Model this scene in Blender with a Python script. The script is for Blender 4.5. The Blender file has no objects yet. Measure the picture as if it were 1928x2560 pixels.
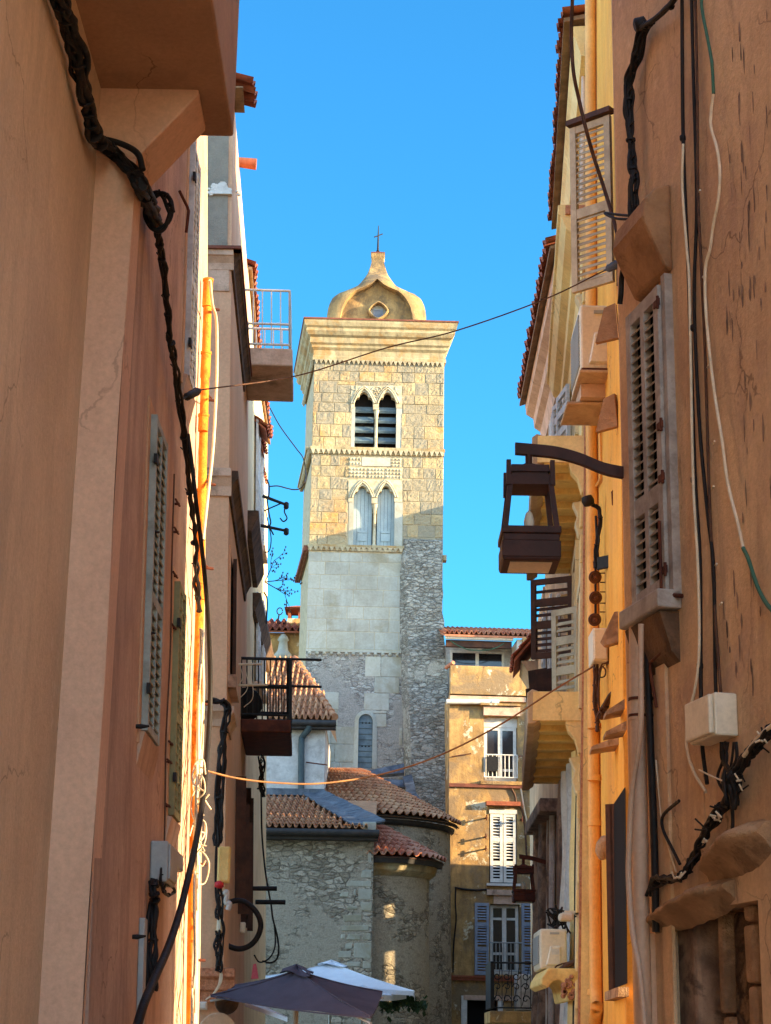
import bpy, math, random
from mathutils import Vector, Matrix, noise as mnoise
R = math.radians
sc = bpy.context.scene
COL = sc.collection
random.seed(7)
# ---------------------------------------------------------------- camera
FS, PITCH, ROLL, EYE = 4550.0, R(16.5), R(0.95), 1.6
CAMR = Matrix.Rotation(R(90) + PITCH, 3, 'X') @ Matrix.Rotation(ROLL, 3, 'Z')
cd = bpy.data.cameras.new('camera')
cam = bpy.data.objects.new('camera', cd); COL.objects.link(cam)
cd.sensor_fit = 'VERTICAL'; cd.sensor_height = 24.0
cd.lens = FS / 2560.0 * 24.0
cd.clip_start = 0.05; cd.clip_end = 6000
cam.matrix_world = Matrix.Translation((0, 0, EYE)) @ CAMR.to_4x4()
sc.camera = cam
# ---------------------------------------------------------------- light
SUN_AZ, SUN_EL = 75.0, 12.0        # azimuth: right of straight-behind
sdir = Vector((math.sin(R(SUN_AZ)) * math.cos(R(SUN_EL)), -math.cos(R(SUN_AZ)) * math.cos(R(SUN_EL)), math.sin(R(SUN_EL))))
SKY_BLUE, SKY_OTHER = (.09, .352, .515, 1), (.92, 1.0, 1.08, 1)
w = bpy.data.worlds.new('World'); sc.world = w; w.use_nodes = True
nt = w.node_tree; nt.nodes.clear()
wo = nt.nodes.new('ShaderNodeOutputWorld'); bg = nt.nodes.new('ShaderNodeBackground')
sky = nt.nodes.new('ShaderNodeTexSky'); sky.sky_type = 'NISHITA'; sky.sun_disc = False
sky.sun_elevation = R(SUN_EL); sky.sun_rotation = R(180 - SUN_AZ)
sky.air_density = 1.0; sky.dust_density = 0.3; sky.ozone_density = 1.6; sky.altitude = 0
bg.inputs['Strength'].default_value = 0.15
# deeper, clearer blue on the side of the sky away from the sun
tcw = nt.nodes.new('ShaderNodeTexCoord'); dt = nt.nodes.new('ShaderNodeVectorMath'); dt.operation = 'DOT_PRODUCT'; dt.inputs[1].default_value = (-0.17, 0.88, 0.44)
nt.links.new(tcw.outputs['Generated'], dt.inputs[0])
mr0 = nt.nodes.new('ShaderNodeMapRange'); mr0.interpolation_type = 'SMOOTHSTEP'; mr0.inputs[1].default_value = 0.55; mr0.inputs[2].default_value = 0.92
nt.links.new(dt.outputs['Value'], mr0.inputs[0])
mx = nt.nodes.new('ShaderNodeMix'); mx.data_type = 'RGBA'; mx.inputs[6].default_value = SKY_OTHER; mx.inputs[7].default_value = SKY_BLUE
nt.links.new(mr0.outputs[0], mx.inputs[0])
mu = nt.nodes.new('ShaderNodeMix'); mu.data_type = 'RGBA'; mu.blend_type = 'MULTIPLY'; mu.inputs[0].default_value = 1
nt.links.new(sky.outputs[0], mu.inputs[6]); nt.links.new(mx.outputs[2], mu.inputs[7])
nt.links.new(mu.outputs[2], bg.inputs[0]); nt.links.new(bg.outputs[0], wo.inputs[0])
sl = bpy.data.lights.new('sun', 'SUN'); sl.energy = 2.9; sl.angle = R(0.5); sl.color = (1.0, 0.78, 0.47)
so = bpy.data.objects.new('sun', sl); COL.objects.link(so)
so.rotation_euler = sdir.to_track_quat('Z', 'Y').to_euler(); so.location = (20, -20, 30)
sc.view_settings.view_transform = 'Standard'; sc.view_settings.look = 'None'
sc.view_settings.exposure = 2.6; sc.view_settings.gamma = 1.0

# ---------------------------------------------------------------- geometry from the photograph's perspective
def ray(u, v):
    return CAMR @ Vector(((u - 964) / FS, (1280 - v) / FS, -1))
def at(u, v, Y):
    d = ray(u, v); return Vector((0, 0, EYE)) + d * (Y / d.y)
class Fr:
    """vertical wall frame: a runs along the wall, n out of it, z up"""
    def __init__(s, p0, p1, side, k=0.0, z0=7.4):
        s.k, s.z0 = k, z0          # k: how far the old wall leans back per metre of height
        s.o = Vector((p0[0], p0[1], 0)); d = Vector((p1[0] - p0[0], p1[1] - p0[1], 0))
        s.L = d.length; s.d = d.normalized()
        s.n = Vector((s.d.y, -s.d.x, 0)) if side == 'L' else Vector((-s.d.y, s.d.x, 0))
    def p(s, a, z, n=0.0):
        return s.o + s.d * a + s.n * (n - s.k * (z - s.z0)) + Vector((0, 0, z))
    def pix(s, u, v, n=0.0):
        r = ray(u, v); e = Vector((0, 0, EYE))
        t = (n - (e - s.o).dot(s.n) - s.k * (e.z - s.z0)) / (r.dot(s.n) + s.k * r.z); q = e + r * t
        return ((q - s.o).dot(s.d), q.z)
    def at(s, u, v, n=0.0):
        a, z = s.pix(u, v, n); return s.p(a, z, n)
    def turned(s, a, deg, n=0.0, flip=False):
        """a leaf hinged at a and swung out of the wall by deg"""
        q = Fr((0, 0), (0, 1), 'L', s.k, s.z0); h = s.o + s.d * a + s.n * n; q.o = h; q.k = 0
        c, si = math.cos(R(deg)), math.sin(R(deg)); dd = -s.d if flip else s.d
        q.d = (dd * c + s.n * si); q.n = (s.n * c - dd * si); q.L = 1; return q
class MB:
    def __init__(s): s.v = []; s.f = []; s.sm = []; s.t = []; s.tone = 0.5; s.smooth = False
    def face(s, pts):
        i = len(s.v); s.v += [Vector(p) for p in pts]; s.f.append(list(range(i, i + len(pts)))); s.sm.append(s.smooth); s.t.append(s.tone)
    def idx(s, vs, fs, smooth=None):
        i = len(s.v); s.v += [Vector(p) for p in vs]
        for f in fs:
            s.f.append([i + k for k in f]); s.sm.append(s.smooth if smooth is None else smooth); s.t.append(s.tone)
    def hexa(s, c):
        s.idx(c, [(0, 3, 2, 1), (4, 5, 6, 7), (0, 1, 5, 4), (1, 2, 6, 5), (2, 3, 7, 6), (3, 0, 4, 7)], False)
    def box(s, fr, a0, a1, z0, z1, n0, n1):
        P = fr.p; s.hexa([P(a0, z0, n0), P(a1, z0, n0), P(a1, z0, n1), P(a0, z0, n1), P(a0, z1, n0), P(a1, z1, n0), P(a1, z1, n1), P(a0, z1, n1)])
    def wbox(s, x0, x1, y0, y1, z0, z1):
        s.hexa([(x0, y0, z0), (x1, y0, z0), (x1, y1, z0), (x0, y1, z0), (x0, y0, z1), (x1, y0, z1), (x1, y1, z1), (x0, y1, z1)])
    def ext(s, lo, hi):
        """closed solid between two matching rings"""
        n = len(lo); s.idx(list(lo) + list(hi), [tuple(range(n))[::-1], tuple(range(n, 2 * n))] + [(k, (k + 1) % n, n + (k + 1) % n, n + k) for k in range(n)], False)
    def prism(s, fr, poly, n0, n1):
        s.ext([fr.p(a, z, n0) for a, z in poly], [fr.p(a, z, n1) for a, z in poly])
    def sweep(s, fr, prof, a0, a1):
        """profile [(n,z)] run along the wall"""
        s.ext([fr.p(a0, z, n) for n, z in prof], [fr.p(a1, z, n) for n, z in prof])
    def foot(s, xy, z0, z1):
        s.ext([(x, y, z0) for x, y in xy], [(x, y, z1) for x, y in xy])
    def tube(s, pts, r, sides=8, cap=True):
        pts = [Vector(p) for p in pts]; n = len(pts)
        rs = r if isinstance(r, (list, tuple)) else [r] * n
        t0 = (pts[1] - pts[0]).normalized(); up = Vector((0, 0, 1)) if abs(t0.z) < .9 else Vector((1, 0, 0))
        x = t0.cross(up).normalized(); vs = []
        for i, p in enumerate(pts):
            t = (pts[min(i + 1, n - 1)] - pts[max(i - 1, 0)]).normalized()
            x = (x - t * x.dot(t)).normalized(); y = t.cross(x)
            for k in range(sides):
                an = 2 * math.pi * k / sides; vs.append(p + (x * math.cos(an) + y * math.sin(an)) * rs[i])
        fs = [(i * sides + k, i * sides + (k + 1) % sides, (i + 1) * sides + (k + 1) % sides, (i + 1) * sides + k) for i in range(n - 1) for k in range(sides)]
        s.idx(vs, fs, True)
        if cap:
            s.face(vs[:sides][::-1]); s.face(vs[-sides:])
    def lathe(s, c, prof, sides=24, axis=None):
        """profile [(r,h)] turned about an axis (default z)"""
        ax = Vector(axis or (0, 0, 1)).normalized(); up = Vector((0, 1, 0)) if abs(ax.y) < .9 else Vector((1, 0, 0))
        x = ax.cross(up).normalized(); y = ax.cross(x); c = Vector(c); vs = []
        for r_, h in prof:
            for k in range(sides):
                an = 2 * math.pi * k / sides; vs.append(c + ax * h + (x * math.cos(an) + y * math.sin(an)) * r_)
        fs = [(i * sides + k, i * sides + (k + 1) % sides, (i + 1) * sides + (k + 1) % sides, (i + 1) * sides + k) for i in range(len(prof) - 1) for k in range(sides)]
        s.idx(vs, fs, True); s.face(vs[:sides][::-1]); s.face(vs[-sides:])
    def grid(s, fn, nu, nv, smooth=True, tonef=None):
        vs = [fn(i / nu, j / nv) for j in range(nv + 1) for i in range(nu + 1)]
        i0 = len(s.v); s.v += [Vector(p) for p in vs]; W = nu + 1
        for j in range(nv):
            for i in range(nu):
                s.f.append([i0 + j * W + i, i0 + j * W + i + 1, i0 + (j + 1) * W + i + 1, i0 + (j + 1) * W + i]); s.sm.append(smooth); s.t.append(s.tone)
def spline(pts, n=8):
    pts = [Vector(p) for p in pts]; out = []
    P = [pts[0] * 2 - pts[1]] + pts + [pts[-1] * 2 - pts[-2]]
    for i in range(1, len(P) - 2):
        a, b, c, d = P[i - 1], P[i], P[i + 1], P[i + 2]
        for k in range(n):
            t = k / n; out.append(.5 * ((2 * b) + (c - a) * t + (2 * a - 5 * b + 4 * c - d) * t * t + (3 * b - a - 3 * c + d) * t ** 3))
    return out + [pts[-1]]
def jig(r): return Vector((random.uniform(-r, r), random.uniform(-r, r), random.uniform(-r, r)))
def bundle(mb, path, strands, r, spread, loose=.3, sides=6):
    """a rough bunch of cables twisting round a path"""
    n = len(path)
    for k in range(strands):
        ph = random.uniform(0, 6.28); tw = random.uniform(.04, .16) * random.choice((-1, 1)); off = random.uniform(.3, 1) * spread; q = []
        for i, p in enumerate(path):
            an = ph + tw * i; w_ = mnoise.noise_vector(p * 9 + Vector((k * 7.3, 0, 0))) * spread * loose * 2.2; q.append(p + Vector((math.cos(an) * off, .3 * math.sin(an) * off, math.sin(an) * off * .6)) + w_)
        mb.tube(q, r * random.uniform(.7, 1.2), sides)
    for i in range(2, n - 1, 3):
        if random.random() < .4:
            d = (path[i + 1] - path[i]).normalized() * r; mb.tube([path[i] - d * .5, path[i] + d * .5], spread * random.uniform(.75, .95) + r * .6, 8)
def obj(name, mb, mat, parent=None, bevel=0, label=None, cat=None, group=None, kind=None, loc=None):
    me = bpy.data.meshes.new(name); o = bpy.data.objects.new(name, me)
    if parent is not None:
        off = parent.get('_w'); off = Vector(off)
    else:
        off = Vector(loc) if loc is not None else Vector((sum(p.x for p in mb.v) / len(mb.v), sum(p.y for p in mb.v) / len(mb.v), min(p.z for p in mb.v)))
        if kind == 'structure': off = Vector((0, 0, 0))
        o.location = off
    me.from_pydata([tuple(p - off) for p in mb.v], [], mb.f)
    me.polygons.foreach_set('use_smooth', mb.sm)
    at_ = me.attributes.new('tone', 'FLOAT', 'FACE'); at_.data.foreach_set('value', mb.t)
    me.materials.append(mat); me.update(); COL.objects.link(o)
    o['_w'] = tuple(off)
    if parent is not None: o.parent = parent
    if bevel:
        b = o.modifiers.new('bevel', 'BEVEL'); b.width = bevel; b.segments = 2; b.limit_method = 'ANGLE'; b.angle_limit = R(40)
        b.harden_normals = False
    tag(o, label, cat, group, kind); return o
def tag(o, label=None, cat=None, group=None, kind=None):
    if label: o['label'] = label
    if cat: o['category'] = cat
    if group: o['group'] = group
    if kind: o['kind'] = kind
    return o
def thing(name, label, cat, loc, group=None):
    o = bpy.data.objects.new(name, None); COL.objects.link(o); o.location = loc; o.empty_display_size = .2
    o['_w'] = tuple(loc); return tag(o, label, cat, group)
# parts: children's vertices are relative to the thing, and to the part for sub-parts (parts sit at the thing's origin)
def sub(part):
    return part

# ---------------------------------------------------------------- materials
def lin(c):
    return tuple(((x / 255) / 12.92 if x / 255 <= .04045 else ((x / 255 + .055) / 1.055) ** 2.4) for x in c)
def M(name, c1, c2=None, rough=.9, ns=1.5, streak=0, sc_=None, stain=0, c3=None, stp=(.5, .62), sts=.8, bump=.25, bs=45, tone=0, tc=None, metal=0, dist=.02, spec=.25, st2=0, c4=None, st2s=2.2, st2p=(.6, .66), crack=0, pit=0, pc=(90, 60, 44)):
    m = bpy.data.materials.new(name); m.use_nodes = True; t = m.node_tree; N = t.nodes; L = t.links
    b = N['Principled BSDF']; b.inputs['Roughness'].default_value = rough; b.inputs['Metallic'].default_value = metal
    b.inputs['Specular IOR Level'].default_value = spec
    co = N.new('ShaderNodeTexCoord').outputs['Object']
    def noise(scale, detail=6, ro=.6, vec=None, ds=0):
        n = N.new('ShaderNodeTexNoise'); n.inputs['Scale'].default_value = scale; n.inputs['Detail'].default_value = detail; n.inputs['Roughness'].default_value = ro
        n.inputs['Distortion'].default_value = ds; L.new(vec or co, n.inputs['Vector']); return n.outputs['Fac']
    def ramp(x, lo, hi, to=1.0):
        n = N.new('ShaderNodeMapRange'); n.inputs[1].default_value = lo; n.inputs[2].default_value = hi; n.inputs[4].default_value = to
        n.interpolation_type = 'SMOOTHSTEP'; L.new(x, n.inputs[0]); return n.outputs[0]
    def mix(f, a, bb, mode='MIX'):
        n = N.new('ShaderNodeMix'); n.data_type = 'RGBA'; n.blend_type = mode
        for sk, val in ((n.inputs[0], f), (n.inputs[6], a), (n.inputs[7], bb)):
            if hasattr(val, 'is_linked'): L.new(val, sk)
            elif isinstance(val, (int, float)): sk.default_value = val
            else: sk.default_value = (*val, 1)
        return n.outputs[2]
    l1 = lin(c1); col = l1
    if c2: col = mix(ramp(noise(ns, 8), .36, .66), l1, lin(c2))
    if streak:
        mp = N.new('ShaderNodeMapping'); mp.inputs['Scale'].default_value = (2.4, 2.4, .5); L.new(co, mp.inputs['Vector'])
        col = mix(ramp(noise(1.5, 8, .68, mp.outputs[0], .9), .40, .74, streak), col, lin(sc_))
    if stain: col = mix(ramp(noise(sts, 10, .68, None, .4), stp[0], stp[1], stain), col, lin(c3))
    if st2: col = mix(ramp(noise(st2s, 10, .72, None, .2), st2p[0], st2p[1], st2), col, lin(c4))
    if pit:          # eroded vertical pits, only in some patches
        mp = N.new('ShaderNodeMapping'); mp.inputs['Scale'].default_value = (9, 9, 2.0); L.new(co, mp.inputs['Vector'])
        a1 = ramp(noise(1.3, 8, .72, mp.outputs[0], .6), .585, .66); a2 = ramp(noise(.55, 3, .5), .44, .58, pit)
        ml = N.new('ShaderNodeMath'); ml.operation = 'MULTIPLY'; L.new(a1, ml.inputs[0]); L.new(a2, ml.inputs[1]); col = mix(ml.outputs[0], col, lin(pc))
    if crack:
        wn = N.new('ShaderNodeTexNoise'); wn.inputs['Scale'].default_value = 3; wn.inputs['Detail'].default_value = 6; L.new(co, wn.inputs['Vector'])
        wv = N.new('ShaderNodeVectorMath'); wv.operation = 'MULTIPLY_ADD'; wv.inputs[1].default_value = (.5, .5, .5); L.new(wn.outputs['Color'], wv.inputs[0]); L.new(co, wv.inputs[2])
        vo = N.new('ShaderNodeTexVoronoi'); vo.feature = 'DISTANCE_TO_EDGE'; vo.inputs['Scale'].default_value = .75; L.new(wv.outputs[0], vo.inputs['Vector'])
        a1 = ramp(vo.outputs['Distance'], .007, .002); a2 = ramp(noise(.8, 3, .5), .5, .6, crack)
        ml = N.new('ShaderNodeMath'); ml.operation = 'MULTIPLY'; L.new(a1, ml.inputs[0]); L.new(a2, ml.inputs[1]); col = mix(ml.outputs[0], col, lin((86, 60, 46)))
    if tone:
        a = N.new('ShaderNodeAttribute'); a.attribute_name = 'tone'
        col = mix(ramp(a.outputs['Fac'], 0, 1, tone), col, lin(tc))
    # fine grain of the real surface
    g = N.new('ShaderNodeMapRange'); g.inputs[1].default_value = .25; g.inputs[2].default_value = .75; g.inputs[3].default_value = .86; g.inputs[4].default_value = 1.12
    L.new(noise(bs * .7, 5, .7), g.inputs[0])
    vm = N.new('ShaderNodeVectorMath'); vm.operation = 'SCALE'
    if hasattr(col, 'is_linked'): L.new(col, vm.inputs[0])
    else: vm.inputs[0].default_value = col
    L.new(g.outputs[0], vm.inputs[3]); L.new(vm.outputs[0], b.inputs['Base Color'])
    if bump:
        ad = N.new('ShaderNodeMath'); ad.operation = 'MULTIPLY_ADD'; ad.inputs[1].default_value = 2.5
        L.new(noise(bs * .13, 6, .6), ad.inputs[0]); L.new(noise(bs, 4, .7), ad.inputs[2])
        bp = N.new('ShaderNodeBump'); bp.inputs['Strength'].default_value = bump; bp.inputs['Distance'].default_value = dist
        L.new(ad.outputs[0], bp.inputs['Height']); L.new(bp.outputs[0], b.inputs['Normal'])
    m['_l'] = 1; return m
def rubble(name, c1, c2, c3, scale=3.0, flat=2.0, bump=.8, plaster=.0, pc=None, dist=.06, edge=.10):
    """rubble masonry: irregular stones in mortar, patches of render left on it"""
    m = bpy.data.materials.new(name); m.use_nodes = True; t = m.node_tree; N = t.nodes; L = t.links
    b = N['Principled BSDF']; b.inputs['Roughness'].default_value = .95; b.inputs['Specular IOR Level'].default_value = .15
    co = N.new('ShaderNodeTexCoord').outputs['Object']
    n0 = N.new('ShaderNodeTexNoise'); n0.inputs['Scale'].default_value = 2.5; n0.inputs['Detail'].default_value = 5; L.new(co, n0.inputs['Vector'])
    wv = N.new('ShaderNodeVectorMath'); wv.operation = 'MULTIPLY_ADD'; wv.inputs[1].default_value = (.16, .16, .16); L.new(n0.outputs['Color'], wv.inputs[0]); L.new(co, wv.inputs[2])
    mp = N.new('ShaderNodeMapping'); mp.inputs['Scale'].default_value = (1, 1, flat); L.new(wv.outputs[0], mp.inputs['Vector'])
    def vor(feat):
        v = N.new('ShaderNodeTexVoronoi'); v.feature = feat; v.inputs['Scale'].default_value = scale; L.new(mp.outputs[0], v.inputs['Vector']); return v
    v1 = vor('F1'); v2 = vor('DISTANCE_TO_EDGE')
    def mr(x, a, bb, c=0., d=1.):
        n = N.new('ShaderNodeMapRange'); n.interpolation_type = 'SMOOTHSTEP'
        for k, val in zip((1, 2, 3, 4), (a, bb, c, d)): n.inputs[k].default_value = val
        L.new(x, n.inputs[0]); return n.outputs[0]
    def mix(f, a, bb):
        n = N.new('ShaderNodeMix'); n.data_type = 'RGBA'
        for sk, val in ((n.inputs[0], f), (n.inputs[6], a), (n.inputs[7], bb)):
            if hasattr(val, 'is_linked'): L.new(val, sk)
            elif isinstance(val, (int, float)): sk.default_value = val
            else: sk.default_value = (*val, 1)
        return n.outputs[2]
    sx = N.new('ShaderNodeSeparateXYZ'); L.new(v1.outputs['Color'], sx.inputs[0])
    n1 = N.new('ShaderNodeTexNoise'); n1.inputs['Scale'].default_value = 9; n1.inputs['Detail'].default_value = 8; n1.inputs['Roughness'].default_value = .75; L.new(co, n1.inputs['Vector'])
    col = mix(mr(sx.outputs[0], .1, .9), lin(c1), lin(c2)); n4 = N.new('ShaderNodeTexNoise'); n4.inputs['Scale'].default_value = 5.5; n4.inputs['Detail'].default_value = 9; n4.inputs['Roughness'].default_value = .72; L.new(mp.outputs[0], n4.inputs['Vector'])
    mot = mr(n4.outputs['Fac'], .47, .62, 0, .7); col = mix(mot, col, lin(c3))
    jn = N.new('ShaderNodeMath'); jn.operation = 'MULTIPLY_ADD'; jn.inputs[1].default_value = .22; L.new(n1.outputs['Fac'], jn.inputs[0]); L.new(v2.outputs['Distance'], jn.inputs[2])
    ed = mr(jn.outputs[0], .07, edge + .16); dk = mr(ed, 0, 1, .6, 0); col = mix(dk, col, lin(c3))
    n2 = N.new('ShaderNodeTexNoise'); n2.inputs['Scale'].default_value = .9; n2.inputs['Detail'].default_value = 9; n2.inputs['Roughness'].default_value = .65; L.new(co, n2.inputs['Vector'])
    h = ed
    if plaster:
        pm = mr(n2.outputs['Fac'], .62 - plaster * .3, .68 - plaster * .3); col = mix(pm, col, lin(pc))
        n3 = N.new('ShaderNodeMath'); n3.operation = 'MAXIMUM'; L.new(ed, n3.inputs[0]); L.new(pm, n3.inputs[1]); h = n3.outputs[0]; col = mix(mr(n4.outputs['Fac'], .5, .66, 0, .45), col, lin(c3))
    gr = N.new('ShaderNodeTexNoise'); gr.inputs['Scale'].default_value = 28; gr.inputs['Detail'].default_value = 6; gr.inputs['Roughness'].default_value = .7; L.new(co, gr.inputs['Vector'])
    vm = N.new('ShaderNodeVectorMath'); vm.operation = 'SCALE'; L.new(col, vm.inputs[0]); L.new(mr(gr.outputs['Fac'], .25, .75, .7, 1.25), vm.inputs[3]); L.new(vm.outputs[0], b.inputs['Base Color'])
    ad = N.new('ShaderNodeMath'); ad.operation = 'MULTIPLY_ADD'; ad.inputs[1].default_value = .9; L.new(gr.outputs['Fac'], ad.inputs[0]); L.new(h, ad.inputs[2])
    bp = N.new('ShaderNodeBump'); bp.inputs['Strength'].default_value = bump; bp.inputs['Distance'].default_value = dist; L.new(ad.outputs[0], bp.inputs['Height']); L.new(bp.outputs[0], b.inputs['Normal'])
    return m
X = {}
X['beige'] = M('beige render', (220, 190, 156), (204, 174, 142), ns=.9, streak=.5, sc_=(178, 152, 126), stain=.4, c3=(198, 168, 142), sts=.55, bump=.3, crack=.4, st2=.35, c4=(232, 208, 178), st2s=.9)
X['pink'] = M('pink render', (222, 180, 150), (210, 168, 140), ns=1.2, streak=.3, sc_=(192, 152, 126), bump=.14, crack=.3)
X['brown'] = M('red brown render', (204, 168, 142), (184, 150, 128), ns=1.1, streak=.8, sc_=(148, 118, 102), stain=.5, c3=(170, 138, 120), sts=.7, bump=.3, crack=.5)
X['ochre'] = M('ochre render', (206, 160, 122), (190, 144, 108), ns=1.2, streak=.35, sc_=(170, 128, 98), bump=.2)
X['bay'] = M('dark tan render', (184, 144, 112), (168, 130, 102), ns=1., stain=.4, c3=(140, 108, 86), sts=.8, bump=.12, crack=.5)
X['gold'] = M('golden render', (232, 178, 104), (222, 160, 88), ns=1.4, streak=.3, sc_=(200, 140, 80), bump=.2)
X['rose'] = M('rose beige render', (224, 178, 140), (212, 164, 128), ns=.9, streak=.35, sc_=(186, 146, 118), bump=.14)
X['grey'] = M('grey cement', (150, 140, 124), (132, 124, 110), ns=3, bump=.4, bs=60)
X['cream'] = M('cream render', (236, 210, 164), (222, 192, 146), ns=1.1, streak=.4, sc_=(194, 164, 124), bump=.15, crack=.4)
X['dirty'] = M('stained moulding', (210, 176, 150), (186, 152, 126), ns=4, stain=.7, c3=(110, 90, 74), stp=(.54, .68), sts=2.4, bump=.3)
X['dark_cornice'] = M('dark brown moulding', (110, 84, 64), (76, 60, 48), ns=5, bump=.4)  # mottled dark brown for the alley runs of the cornices
X['r1'] = M('brown ochre render', (224, 188, 146), (206, 168, 130), ns=.8, streak=.75, sc_=(174, 138, 110), stain=.6, c3=(188, 152, 128), sts=.7, bump=.35, crack=.5, st2=.5, c4=(236, 206, 166), st2s=1.1, pit=.6, pc=(120, 88, 66))
X['orange'] = M('orange render', (248, 186, 84), (240, 166, 64), ns=.8, streak=.6, sc_=(206, 134, 56), stain=.35, c3=(226, 160, 88), sts=.9, bump=.18, crack=.5)
X['pipe_o'] = M('orange painted pipe', (242, 178, 92), (228, 160, 78), ns=3, rough=.55, bump=.06, spec=.4)
X['pipe_b'] = M('beige plastic pipe', (206, 170, 142), (196, 160, 132), ns=2, rough=.5, bump=.03, spec=.4)
X['pipe_rust'] = M('rusty orange pipe', (236, 150, 44), (214, 116, 30), ns=9, rough=.7, bump=.5, bs=80, stain=.5, c3=(150, 78, 24), sts=14)
X['pale'] = M('pale yellow render', (250, 218, 150), (240, 200, 130), ns=1.2, streak=.45, sc_=(208, 166, 108), stain=.3, c3=(212, 174, 124), sts=1.2, bump=.18, crack=.5)
X['stucco'] = M('rough pinkish stucco', (214, 150, 112), (186, 122, 90), ns=30, bump=.9, bs=70)
X['plank'] = M('yellow stone slab', (250, 218, 142), (240, 200, 122), ns=2, stain=.45, c3=(200, 154, 96), sts=2.5, bump=.2)
X['r4'] = M('weathered buff render', (206, 174, 138), (178, 146, 116), ns=1.6, streak=.6, sc_=(150, 120, 96), bump=.3)
X['decay'] = M('decayed plaster', (170, 140, 118), (112, 90, 78), ns=3.5, stain=.8, c3=(84, 68, 60), sts=2.6, bump=.7, bs=30)
X['white'] = M('white paint', (226, 220, 208), (206, 200, 188), ns=5, rough=.6, bump=.06)
X['gpaint'] = M('grey white shutter paint', (214, 210, 204), (192, 188, 182), ns=6, rough=.7, stain=.4, c3=(150, 138, 126), sts=5, bump=.15)
X['putty'] = M('putty shutter paint', (188, 170, 140), (168, 150, 122), ns=4, rough=.65, stain=.4, c3=(140, 122, 98), sts=3, bump=.1)
X['mauve'] = M('faded grey shutter paint', (178, 168, 158), (154, 144, 136), ns=6, rough=.75, stain=.5, c3=(128, 114, 102), sts=4, bump=.2)
X['dbrown'] = M('dark brown wood', (84, 52, 36), (62, 40, 30), ns=5, rough=.7, bump=.2)
X['green'] = M('olive shutter paint', (150, 140, 96), (130, 122, 86), ns=5, rough=.7, bump=.1)
X['blue'] = M('blue grey shutter paint', (150, 158, 172), (134, 142, 156), ns=5, rough=.7, bump=.1)
X['door'] = M('grey blue boards', (160, 172, 172), (146, 158, 160), ns=2, rough=.75, bump=.06)
X['blackm'] = M('black iron', (38, 34, 32), (28, 26, 26), ns=20, rough=.6, bump=.1)
X['rubber'] = M('black cable sheath', (34, 28, 26), (24, 20, 20), ns=20, rough=.6, bump=.2, bs=90)
X['cable_br'] = M('brown cable sheath', (92, 62, 44), (70, 46, 34), ns=12, rough=.6, bump=.1)
X['cable_wh'] = M('off white cable sheath', (226, 206, 176), (210, 188, 156), ns=8, rough=.55, bump=.03)
X['cable_gn'] = M('green cable sheath', (58, 98, 78), rough=.55, bump=0)
X['cable_or'] = M('ochre cable sheath', (156, 110, 68), (130, 90, 56), ns=8, rough=.6, bump=0)
X['rust'] = M('rusted brown iron', (98, 50, 32), (74, 38, 28), ns=8, rough=.75, bump=.2)
X['lamp'] = M('dark brown lacquered iron', (74, 44, 36), (60, 36, 30), ns=6, rough=.6, bump=.1)
X['ceram'] = M('brown glazed insulator', (104, 58, 38), (82, 44, 28), ns=5, rough=.4, bump=0, spec=.4)
X['plastic'] = M('ivory plastic', (226, 214, 190), (216, 202, 176), ns=3, rough=.5, bump=.02, spec=.4)
X['gplastic'] = M('grey plastic', (168, 168, 164), (158, 158, 154), ns=3, rough=.5, bump=.03, spec=.4)
X['acw'] = M('ivory painted steel', (232, 218, 192), (222, 206, 178), ns=3, rough=.5, bump=.02, spec=.4)
X['zinc'] = M('zinc sheet', (98, 103, 110), (66, 72, 80), ns=4, rough=.55, metal=.3, stain=.5, c3=(130, 134, 138), sts=3, bump=.25)
X['gutter'] = M('dark gutter', (60, 54, 50), (46, 42, 40), ns=6, rough=.6, bump=.05)
X['dpipe'] = M('dark green grey pipe', (74, 84, 84), (62, 72, 74), ns=6, rough=.6, bump=.05)
X['tile'] = M('terracotta tile', (188, 128, 88), (166, 106, 72), ns=3, tone=.5, tc=(208, 162, 118), stain=.55, c3=(124, 92, 70), sts=2.5, bump=.3)
X['tile_d'] = M('dark red terracotta tile', (160, 84, 58), (130, 64, 46), ns=6, tone=.5, tc=(186, 118, 84), stain=.4, c3=(96, 66, 52), sts=4, bump=.3)
X['tile_r'] = M('red terracotta tile', (186, 112, 80), (164, 90, 64), ns=5, tone=.6, tc=(206, 150, 116), stain=.4, c3=(120, 86, 68), sts=4, bump=.25)
X['tower'] = M('tower limestone', (182, 160, 120), (158, 138, 102), ns=1.1, tone=.9, tc=(138, 130, 112), stain=.9, c3=(184, 136, 72), sts=.8, stp=(.50, .66), bump=.6, bs=24, dist=.04, st2=.8, c4=(118, 106, 86), st2s=1.8, st2p=(.53, .66))
X['ash'] = M('smooth limestone ashlar', (174, 172, 160), (156, 152, 138), ns=1.0, tone=.5, tc=(188, 184, 168), streak=.4, sc_=(132, 126, 108), stain=.8, c3=(142, 132, 106), sts=.8, stp=(.48, .64), bump=.25, bs=20)
X['mort'] = M('mortar', (186, 168, 136), (158, 142, 114), ns=6, bump=.4)
X['carve'] = M('carved limestone', (192, 180, 152), (168, 154, 126), ns=5, stain=.5, c3=(140, 120, 90), sts=3, bump=.3, bs=25)
X['corn'] = M('cornice limestone', (180, 164, 128), (154, 138, 104), ns=1.6, streak=.8, sc_=(108, 94, 74), stain=.85, c3=(160, 124, 76), sts=1.4, stp=(.47, .62), bump=.35)
X['dome'] = M('dome render', (180, 146, 96), (150, 120, 78), ns=2.0, streak=.7, sc_=(108, 90, 66), stain=.85, c3=(108, 90, 68), sts=1.5, stp=(.48, .62), bump=.6, bs=24)
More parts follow.
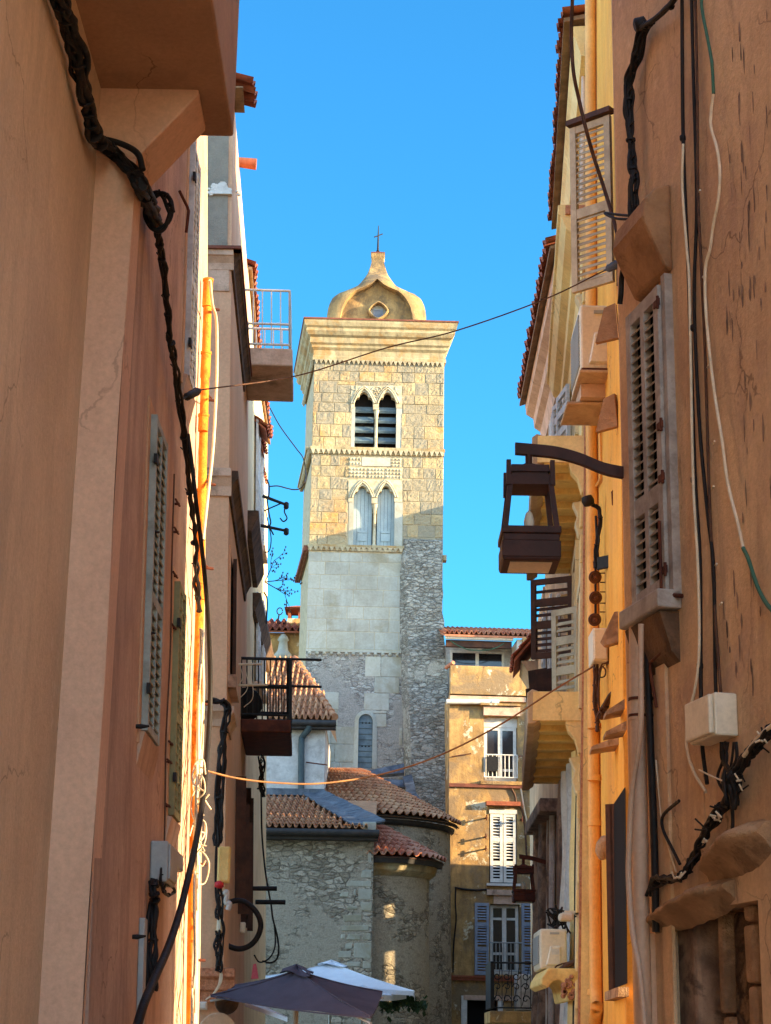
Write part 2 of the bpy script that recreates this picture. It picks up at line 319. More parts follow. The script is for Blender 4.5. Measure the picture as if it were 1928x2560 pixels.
X['red_edge'] = M('red brown coping', (130, 78, 60), (110, 66, 54), ns=6, bump=.3)
X['butt'] = rubble('rubble buttress stone', (184, 178, 164), (150, 144, 130), (104, 98, 88), 5.0, 2.2, .8, .2, (170, 164, 150), .06)
X['lowt'] = rubble('rendered tower stone', (176, 172, 162), (148, 142, 134), (108, 102, 94), 4.4, 2.0, .6, .5, (154, 148, 138), .05)
X['church'] = rubble('church rubble', (192, 180, 162), (152, 141, 124), (104, 95, 82), 4.6, 2.0, .7, .5, (166, 155, 138), .05)
X['apse'] = rubble('apse rubble', (188, 172, 146), (150, 137, 116), (106, 95, 78), 5.0, 2.0, .7, .6, (172, 157, 133), .05)
X['wht'] = M('rough whitewash', (206, 198, 188), (184, 174, 164), ns=2, stain=.5, c3=(150, 138, 128), sts=2.5, bump=.6, bs=16)
X['fr'] = M('weathered golden facade', (200, 158, 98), (158, 122, 74), ns=1.5, streak=.85, sc_=(116, 90, 60), stain=.95, c3=(140, 116, 86), sts=1.3, stp=(.46, .60), bump=.5, bs=20, st2=.9, c4=(216, 202, 170), st2s=1.7, st2p=(.58, .63), crack=.7)
X['glass'] = M('dark window glass', (34, 34, 38), (46, 42, 44), ns=2, rough=.08, bump=0, spec=.6)
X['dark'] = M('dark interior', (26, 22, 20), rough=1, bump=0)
X['fab_d'] = M('dark purple grey canvas', (78, 72, 84), (68, 62, 74), ns=2, rough=.95, bump=.1, bs=90)
X['fab_w'] = M('white canvas', (226, 228, 232), (214, 216, 222), ns=2, rough=.95, bump=.08, bs=90)
X['stone_hood'] = M('worn hood stone', (184, 146, 110), (152, 118, 88), ns=3, stain=.7, c3=(112, 84, 62), sts=2.2, bump=.7, bs=28, dist=.03)
X['stone_d'] = M('dark worn stone', (120, 90, 66), (84, 64, 50), ns=2.5, stain=.6, c3=(60, 48, 40), sts=2, bump=.7, bs=24)
X['paving'] = M('stone paving', (170, 150, 124), (150, 132, 110), ns=1.2, bump=.4)
X['stone_b'] = M('brown stone with hood shade', (170, 128, 92), (140, 102, 72), ns=2.5, stain=.6, c3=(104, 76, 56), sts=2, bump=.5)  # brown of the boards; on the window hood, shade put into the colour
X['soffit'] = M('weathered eave boards', (150, 118, 88), (120, 92, 68), ns=4, bump=.3)
X['board'] = M('weathered blue grey boards', (104, 120, 126), (84, 100, 108), ns=3, rough=.8, stain=.4, c3=(70, 82, 86), sts=3, bump=.15)
X['gshut'] = M('grey green shutter paint', (166, 168, 158), (146, 148, 138), ns=5, rough=.7, stain=.4, c3=(120, 116, 104), sts=5, bump=.15)
X['doorst'] = rubble('worn doorway stone', (150, 118, 90), (112, 86, 66), (70, 54, 44), 5.0, 1.4, .9, .35, (140, 110, 84), .05)
X['earth'] = M('pale ground', (190, 160, 120), (170, 144, 108), ns=.3, bump=.3)
X['leaf'] = M('dark leaves', (58, 78, 44), (40, 58, 34), ns=9, rough=.7, bump=0)
X['pinkc'] = M('pink cloth', (226, 116, 130), (212, 96, 112), ns=5, bump=.1)
X['redp'] = M('red plastic', (196, 48, 52), rough=.5, bump=0)
# ---------------------------------------------------------------- builders
def shutter_mb(fr, a0, a1, z0, z1, n=0, th=.04, cols=1, mids=(.55,), pitch=.055, st=.06, solid=0, tilt=1):
    mb = MB(); B = mb.box
    B(fr, a0, a0 + st, z0, z1, n, n + th); B(fr, a1 - st, a1, z0, z1, n, n + th)
    if cols == 2:
        c = (a0 + a1) / 2; B(fr, c - st * .4, c + st * .4, z0 + .002, z1 - .002, n + .001, n + th - .002)
    zs = [z0] + [z0 + (z1 - z0) * m_ for m_ in mids] + [z1]
    for z in zs:
        h = st * .75; lo, hi = (z, z + h * 1.5) if z == z0 else ((z - h * 1.5, z) if z == z1 else (z - h, z + h))
        B(fr, a0 + st, a1 - st, lo, hi, n + .002, n + th - .003)
    z = z0 + .09
    while z < z1 - .1:
        if all(abs(z - q) > st * 1.0 for q in zs[1:-1]):
            pf_ = ((.003, .017 * tilt), (.008, .024 * tilt), (th - .003, -.013), (th - .008, -.020)); mb.ext([fr.p(a0 + st, z + dz, n + dn) for dn, dz in pf_], [fr.p(a1 - st, z + dz, n + dn) for dn, dz in pf_])
        z += pitch
    return mb
def wall_mb(fr, a0, a1, z0, z1, holes=(), rev=.22, depth=4.0):
    """facade with real openings, a body behind and dark rooms inside"""
    mb = MB(); As = sorted({a0, a1, *[h[0] for h in holes], *[h[1] for h in holes]}); Zs = sorted({z0, z1, *[h[2] for h in holes], *[h[3] for h in holes]})
    P = fr.p
    for i in range(len(As) - 1):
        for j in range(len(Zs) - 1):
            ca, cz = (As[i] + As[i + 1]) / 2, (Zs[j] + Zs[j + 1]) / 2
            if any(h[0] < ca < h[1] and h[2] < cz < h[3] for h in holes): continue
            mb.face([P(As[i], Zs[j]), P(As[i + 1], Zs[j]), P(As[i + 1], Zs[j + 1]), P(As[i], Zs[j + 1])])
    for h in holes:
        b0, b1, y0, y1 = h[:4]; r = -rev
        mb.face([P(b0, y0), P(b0, y1), P(b0, y1, r), P(b0, y0, r)]); mb.face([P(b1, y0), P(b1, y1), P(b1, y1, r), P(b1, y0, r)])
        mb.face([P(b0, y0), P(b1, y0), P(b1, y0, r), P(b0, y0, r)]); mb.face([P(b0, y1), P(b1, y1), P(b1, y1, r), P(b0, y1, r)])
    d = -depth
    mb.face([P(a0, z0), P(a0, z1), P(a0, z1, d), P(a0, z0, d)]); mb.face([P(a1, z0), P(a1, z1), P(a1, z1, d), P(a1, z0, d)])
    mb.face([P(a0, z1), P(a1, z1), P(a1, z1, d), P(a0, z1, d)]); mb.face([P(a0, z0, d), P(a1, z0, d), P(a1, z1, d), P(a0, z1, d)])
    return mb
def window(fr, a0, a1, z0, z1, n, parent, fm, leaves=2, bars=(.45,), st=.055, name='window', glass='glass', label=None):
    """frame with its panes as a sub-part"""
    f = MB(); g = MB(); B = f.box
    B(fr, a0, a0 + st, z0, z1, n, n + .06); B(fr, a1 - st, a1, z0, z1, n, n + .06)
    B(fr, a0 + st, a1 - st, z1 - st, z1, n + .001, n + .058); B(fr, a0 + st, a1 - st, z0, z0 + st * 1.6, n + .001, n + .058)
    w_ = (a1 - a0) / leaves
    for k in range(1, leaves): B(fr, a0 + k * w_ - st * .7, a0 + k * w_ + st * .7, z0 + st, z1 - st, n + .004, n + .066)
    for k in range(leaves):
        for b_ in bars:
            z = z0 + (z1 - z0) * b_; B(fr, a0 + k * w_ + st * .8, a0 + (k + 1) * w_ - st * .8, z - st * .4, z + st * .4, n + .006, n + .05)
    g.face([fr.p(a0 + st * .5, z0 + st * .5, n + .03), fr.p(a1 - st * .5, z0 + st * .5, n + .03), fr.p(a1 - st * .5, z1 - st * .5, n + .03), fr.p(a0 + st * .5, z1 - st * .5, n + .03)])
    o = obj(name, f, X[fm], parent, label=label); obj('pane', g, X[glass], o); return o
def tiles(mb, fn, cols, rows, rad, keep=None, lift=.03, seg=5, sm=True):
    """barrel tiles: fn(s,t) -> (point, normal); s across 0..1, t up the slope 0..1; covers and pans, each course overlapping the one below"""
    for i in range(cols):
        for j in range(rows):
            sc_, tc_ = (i + .5) / cols, (j + .5) / rows
            if keep and not keep(sc_, tc_): continue
            mb.tone = random.random() ** 1.3; mb.smooth = sm; jt = random.uniform(-.06, .06) / rows; js = random.uniform(-.05, .05) / cols
            for cover in (0, 1):
                base = (i + (.5 if cover else 0)) / cols
                vs = []
                for tt, lf in ((j / rows - .08 / rows + jt, lift), ((j + 1.1) / rows + jt, 0.0)):
                    for k in range(seg + 1):
                        q = k / seg; s_ = base + (q - .5) * (.62 if cover else .66) / cols + js
                        p, nn = fn(s_, tt); arc = math.sin(math.pi * q)
                        vs.append(p + nn * ((rad * (.15 + arc * .95) if cover else rad * (.45 - arc * .55)) + lf))
                S = seg + 1; fs = [(k, k + 1, S + k + 1, S + k) for k in range(seg)]
                mb.idx(vs, fs, sm)
                # the visible butt end, a tile thickness
                e = []
                for k in range(S):
                    q = k / seg; s_ = base + (q - .5) * (.62 if cover else .66) / cols + js
                    p, nn = fn(s_, j / rows - .08 / rows + jt); arc = math.sin(math.pi * q)
                    e.append(p + nn * ((rad * (.15 + arc * .95) if cover else rad * (.45 - arc * .55)) + lift - rad * .28))
                mb.idx(vs[:S] + e, [(k, k + 1, S + k + 1, S + k) for k in range(seg)], False)
    mb.tone = .5; mb.smooth = False
def patch(p00, p10, p01, p11):
    p00, p10, p01, p11 = map(Vector, (p00, p10, p01, p11)); nn = (p10 - p00).cross(p01 - p00).normalized()
    if nn.z < 0: nn = -nn
    return lambda s, t: (p00.lerp(p10, s).lerp(p01.lerp(p11, s), t), nn)
def slab_under(mb, p00, p10, p01, p11, th=.05, off=-.02):
    pts = [Vector(p) for p in (p00, p10, p11, p01)]
    mb.ext([p + Vector((0, 0, off - th)) for p in pts], [p + Vector((0, 0, off)) for p in pts])
def ashlar(mb, fr, a0, a1, z0, z1, ch, bw, holes=(), gap=.012, prot=.02, rough=0, keep=None, n0=0., sub=3):
    """real blocks: courses of uneven stones, each a little proud, with joints between"""
    z = z0
    while z < z1 - .05:
        h = min(ch * random.uniform(.82, 1.2), z1 - z); h = h if z1 - z - h > .12 else z1 - z
        a = a0 - random.uniform(0, bw * .6)
        while a < a1 - .02:
            wd = bw * random.uniform(.65, 1.4); x0, x1 = max(a, a0), min(a + wd, a1)
            if a1 - x1 < .1: x1 = a1; wd = a1 - a
            segs = [(x0, x1, z, z + h)]
            for (b0, b1, y0, y1) in holes:
                nx = []
                for (p, q, r, s_) in segs:
                    if b1 <= p or b0 >= q or y1 <= r or y0 >= s_: nx.append((p, q, r, s_)); continue
                    if r < y0 - .04: nx.append((p, q, r, y0))
                    if s_ > y1 + .04: nx.append((p, q, y1, s_))
                    lo, hi = max(r, y0), min(s_, y1)
                    if p < b0 - .03: nx.append((p, b0, lo, hi))
                    if q > b1 + .03: nx.append((b1, q, lo, hi))
                segs = nx
            for (p, q, r, s_) in segs:
                if keep and not keep((p + q) / 2, (r + s_) / 2): continue
                if q - p < .05 or s_ - r < .05: continue
                mb.tone = random.random(); pr = n0 + prot * random.uniform(.35, 1); g = gap; c = .012
                A0, A1, Z0, Z1 = p + g, q - g, r + g, s_ - g; NS = sub if rough else 1
                if A1 - A0 < .03 or Z1 - Z0 < .03: continue
                tl = [random.uniform(-1, 1) * rough * .5 for _ in range(4)]
                def fp(u, v_):
                    nn = pr + (tl[0] * (1 - u) * (1 - v_) + tl[1] * u * (1 - v_) + tl[2] * (1 - u) * v_ + tl[3] * u * v_) + (random.uniform(-1, 1) * rough if 0 < u < 1 and 0 < v_ < 1 else 0)
                    return fr.p(A0 + c + (A1 - A0 - 2 * c) * u, Z0 + c + (Z1 - Z0 - 2 * c) * v_, max(nn, n0 + .004))
                mb.grid(fp, NS, NS, smooth=False)
                i0 = len(mb.v) - (NS + 1) ** 2; W = NS + 1
                cor = [mb.v[i0], mb.v[i0 + NS], mb.v[i0 + W * W - 1], mb.v[i0 + W * NS]]
                base = [fr.p(A0, Z0, n0), fr.p(A1, Z0, n0), fr.p(A1, Z1, n0), fr.p(A0, Z1, n0)]
                mb.idx(base + cor, [(0, 1, 5, 4), (1, 2, 6, 5), (2, 3, 7, 6), (3, 0, 4, 7)], False)
            a += wd
        z += h
    mb.tone = .5
def zigzag(mb, fr, a0, a1, z0, z1, n0, n1, step):
    k = max(1, round((a1 - a0) / step)); s_ = (a1 - a0) / k
    for i in range(k):
        a = a0 + i * s_
        lo = [fr.p(a + s_ * .04, z1, n0), fr.p(a + s_ * .96, z1, n0), fr.p(a + s_ * .5, z0, n0)]
        hi = [fr.p(a + s_ * .04, z1, n1), fr.p(a + s_ * .96, z1, n1), fr.p(a + s_ * .5, z0, n1 * .4 + n0 * .6)]
        mb.ext(lo, hi)
def rail_mb(pts, z0, z1, r=.012, n_bars=6, rb=.008, mid=None):
    """iron railing along a plan polyline"""
    mb = MB()
    for i in range(len(pts) - 1):
        p, q = Vector(pts[i]), Vector(pts[i + 1])
        for z in [z1, z0] + ([mid] if mid else []):
            mb.tube([(p.x, p.y, z), (q.x, q.y, z)], r, 6)
        nb = n_bars[i] if isinstance(n_bars, (list, tuple)) else n_bars
        for k in range(nb + 1):
            t = p.lerp(q, k / nb); mb.tube([(t.x, t.y, z0), (t.x, t.y, z1)], rb if 0 < k < nb else r, 6)
    return mb
def cable(name, pts, r, mat, label, cat='cable', group=None, sides=6, n=8):
    mb = MB(); mb.tube(spline(pts, n), r, sides); return obj(name, mb, X[mat], label=label, cat=cat, group=group)
# ================================================================ the setting
g = MB(); g.face([(-900, -900, -.008), (900, -900, -.008), (900, 900, -.008), (-900, 900, -.008)]); obj('ground', g, X['earth'], kind='structure')
g = MB(); g.face([(-2.5, -8, 0), (4.5, -8, 0), (4.5, 60, 0), (-6, 60, 0)]); obj('street', g, X['paving'], kind='structure')

# ================================================================ near left house: peach walls and boxed bay
YP = 9.2
x0p, x1p = at(150, 1750, YP).x, at(256, 1750, YP).x
FL1 = Fr((x0p, -5), (x0p, YP), 'L')
FL2 = Fr((x1p, YP), (-1.42, 14.6), 'L', .022, 2.5)
h = thing('plaster_house', 'near peach beige house at the left edge with a big boxed bay overhead', 'house', (x0p - 2, 4, 0))
m = MB(); m.foot([(x0p, -5), (x0p, YP + .02), (-7, YP + .02), (-7, -5)], 0, 13.5); obj('wall', m, X['beige'], h)
zs = at(244, 223, YP).z; xo = at(584, 343, YP + .55).x
def onz(u, v, Z):
    d = ray(u, v); return Vector((0, 0, EYE)) + d * ((Z - EYE) / d.z)
ob1, ob0 = onz(584, 343, zs), onz(532, 0, zs)
dob = (ob1 - ob0).normalized(); obn = ob1 - dob * 5
m = MB(); m.ext([(x0p - .2, ob1.y - 5, zs), (obn.x, obn.y, zs), (ob1.x, ob1.y, zs), (x0p - .2, ob1.y, zs)], [(x0p - .2, ob1.y - 5, 13), (obn.x, obn.y, 13), (ob1.x, ob1.y, 13), (x0p - .2, ob1.y, 13)])
obj('bay', m, X['bay'], h, bevel=.015)
# corbel under the bay: a triangular bracket on the pilaster
pc = [at(240, 226, YP), at(496, 254, YP), at(345, 398, YP), at(330, 420, YP), at(228, 420, YP)]
m = MB(); top = zs + .02
ring = [(x0p - .1, top), (pc[1].x, top), (pc[1].x, top - .05), (x1p + .01, pc[2].z), (x0p - .1, pc[2].z)]
m.ext([(x, YP - .012, z) for x, z in ring], [(x, YP + .42, z) for x, z in ring]); obj('corbel', m, X['pink'], h, bevel=.012)

h2 = thing('plaster_house', 'red brown house on the left with tall louvred shutters behind the long black cable', 'house', (x1p - 2, 12, 0))
m = MB(); nseg = 24
def pil(s, t):
    z = t * (pc[2].z + .02); return Vector((x0p - .05 + s * (x1p - x0p + .05) + .006 * math.sin(z * 2.3) * s, YP - .004 * math.sin(z * 3.1) + .05 * (1 - min(1, s * 6)) ** 2 * 0, z))
m.grid(pil, 6, nseg); m.face([(x1p, YP, 0), (x1p, YP + .3, 0), (x1p, YP + .3, pc[2].z), (x1p, YP, pc[2].z)])
obj('pilaster', m, X['pink'], h2)
# body of the second house, far corner leaning a little
e_t, e_m, e_b = FL2.pix(519, 350), FL2.pix(520, 900), FL2.pix(488, 2560)
m = MB(); m.prism(FL2, [(.06, 0), (FL2.pix(497, 2560)[0], 0), (FL2.pix(503, 2300)[0], 2.4), (e_m[0], e_m[1]), (e_t[0], e_t[1]), (e_t[0], 11.6), (0.06, 11.6)], -5, 0); obj('wall', m, X['brown'], h2)
def surround(fr, a0, a1, z0, z1, w_, n, mat, parent, name='window_surround', n0=0.):
    m = MB(); m.box(fr, a0 - w_, a0, z0 - w_, z1 + w_, n0, n); m.box(fr, a1, a1 + w_, z0 - w_, z1 + w_, n0, n); m.box(fr, a0, a1, z1, z1 + w_, n0, n - .003); m.box(fr, a0, a1, z0 - w_, z0, n0, n - .003)
    return obj(name, m, X[mat], parent)
def winL2(u0, u1, vt, vb, mat, cols, lab, dv=None, n=.0):
    um = (u0 + u1) / 2; vm_ = (vt + vb) / 2
    a0, a1 = FL2.pix(u0, vm_, .05)[0], FL2.pix(u1, vm_, .05)[0]; z1, z0 = FL2.pix(u1, vt, .05)[1], FL2.pix(u0, vb, .05)[1]
    surround(FL2, a0, a1, z0, z1, .09, .012, 'ochre', h2)
    s_ = shutter_mb(FL2, a0 + .01, a1 - .01, z0, z1, .006, .045, cols, mids=(.42,), pitch=.06, st=.045); o = obj('shutter', s_, X[mat], h2, label=lab)
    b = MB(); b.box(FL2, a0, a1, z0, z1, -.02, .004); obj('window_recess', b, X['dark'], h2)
    for z in (z0 + .25, z1 - .3): hg = MB(); hg.box(FL2, a0 - .03, a0 + .05, z - .03, z + .03, .04, .062); obj('hinge', hg, X['blackm'], o)
    return a0, a1, z0, z1
wb = winL2(380, 411, 1085, 1840, 'gshut', 2, 'pale grey louvred shutter of the large lower window')
wt = winL2(480, 497, 395, 960, 'gpaint', 2, 'pale grey shutter up under the bay')
wg = winL2(442, 460, 1475, 2045, 'green', 2, 'olive green shutter near the sunlit corner')
# sills with slanted underside, a board in the reveal, grey conduit and its cover plate
for q in (wb, wg, wt): m = MB(); m.sweep(FL2, [(0, q[2] - .22), (.03, q[2] - .08), (.045, q[2] - .02), (0, q[2] - .01)], q[0] - .06, q[1] + .06); obj('window_sill', m, X['brown'], h2)
for u, v in ((368, 1330), (357, 1583), (340, 1816), (331, 2342)):
    m = MB(); a, z = FL2.pix(u, v); m.tube([FL2.p(a, z, 0), FL2.p(a, z, .03), FL2.p(a + .02, z + .006, .075)], [.014, .016, .006], 6); obj('shutter_stay', m, X['rubber'], h2)
a, z0 = FL2.pix(343, 2560); z1 = FL2.pix(352, 2296)[1]
m = MB(); m.box(FL2, a - .06, a + .07, 0, z1, 0, .035); obj('cable_cover', m, X['gplastic'], h2, bevel=.006)
m = MB(); m.box(FL2, a + .09, a + .42, z1 - 1.2, z1 - .05, 0, .012); obj('wall_panel', m, X['brown'], h2)
# rusty downpipe on the sunlit corner
pp = [FL2.at(u, v, .06) for u, v in ((519, 724), (518, 800), (514, 905), (511, 1000), (507, 1150), (503, 1320), (500, 1500), (496, 1640), (490, 1850), (485, 2100), (480, 2330), (477, 2560))]
m = MB(); m.tube(spline(pp, 4), .034, 12)
for u, v, hh in ((519, 735, .11), (514, 915, .10), (508, 1060, .06), (505, 1250, .07), (500, 1480, .06)):
    q = FL2.at(u, v, .06); m.tube([q - Vector((0, 0, hh)), q + Vector((0, 0, hh))], .039, 12); m.tube([q + Vector((0, 0, hh)), q + Vector((0, 0, hh + .02))], .044, 12)
obj('downpipe', m, X['pipe_rust'], h2)
for u, v in ((519, 772), (512, 1000), (508, 1210), (502, 1420), (494, 1760), (483, 2160), (480, 2400)):
    m = MB(); q = FL2.at(u, v, .0); m.tube([q, q + FL2.n * .05, q + FL2.n * .1 + FL2.d * .02], .012, 6); m.tube([q - FL2.d * .25, q - FL2.d * .05 + FL2.n * .06], .008, 5); obj('pipe_bracket', m, X['rust'], h2)

# ---- wires tangled on that corner
def onL2(lst, n): return [FL2.at(u, v, n) for u, v in lst]
m = MB()
for k in range(10):
    q = [FL2.at(u + random.uniform(-7, 7), v + random.uniform(-12, 12), .10 + random.uniform(-.03, .05)) for u, v in ((506, 1580), (503, 1700), (500, 1850), (497, 1980), (492, 2100), (489, 2230), (486, 2400), (484, 2560))]
    m.tube(spline(q, 5), .009, 5)
for k in range(12):
    c = FL2.at(random.uniform(492, 508), random.uniform(1880, 2190), .13); an = random.uniform(0, 6); rr = random.uniform(.025, .085)
    m.tube(spline([c + Vector((math.cos(an + t) * rr * (.5 + random.random() * .5), random.uniform(-.04, .04), math.sin(an + t) * rr * 1.6)) for t in (0, 1.2, 2.4, 3.6, 4.8)], 4), .006, 5)
obj('cable_tangle', m, X['cable_wh'], label='tangle of pale loose wires on the sunlit corner of the red brown house', cat='cables')
cable('wall_cable', onL2([(525, 700), (531, 760), (541, 800), (543, 900), (540, 1000), (533, 1120), (520, 1240), (508, 1350)], .12), .012, 'cable_wh', 'pale cable pair looping beside the top of the rusty pipe', 'cable', n=5)
# ---- big black cable bundle creeping down the left walls
FLq = Fr((x0p, -5), (x0p, YP), 'L')
pth = [FLq.at(u, v, .07) for u, v in ((128, -90), (150, 0), (176, 75), (193, 140), (206, 210), (222, 280), (240, 345))]
pth += [at(u, v, YP - .06) for u, v in ((285, 380), (330, 425), (356, 470))]
pth += onL2([(385, 540), (397, 600), (410, 690), (421, 800), (432, 880), (444, 960), (455, 1060), (468, 1180), (478, 1270), (487, 1370), (492, 1450), (500, 1530)], .07)
m = MB(); sp = spline(pth, 7); random.seed(11)
up = sp[:75]; bundle(m, up, 6, .016, .04, .28); bundle(m, sp[70:], 4, .012, .024, .45)
for p in sp[60::7]:
    m.tube([p, p + Vector((-.02, .0, 0)) - FL2.d * .10], .005, 5)
c = FL2.at(398, 530, .1); bundle(m, spline([c + Vector((math.cos(t) * .07, 0, math.sin(t) * .13)) for t in [k * .8 for k in range(9)]], 4), 3, .012, .02)
obj('cable_bundle', m, X['rubber'], label='thick ragged bundle of black cables running down from under the bay', cat='cables', group=None)
m = MB(); sp = spline([at(222, 352, YP - .1), at(258, 348, YP - .12), at(310, 362, YP - .13), at(345, 385, YP - .14), at(357, 425, YP - .15)], 6); m.tube(sp, .018, 8); bundle(m, spline([at(214, 354, YP - .03), at(238, 360, YP - .1), at(262, 352, YP - .12)], 5), 3, .012, .02)
obj('cable_loop', m, X['rubber'], label='short black cable arching off the bundle in front of the corbel', cat='cable')
pts = [FL2.at(u, v, n) for u, v, n in ((470, 1085, .09), (480, 1160, .12), (490, 1250, .15), (500, 1330, .16), (508, 1400, .16), (516, 1490, .16), (522, 1580, .16), (526, 1700, .16), (524, 1800, .16), (515, 1920, .16), (503, 2030, .16), (487, 2120, .16), (467, 2210, .16), (447, 2290, .16), (420, 2370, .16), (385, 2450, .15), (360, 2510, .15), (340, 2575, .14), (310, 2660, .12))]
m = MB(); sp = spline(pts, 6); m.tube(sp, [.014 + .013 * (k / len(sp)) for k in range(len(sp))], 10); obj('hanging_cable', m, X['rubber'], label='long smooth black cable hanging free in a bow over the lower left wall', cat='cable')
# thin drop wire and brackets on the brown wall
cable('wall_cable', onL2([(436, 1185), (430, 1400), (427, 1600), (420, 1750), (415, 1850), (413, 2000), (411, 2110)], .02), .006, 'cable_br', 'thin brown drop wire between the grey and the olive shutter', n=4)
for u, v in ((437, 1260), (434, 1330), (431, 1440), (428, 1570), (420, 1860), (416, 1905), (412, 2015)):
    m = MB(); q = FL2.at(u, v, 0); m.tube([q, q + FL2.n * .035], .010, 5); m.tube([q + FL2.n * .02 - FL2.d * .12, q + FL2.n * .03 + FL2.d * .05], .008, 5); obj('wire_hook', m, X['rust'], h2)
m = MB(); a, z = FL2.pix(450, 510); m.tube([FL2.p(a - .2, z, .02), FL2.p(a + .05, z, .05), FL2.p(a + .05, z - .03, .06), FL2.p(a + .1, z - .18, .04)], .012, 6)
obj('wire_hook', m, X['rust'], h2)
# meter boxes
a, z1 = FL2.pix(378, 2102); z0 = FL2.pix(374, 2195)[1]
t = thing('meter_box', 'pair of grey meter boxes on the red brown wall low on the left', 'meter box', tuple(FL2.p(a, z0, 0)))
m = MB(); m.box(FL2, a - .02, a + .42, z0 - .02, z1, 0, .11); obj('box', m, X['gplastic'], t, bevel=.012)
m = MB(); m.box(FL2, a + .46, a + .9, z0 + .12, z1 - .0, 0, .11); obj('box', m, X['gplastic'], t, bevel=.012)
m = MB(); m.box(FL2, a + .0, a + .40, z0 + .0, z1 - .02, .11, .125); obj('lid', m, X['gplastic'], t, bevel=.006)
m = MB(); bundle(m, spline(onL2([(388, 2200), (386, 2235), (388, 2260), (385, 2300), (384, 2350), (380, 2420), (378, 2480)], .05), 5), 5, .012, .03, .4); bundle(m, spline(onL2([(404, 2170), (405, 2210), (418, 2236), (435, 2230), (430, 2215), (412, 2212), (405, 2230)], .08), 5), 2, .008, .01)
obj('cable_bundle', m, X['rubber'], label='short black cables tangled below the grey meter boxes', cat='cables')

# ================================================================ left houses farther on
SHL = .030                          # these old houses lean back from the alley
Y3 = 19.2
FL3 = Fr((-1.73, Y3), (-1.91, Y3 + 5.1), 'L')
h3 = thing('plaster_house', 'rose beige house on the left past the sunlit corner with two balconies', 'house', (-4, 21, 0))
Z3 = 12.45; A3 = 6.0
m = wall_mb(FL3, 0, A3, 0, Z3, depth=5.5); obj('wall', m, X['rose'], h3)
FF3 = Fr((-7, Y3), (-1.73, Y3), 'L'); FF3.n = Vector((0, -1, 0)); FF3.d = Vector((1, 0, 0))   # face turned to the street
FF3.o = Vector((-1.73, Y3, 0))
zt, zb = at(550, 345, Y3).z, at(550, 622, Y3).z
m = MB(); m.box(FF3, -1.3, -.045, zb + .02, zt + 3, .0, .012); obj('cement_panel', m, X['grey'], h3)
m = MB(); q = at(552, 480, Y3 - .03); q.x += SHL * (q.z - 7.4)
for k in range(34):
    dx = random.gauss(0, .09); dz = random.gauss(.0, .035); r_ = random.uniform(.015, .05) * max(.3, 1 - abs(dx) * 4)
    m.ext([Vector((q.x + dx + math.cos(t) * r_ * 1.5, Y3 - .015, q.z + dz + .04 + math.sin(t) * r_)) for t in [j * 1.05 for j in range(6)]], [Vector((q.x + dx + math.cos(t) * r_ * 1.5, Y3 - .04 - random.random() * .008, q.z + dz + .04 + math.sin(t) * r_)) for t in [j * 1.05 for j in range(6)]])
m.box(FF3, q.x + 1.73 - .16, q.x + 1.73 + .13, q.z - .03, q.z, 0, .05); obj('plaster_patch', m, X['white'], h3, label='ragged white plaster patch on the grey cement')
# two cornices: on the street face and returning along the alley
def cornice3(v_top, h_, n_, mat_face, mat_run, a1, thick_cap=None):
    zt_ = at(560, v_top, Y3).z; prof = [(0, zt_ - h_), (n_ * .25, zt_ - h_), (n_ * .35, zt_ - h_ * .65), (n_ * .8, zt_ - h_ * .35), (n_, zt_ - h_ * .3), (n_, zt_), (0, zt_)]
    m = MB(); m.sweep(FF3, prof, -1.0, n_ * .3); obj('cornice', m, X[mat_face], h3)
    m = MB(); m.sweep(FL3, prof, -.0, a1); obj('cornice', m, X[mat_run], h3)
    return zt_
zc = cornice3(632, .22, .10, 'dirty', 'dark_cornice', 4.0)
m = MB(); m.box(FF3, -1.0, .12, zc, zc + .035, 0, .13); m.box(FL3, -.1, 4.0, zc, zc + .035, 0, .12); obj('coping', m, X['red_edge'], h3)
m = MB(); m.box(FF3, -1.0, -.02, zc - .48, zc - .22, 0, .02); obj('frieze', m, X['dirty'], h3)
cornice3(1176, .30, .10, 'dirty', 'dark_cornice', 4.9)
zb_ = cornice3(1765, .22, .08, 'dirty', 'dirty', .9)
m = MB(); qz = at(560, 2430, Y3).z; m.sweep(FF3, [(0, qz - .3), (.06, qz - .3), (.06, qz - .2), (.1, qz - .18), (.1, qz - .08), (.15, qz - .05), (.15, qz + .03), (0, qz + .04)], -1, .12); obj('capital', m, X['stucco'], h3, label='pink moulded capital near the foot of the house')
# roof edge with tiles poking out over the alley
def eave(parent, fr, a0, a1, z, over, cols, mat='tile_d', back=2.5, rise=.42, th=.06):
    p00, p10 = fr.p(a0, z, over), fr.p(a1, z, over); p01, p11 = fr.p(a0, z + (back + over) * rise, -back), fr.p(a1, z + (back + over) * rise, -back)
    m = MB(); tiles(m, patch(p00, p10, p01, p11), cols, 8, (a1 - a0) / cols * .30); o = obj('roof', m, X[mat], parent); m = MB(); slab_under(m, p00, p10, p01, p11, th); obj('eave_boards', m, X['soffit'], o); return o
eave(h3, FL3, .5, A3 + .05, Z3 - .06, -.10, 22)
m = MB(); tiles(m, patch(FL3.p(-.12, Z3 + .02, .22), FL3.p(.55, Z3 + .02, .22), FL3.p(-.12, Z3 + .5, -1.2), FL3.p(.55, Z3 + .5, -1.2)), 3, 5, .075); obj('verge_tiles', m, X['tile_d'], h3)
m = MB(); m.box(FL3, -.1, .5, Z3 - .02, Z3 + .0, -.3, .12); obj('verge_board', m, X['soffit'], h3)
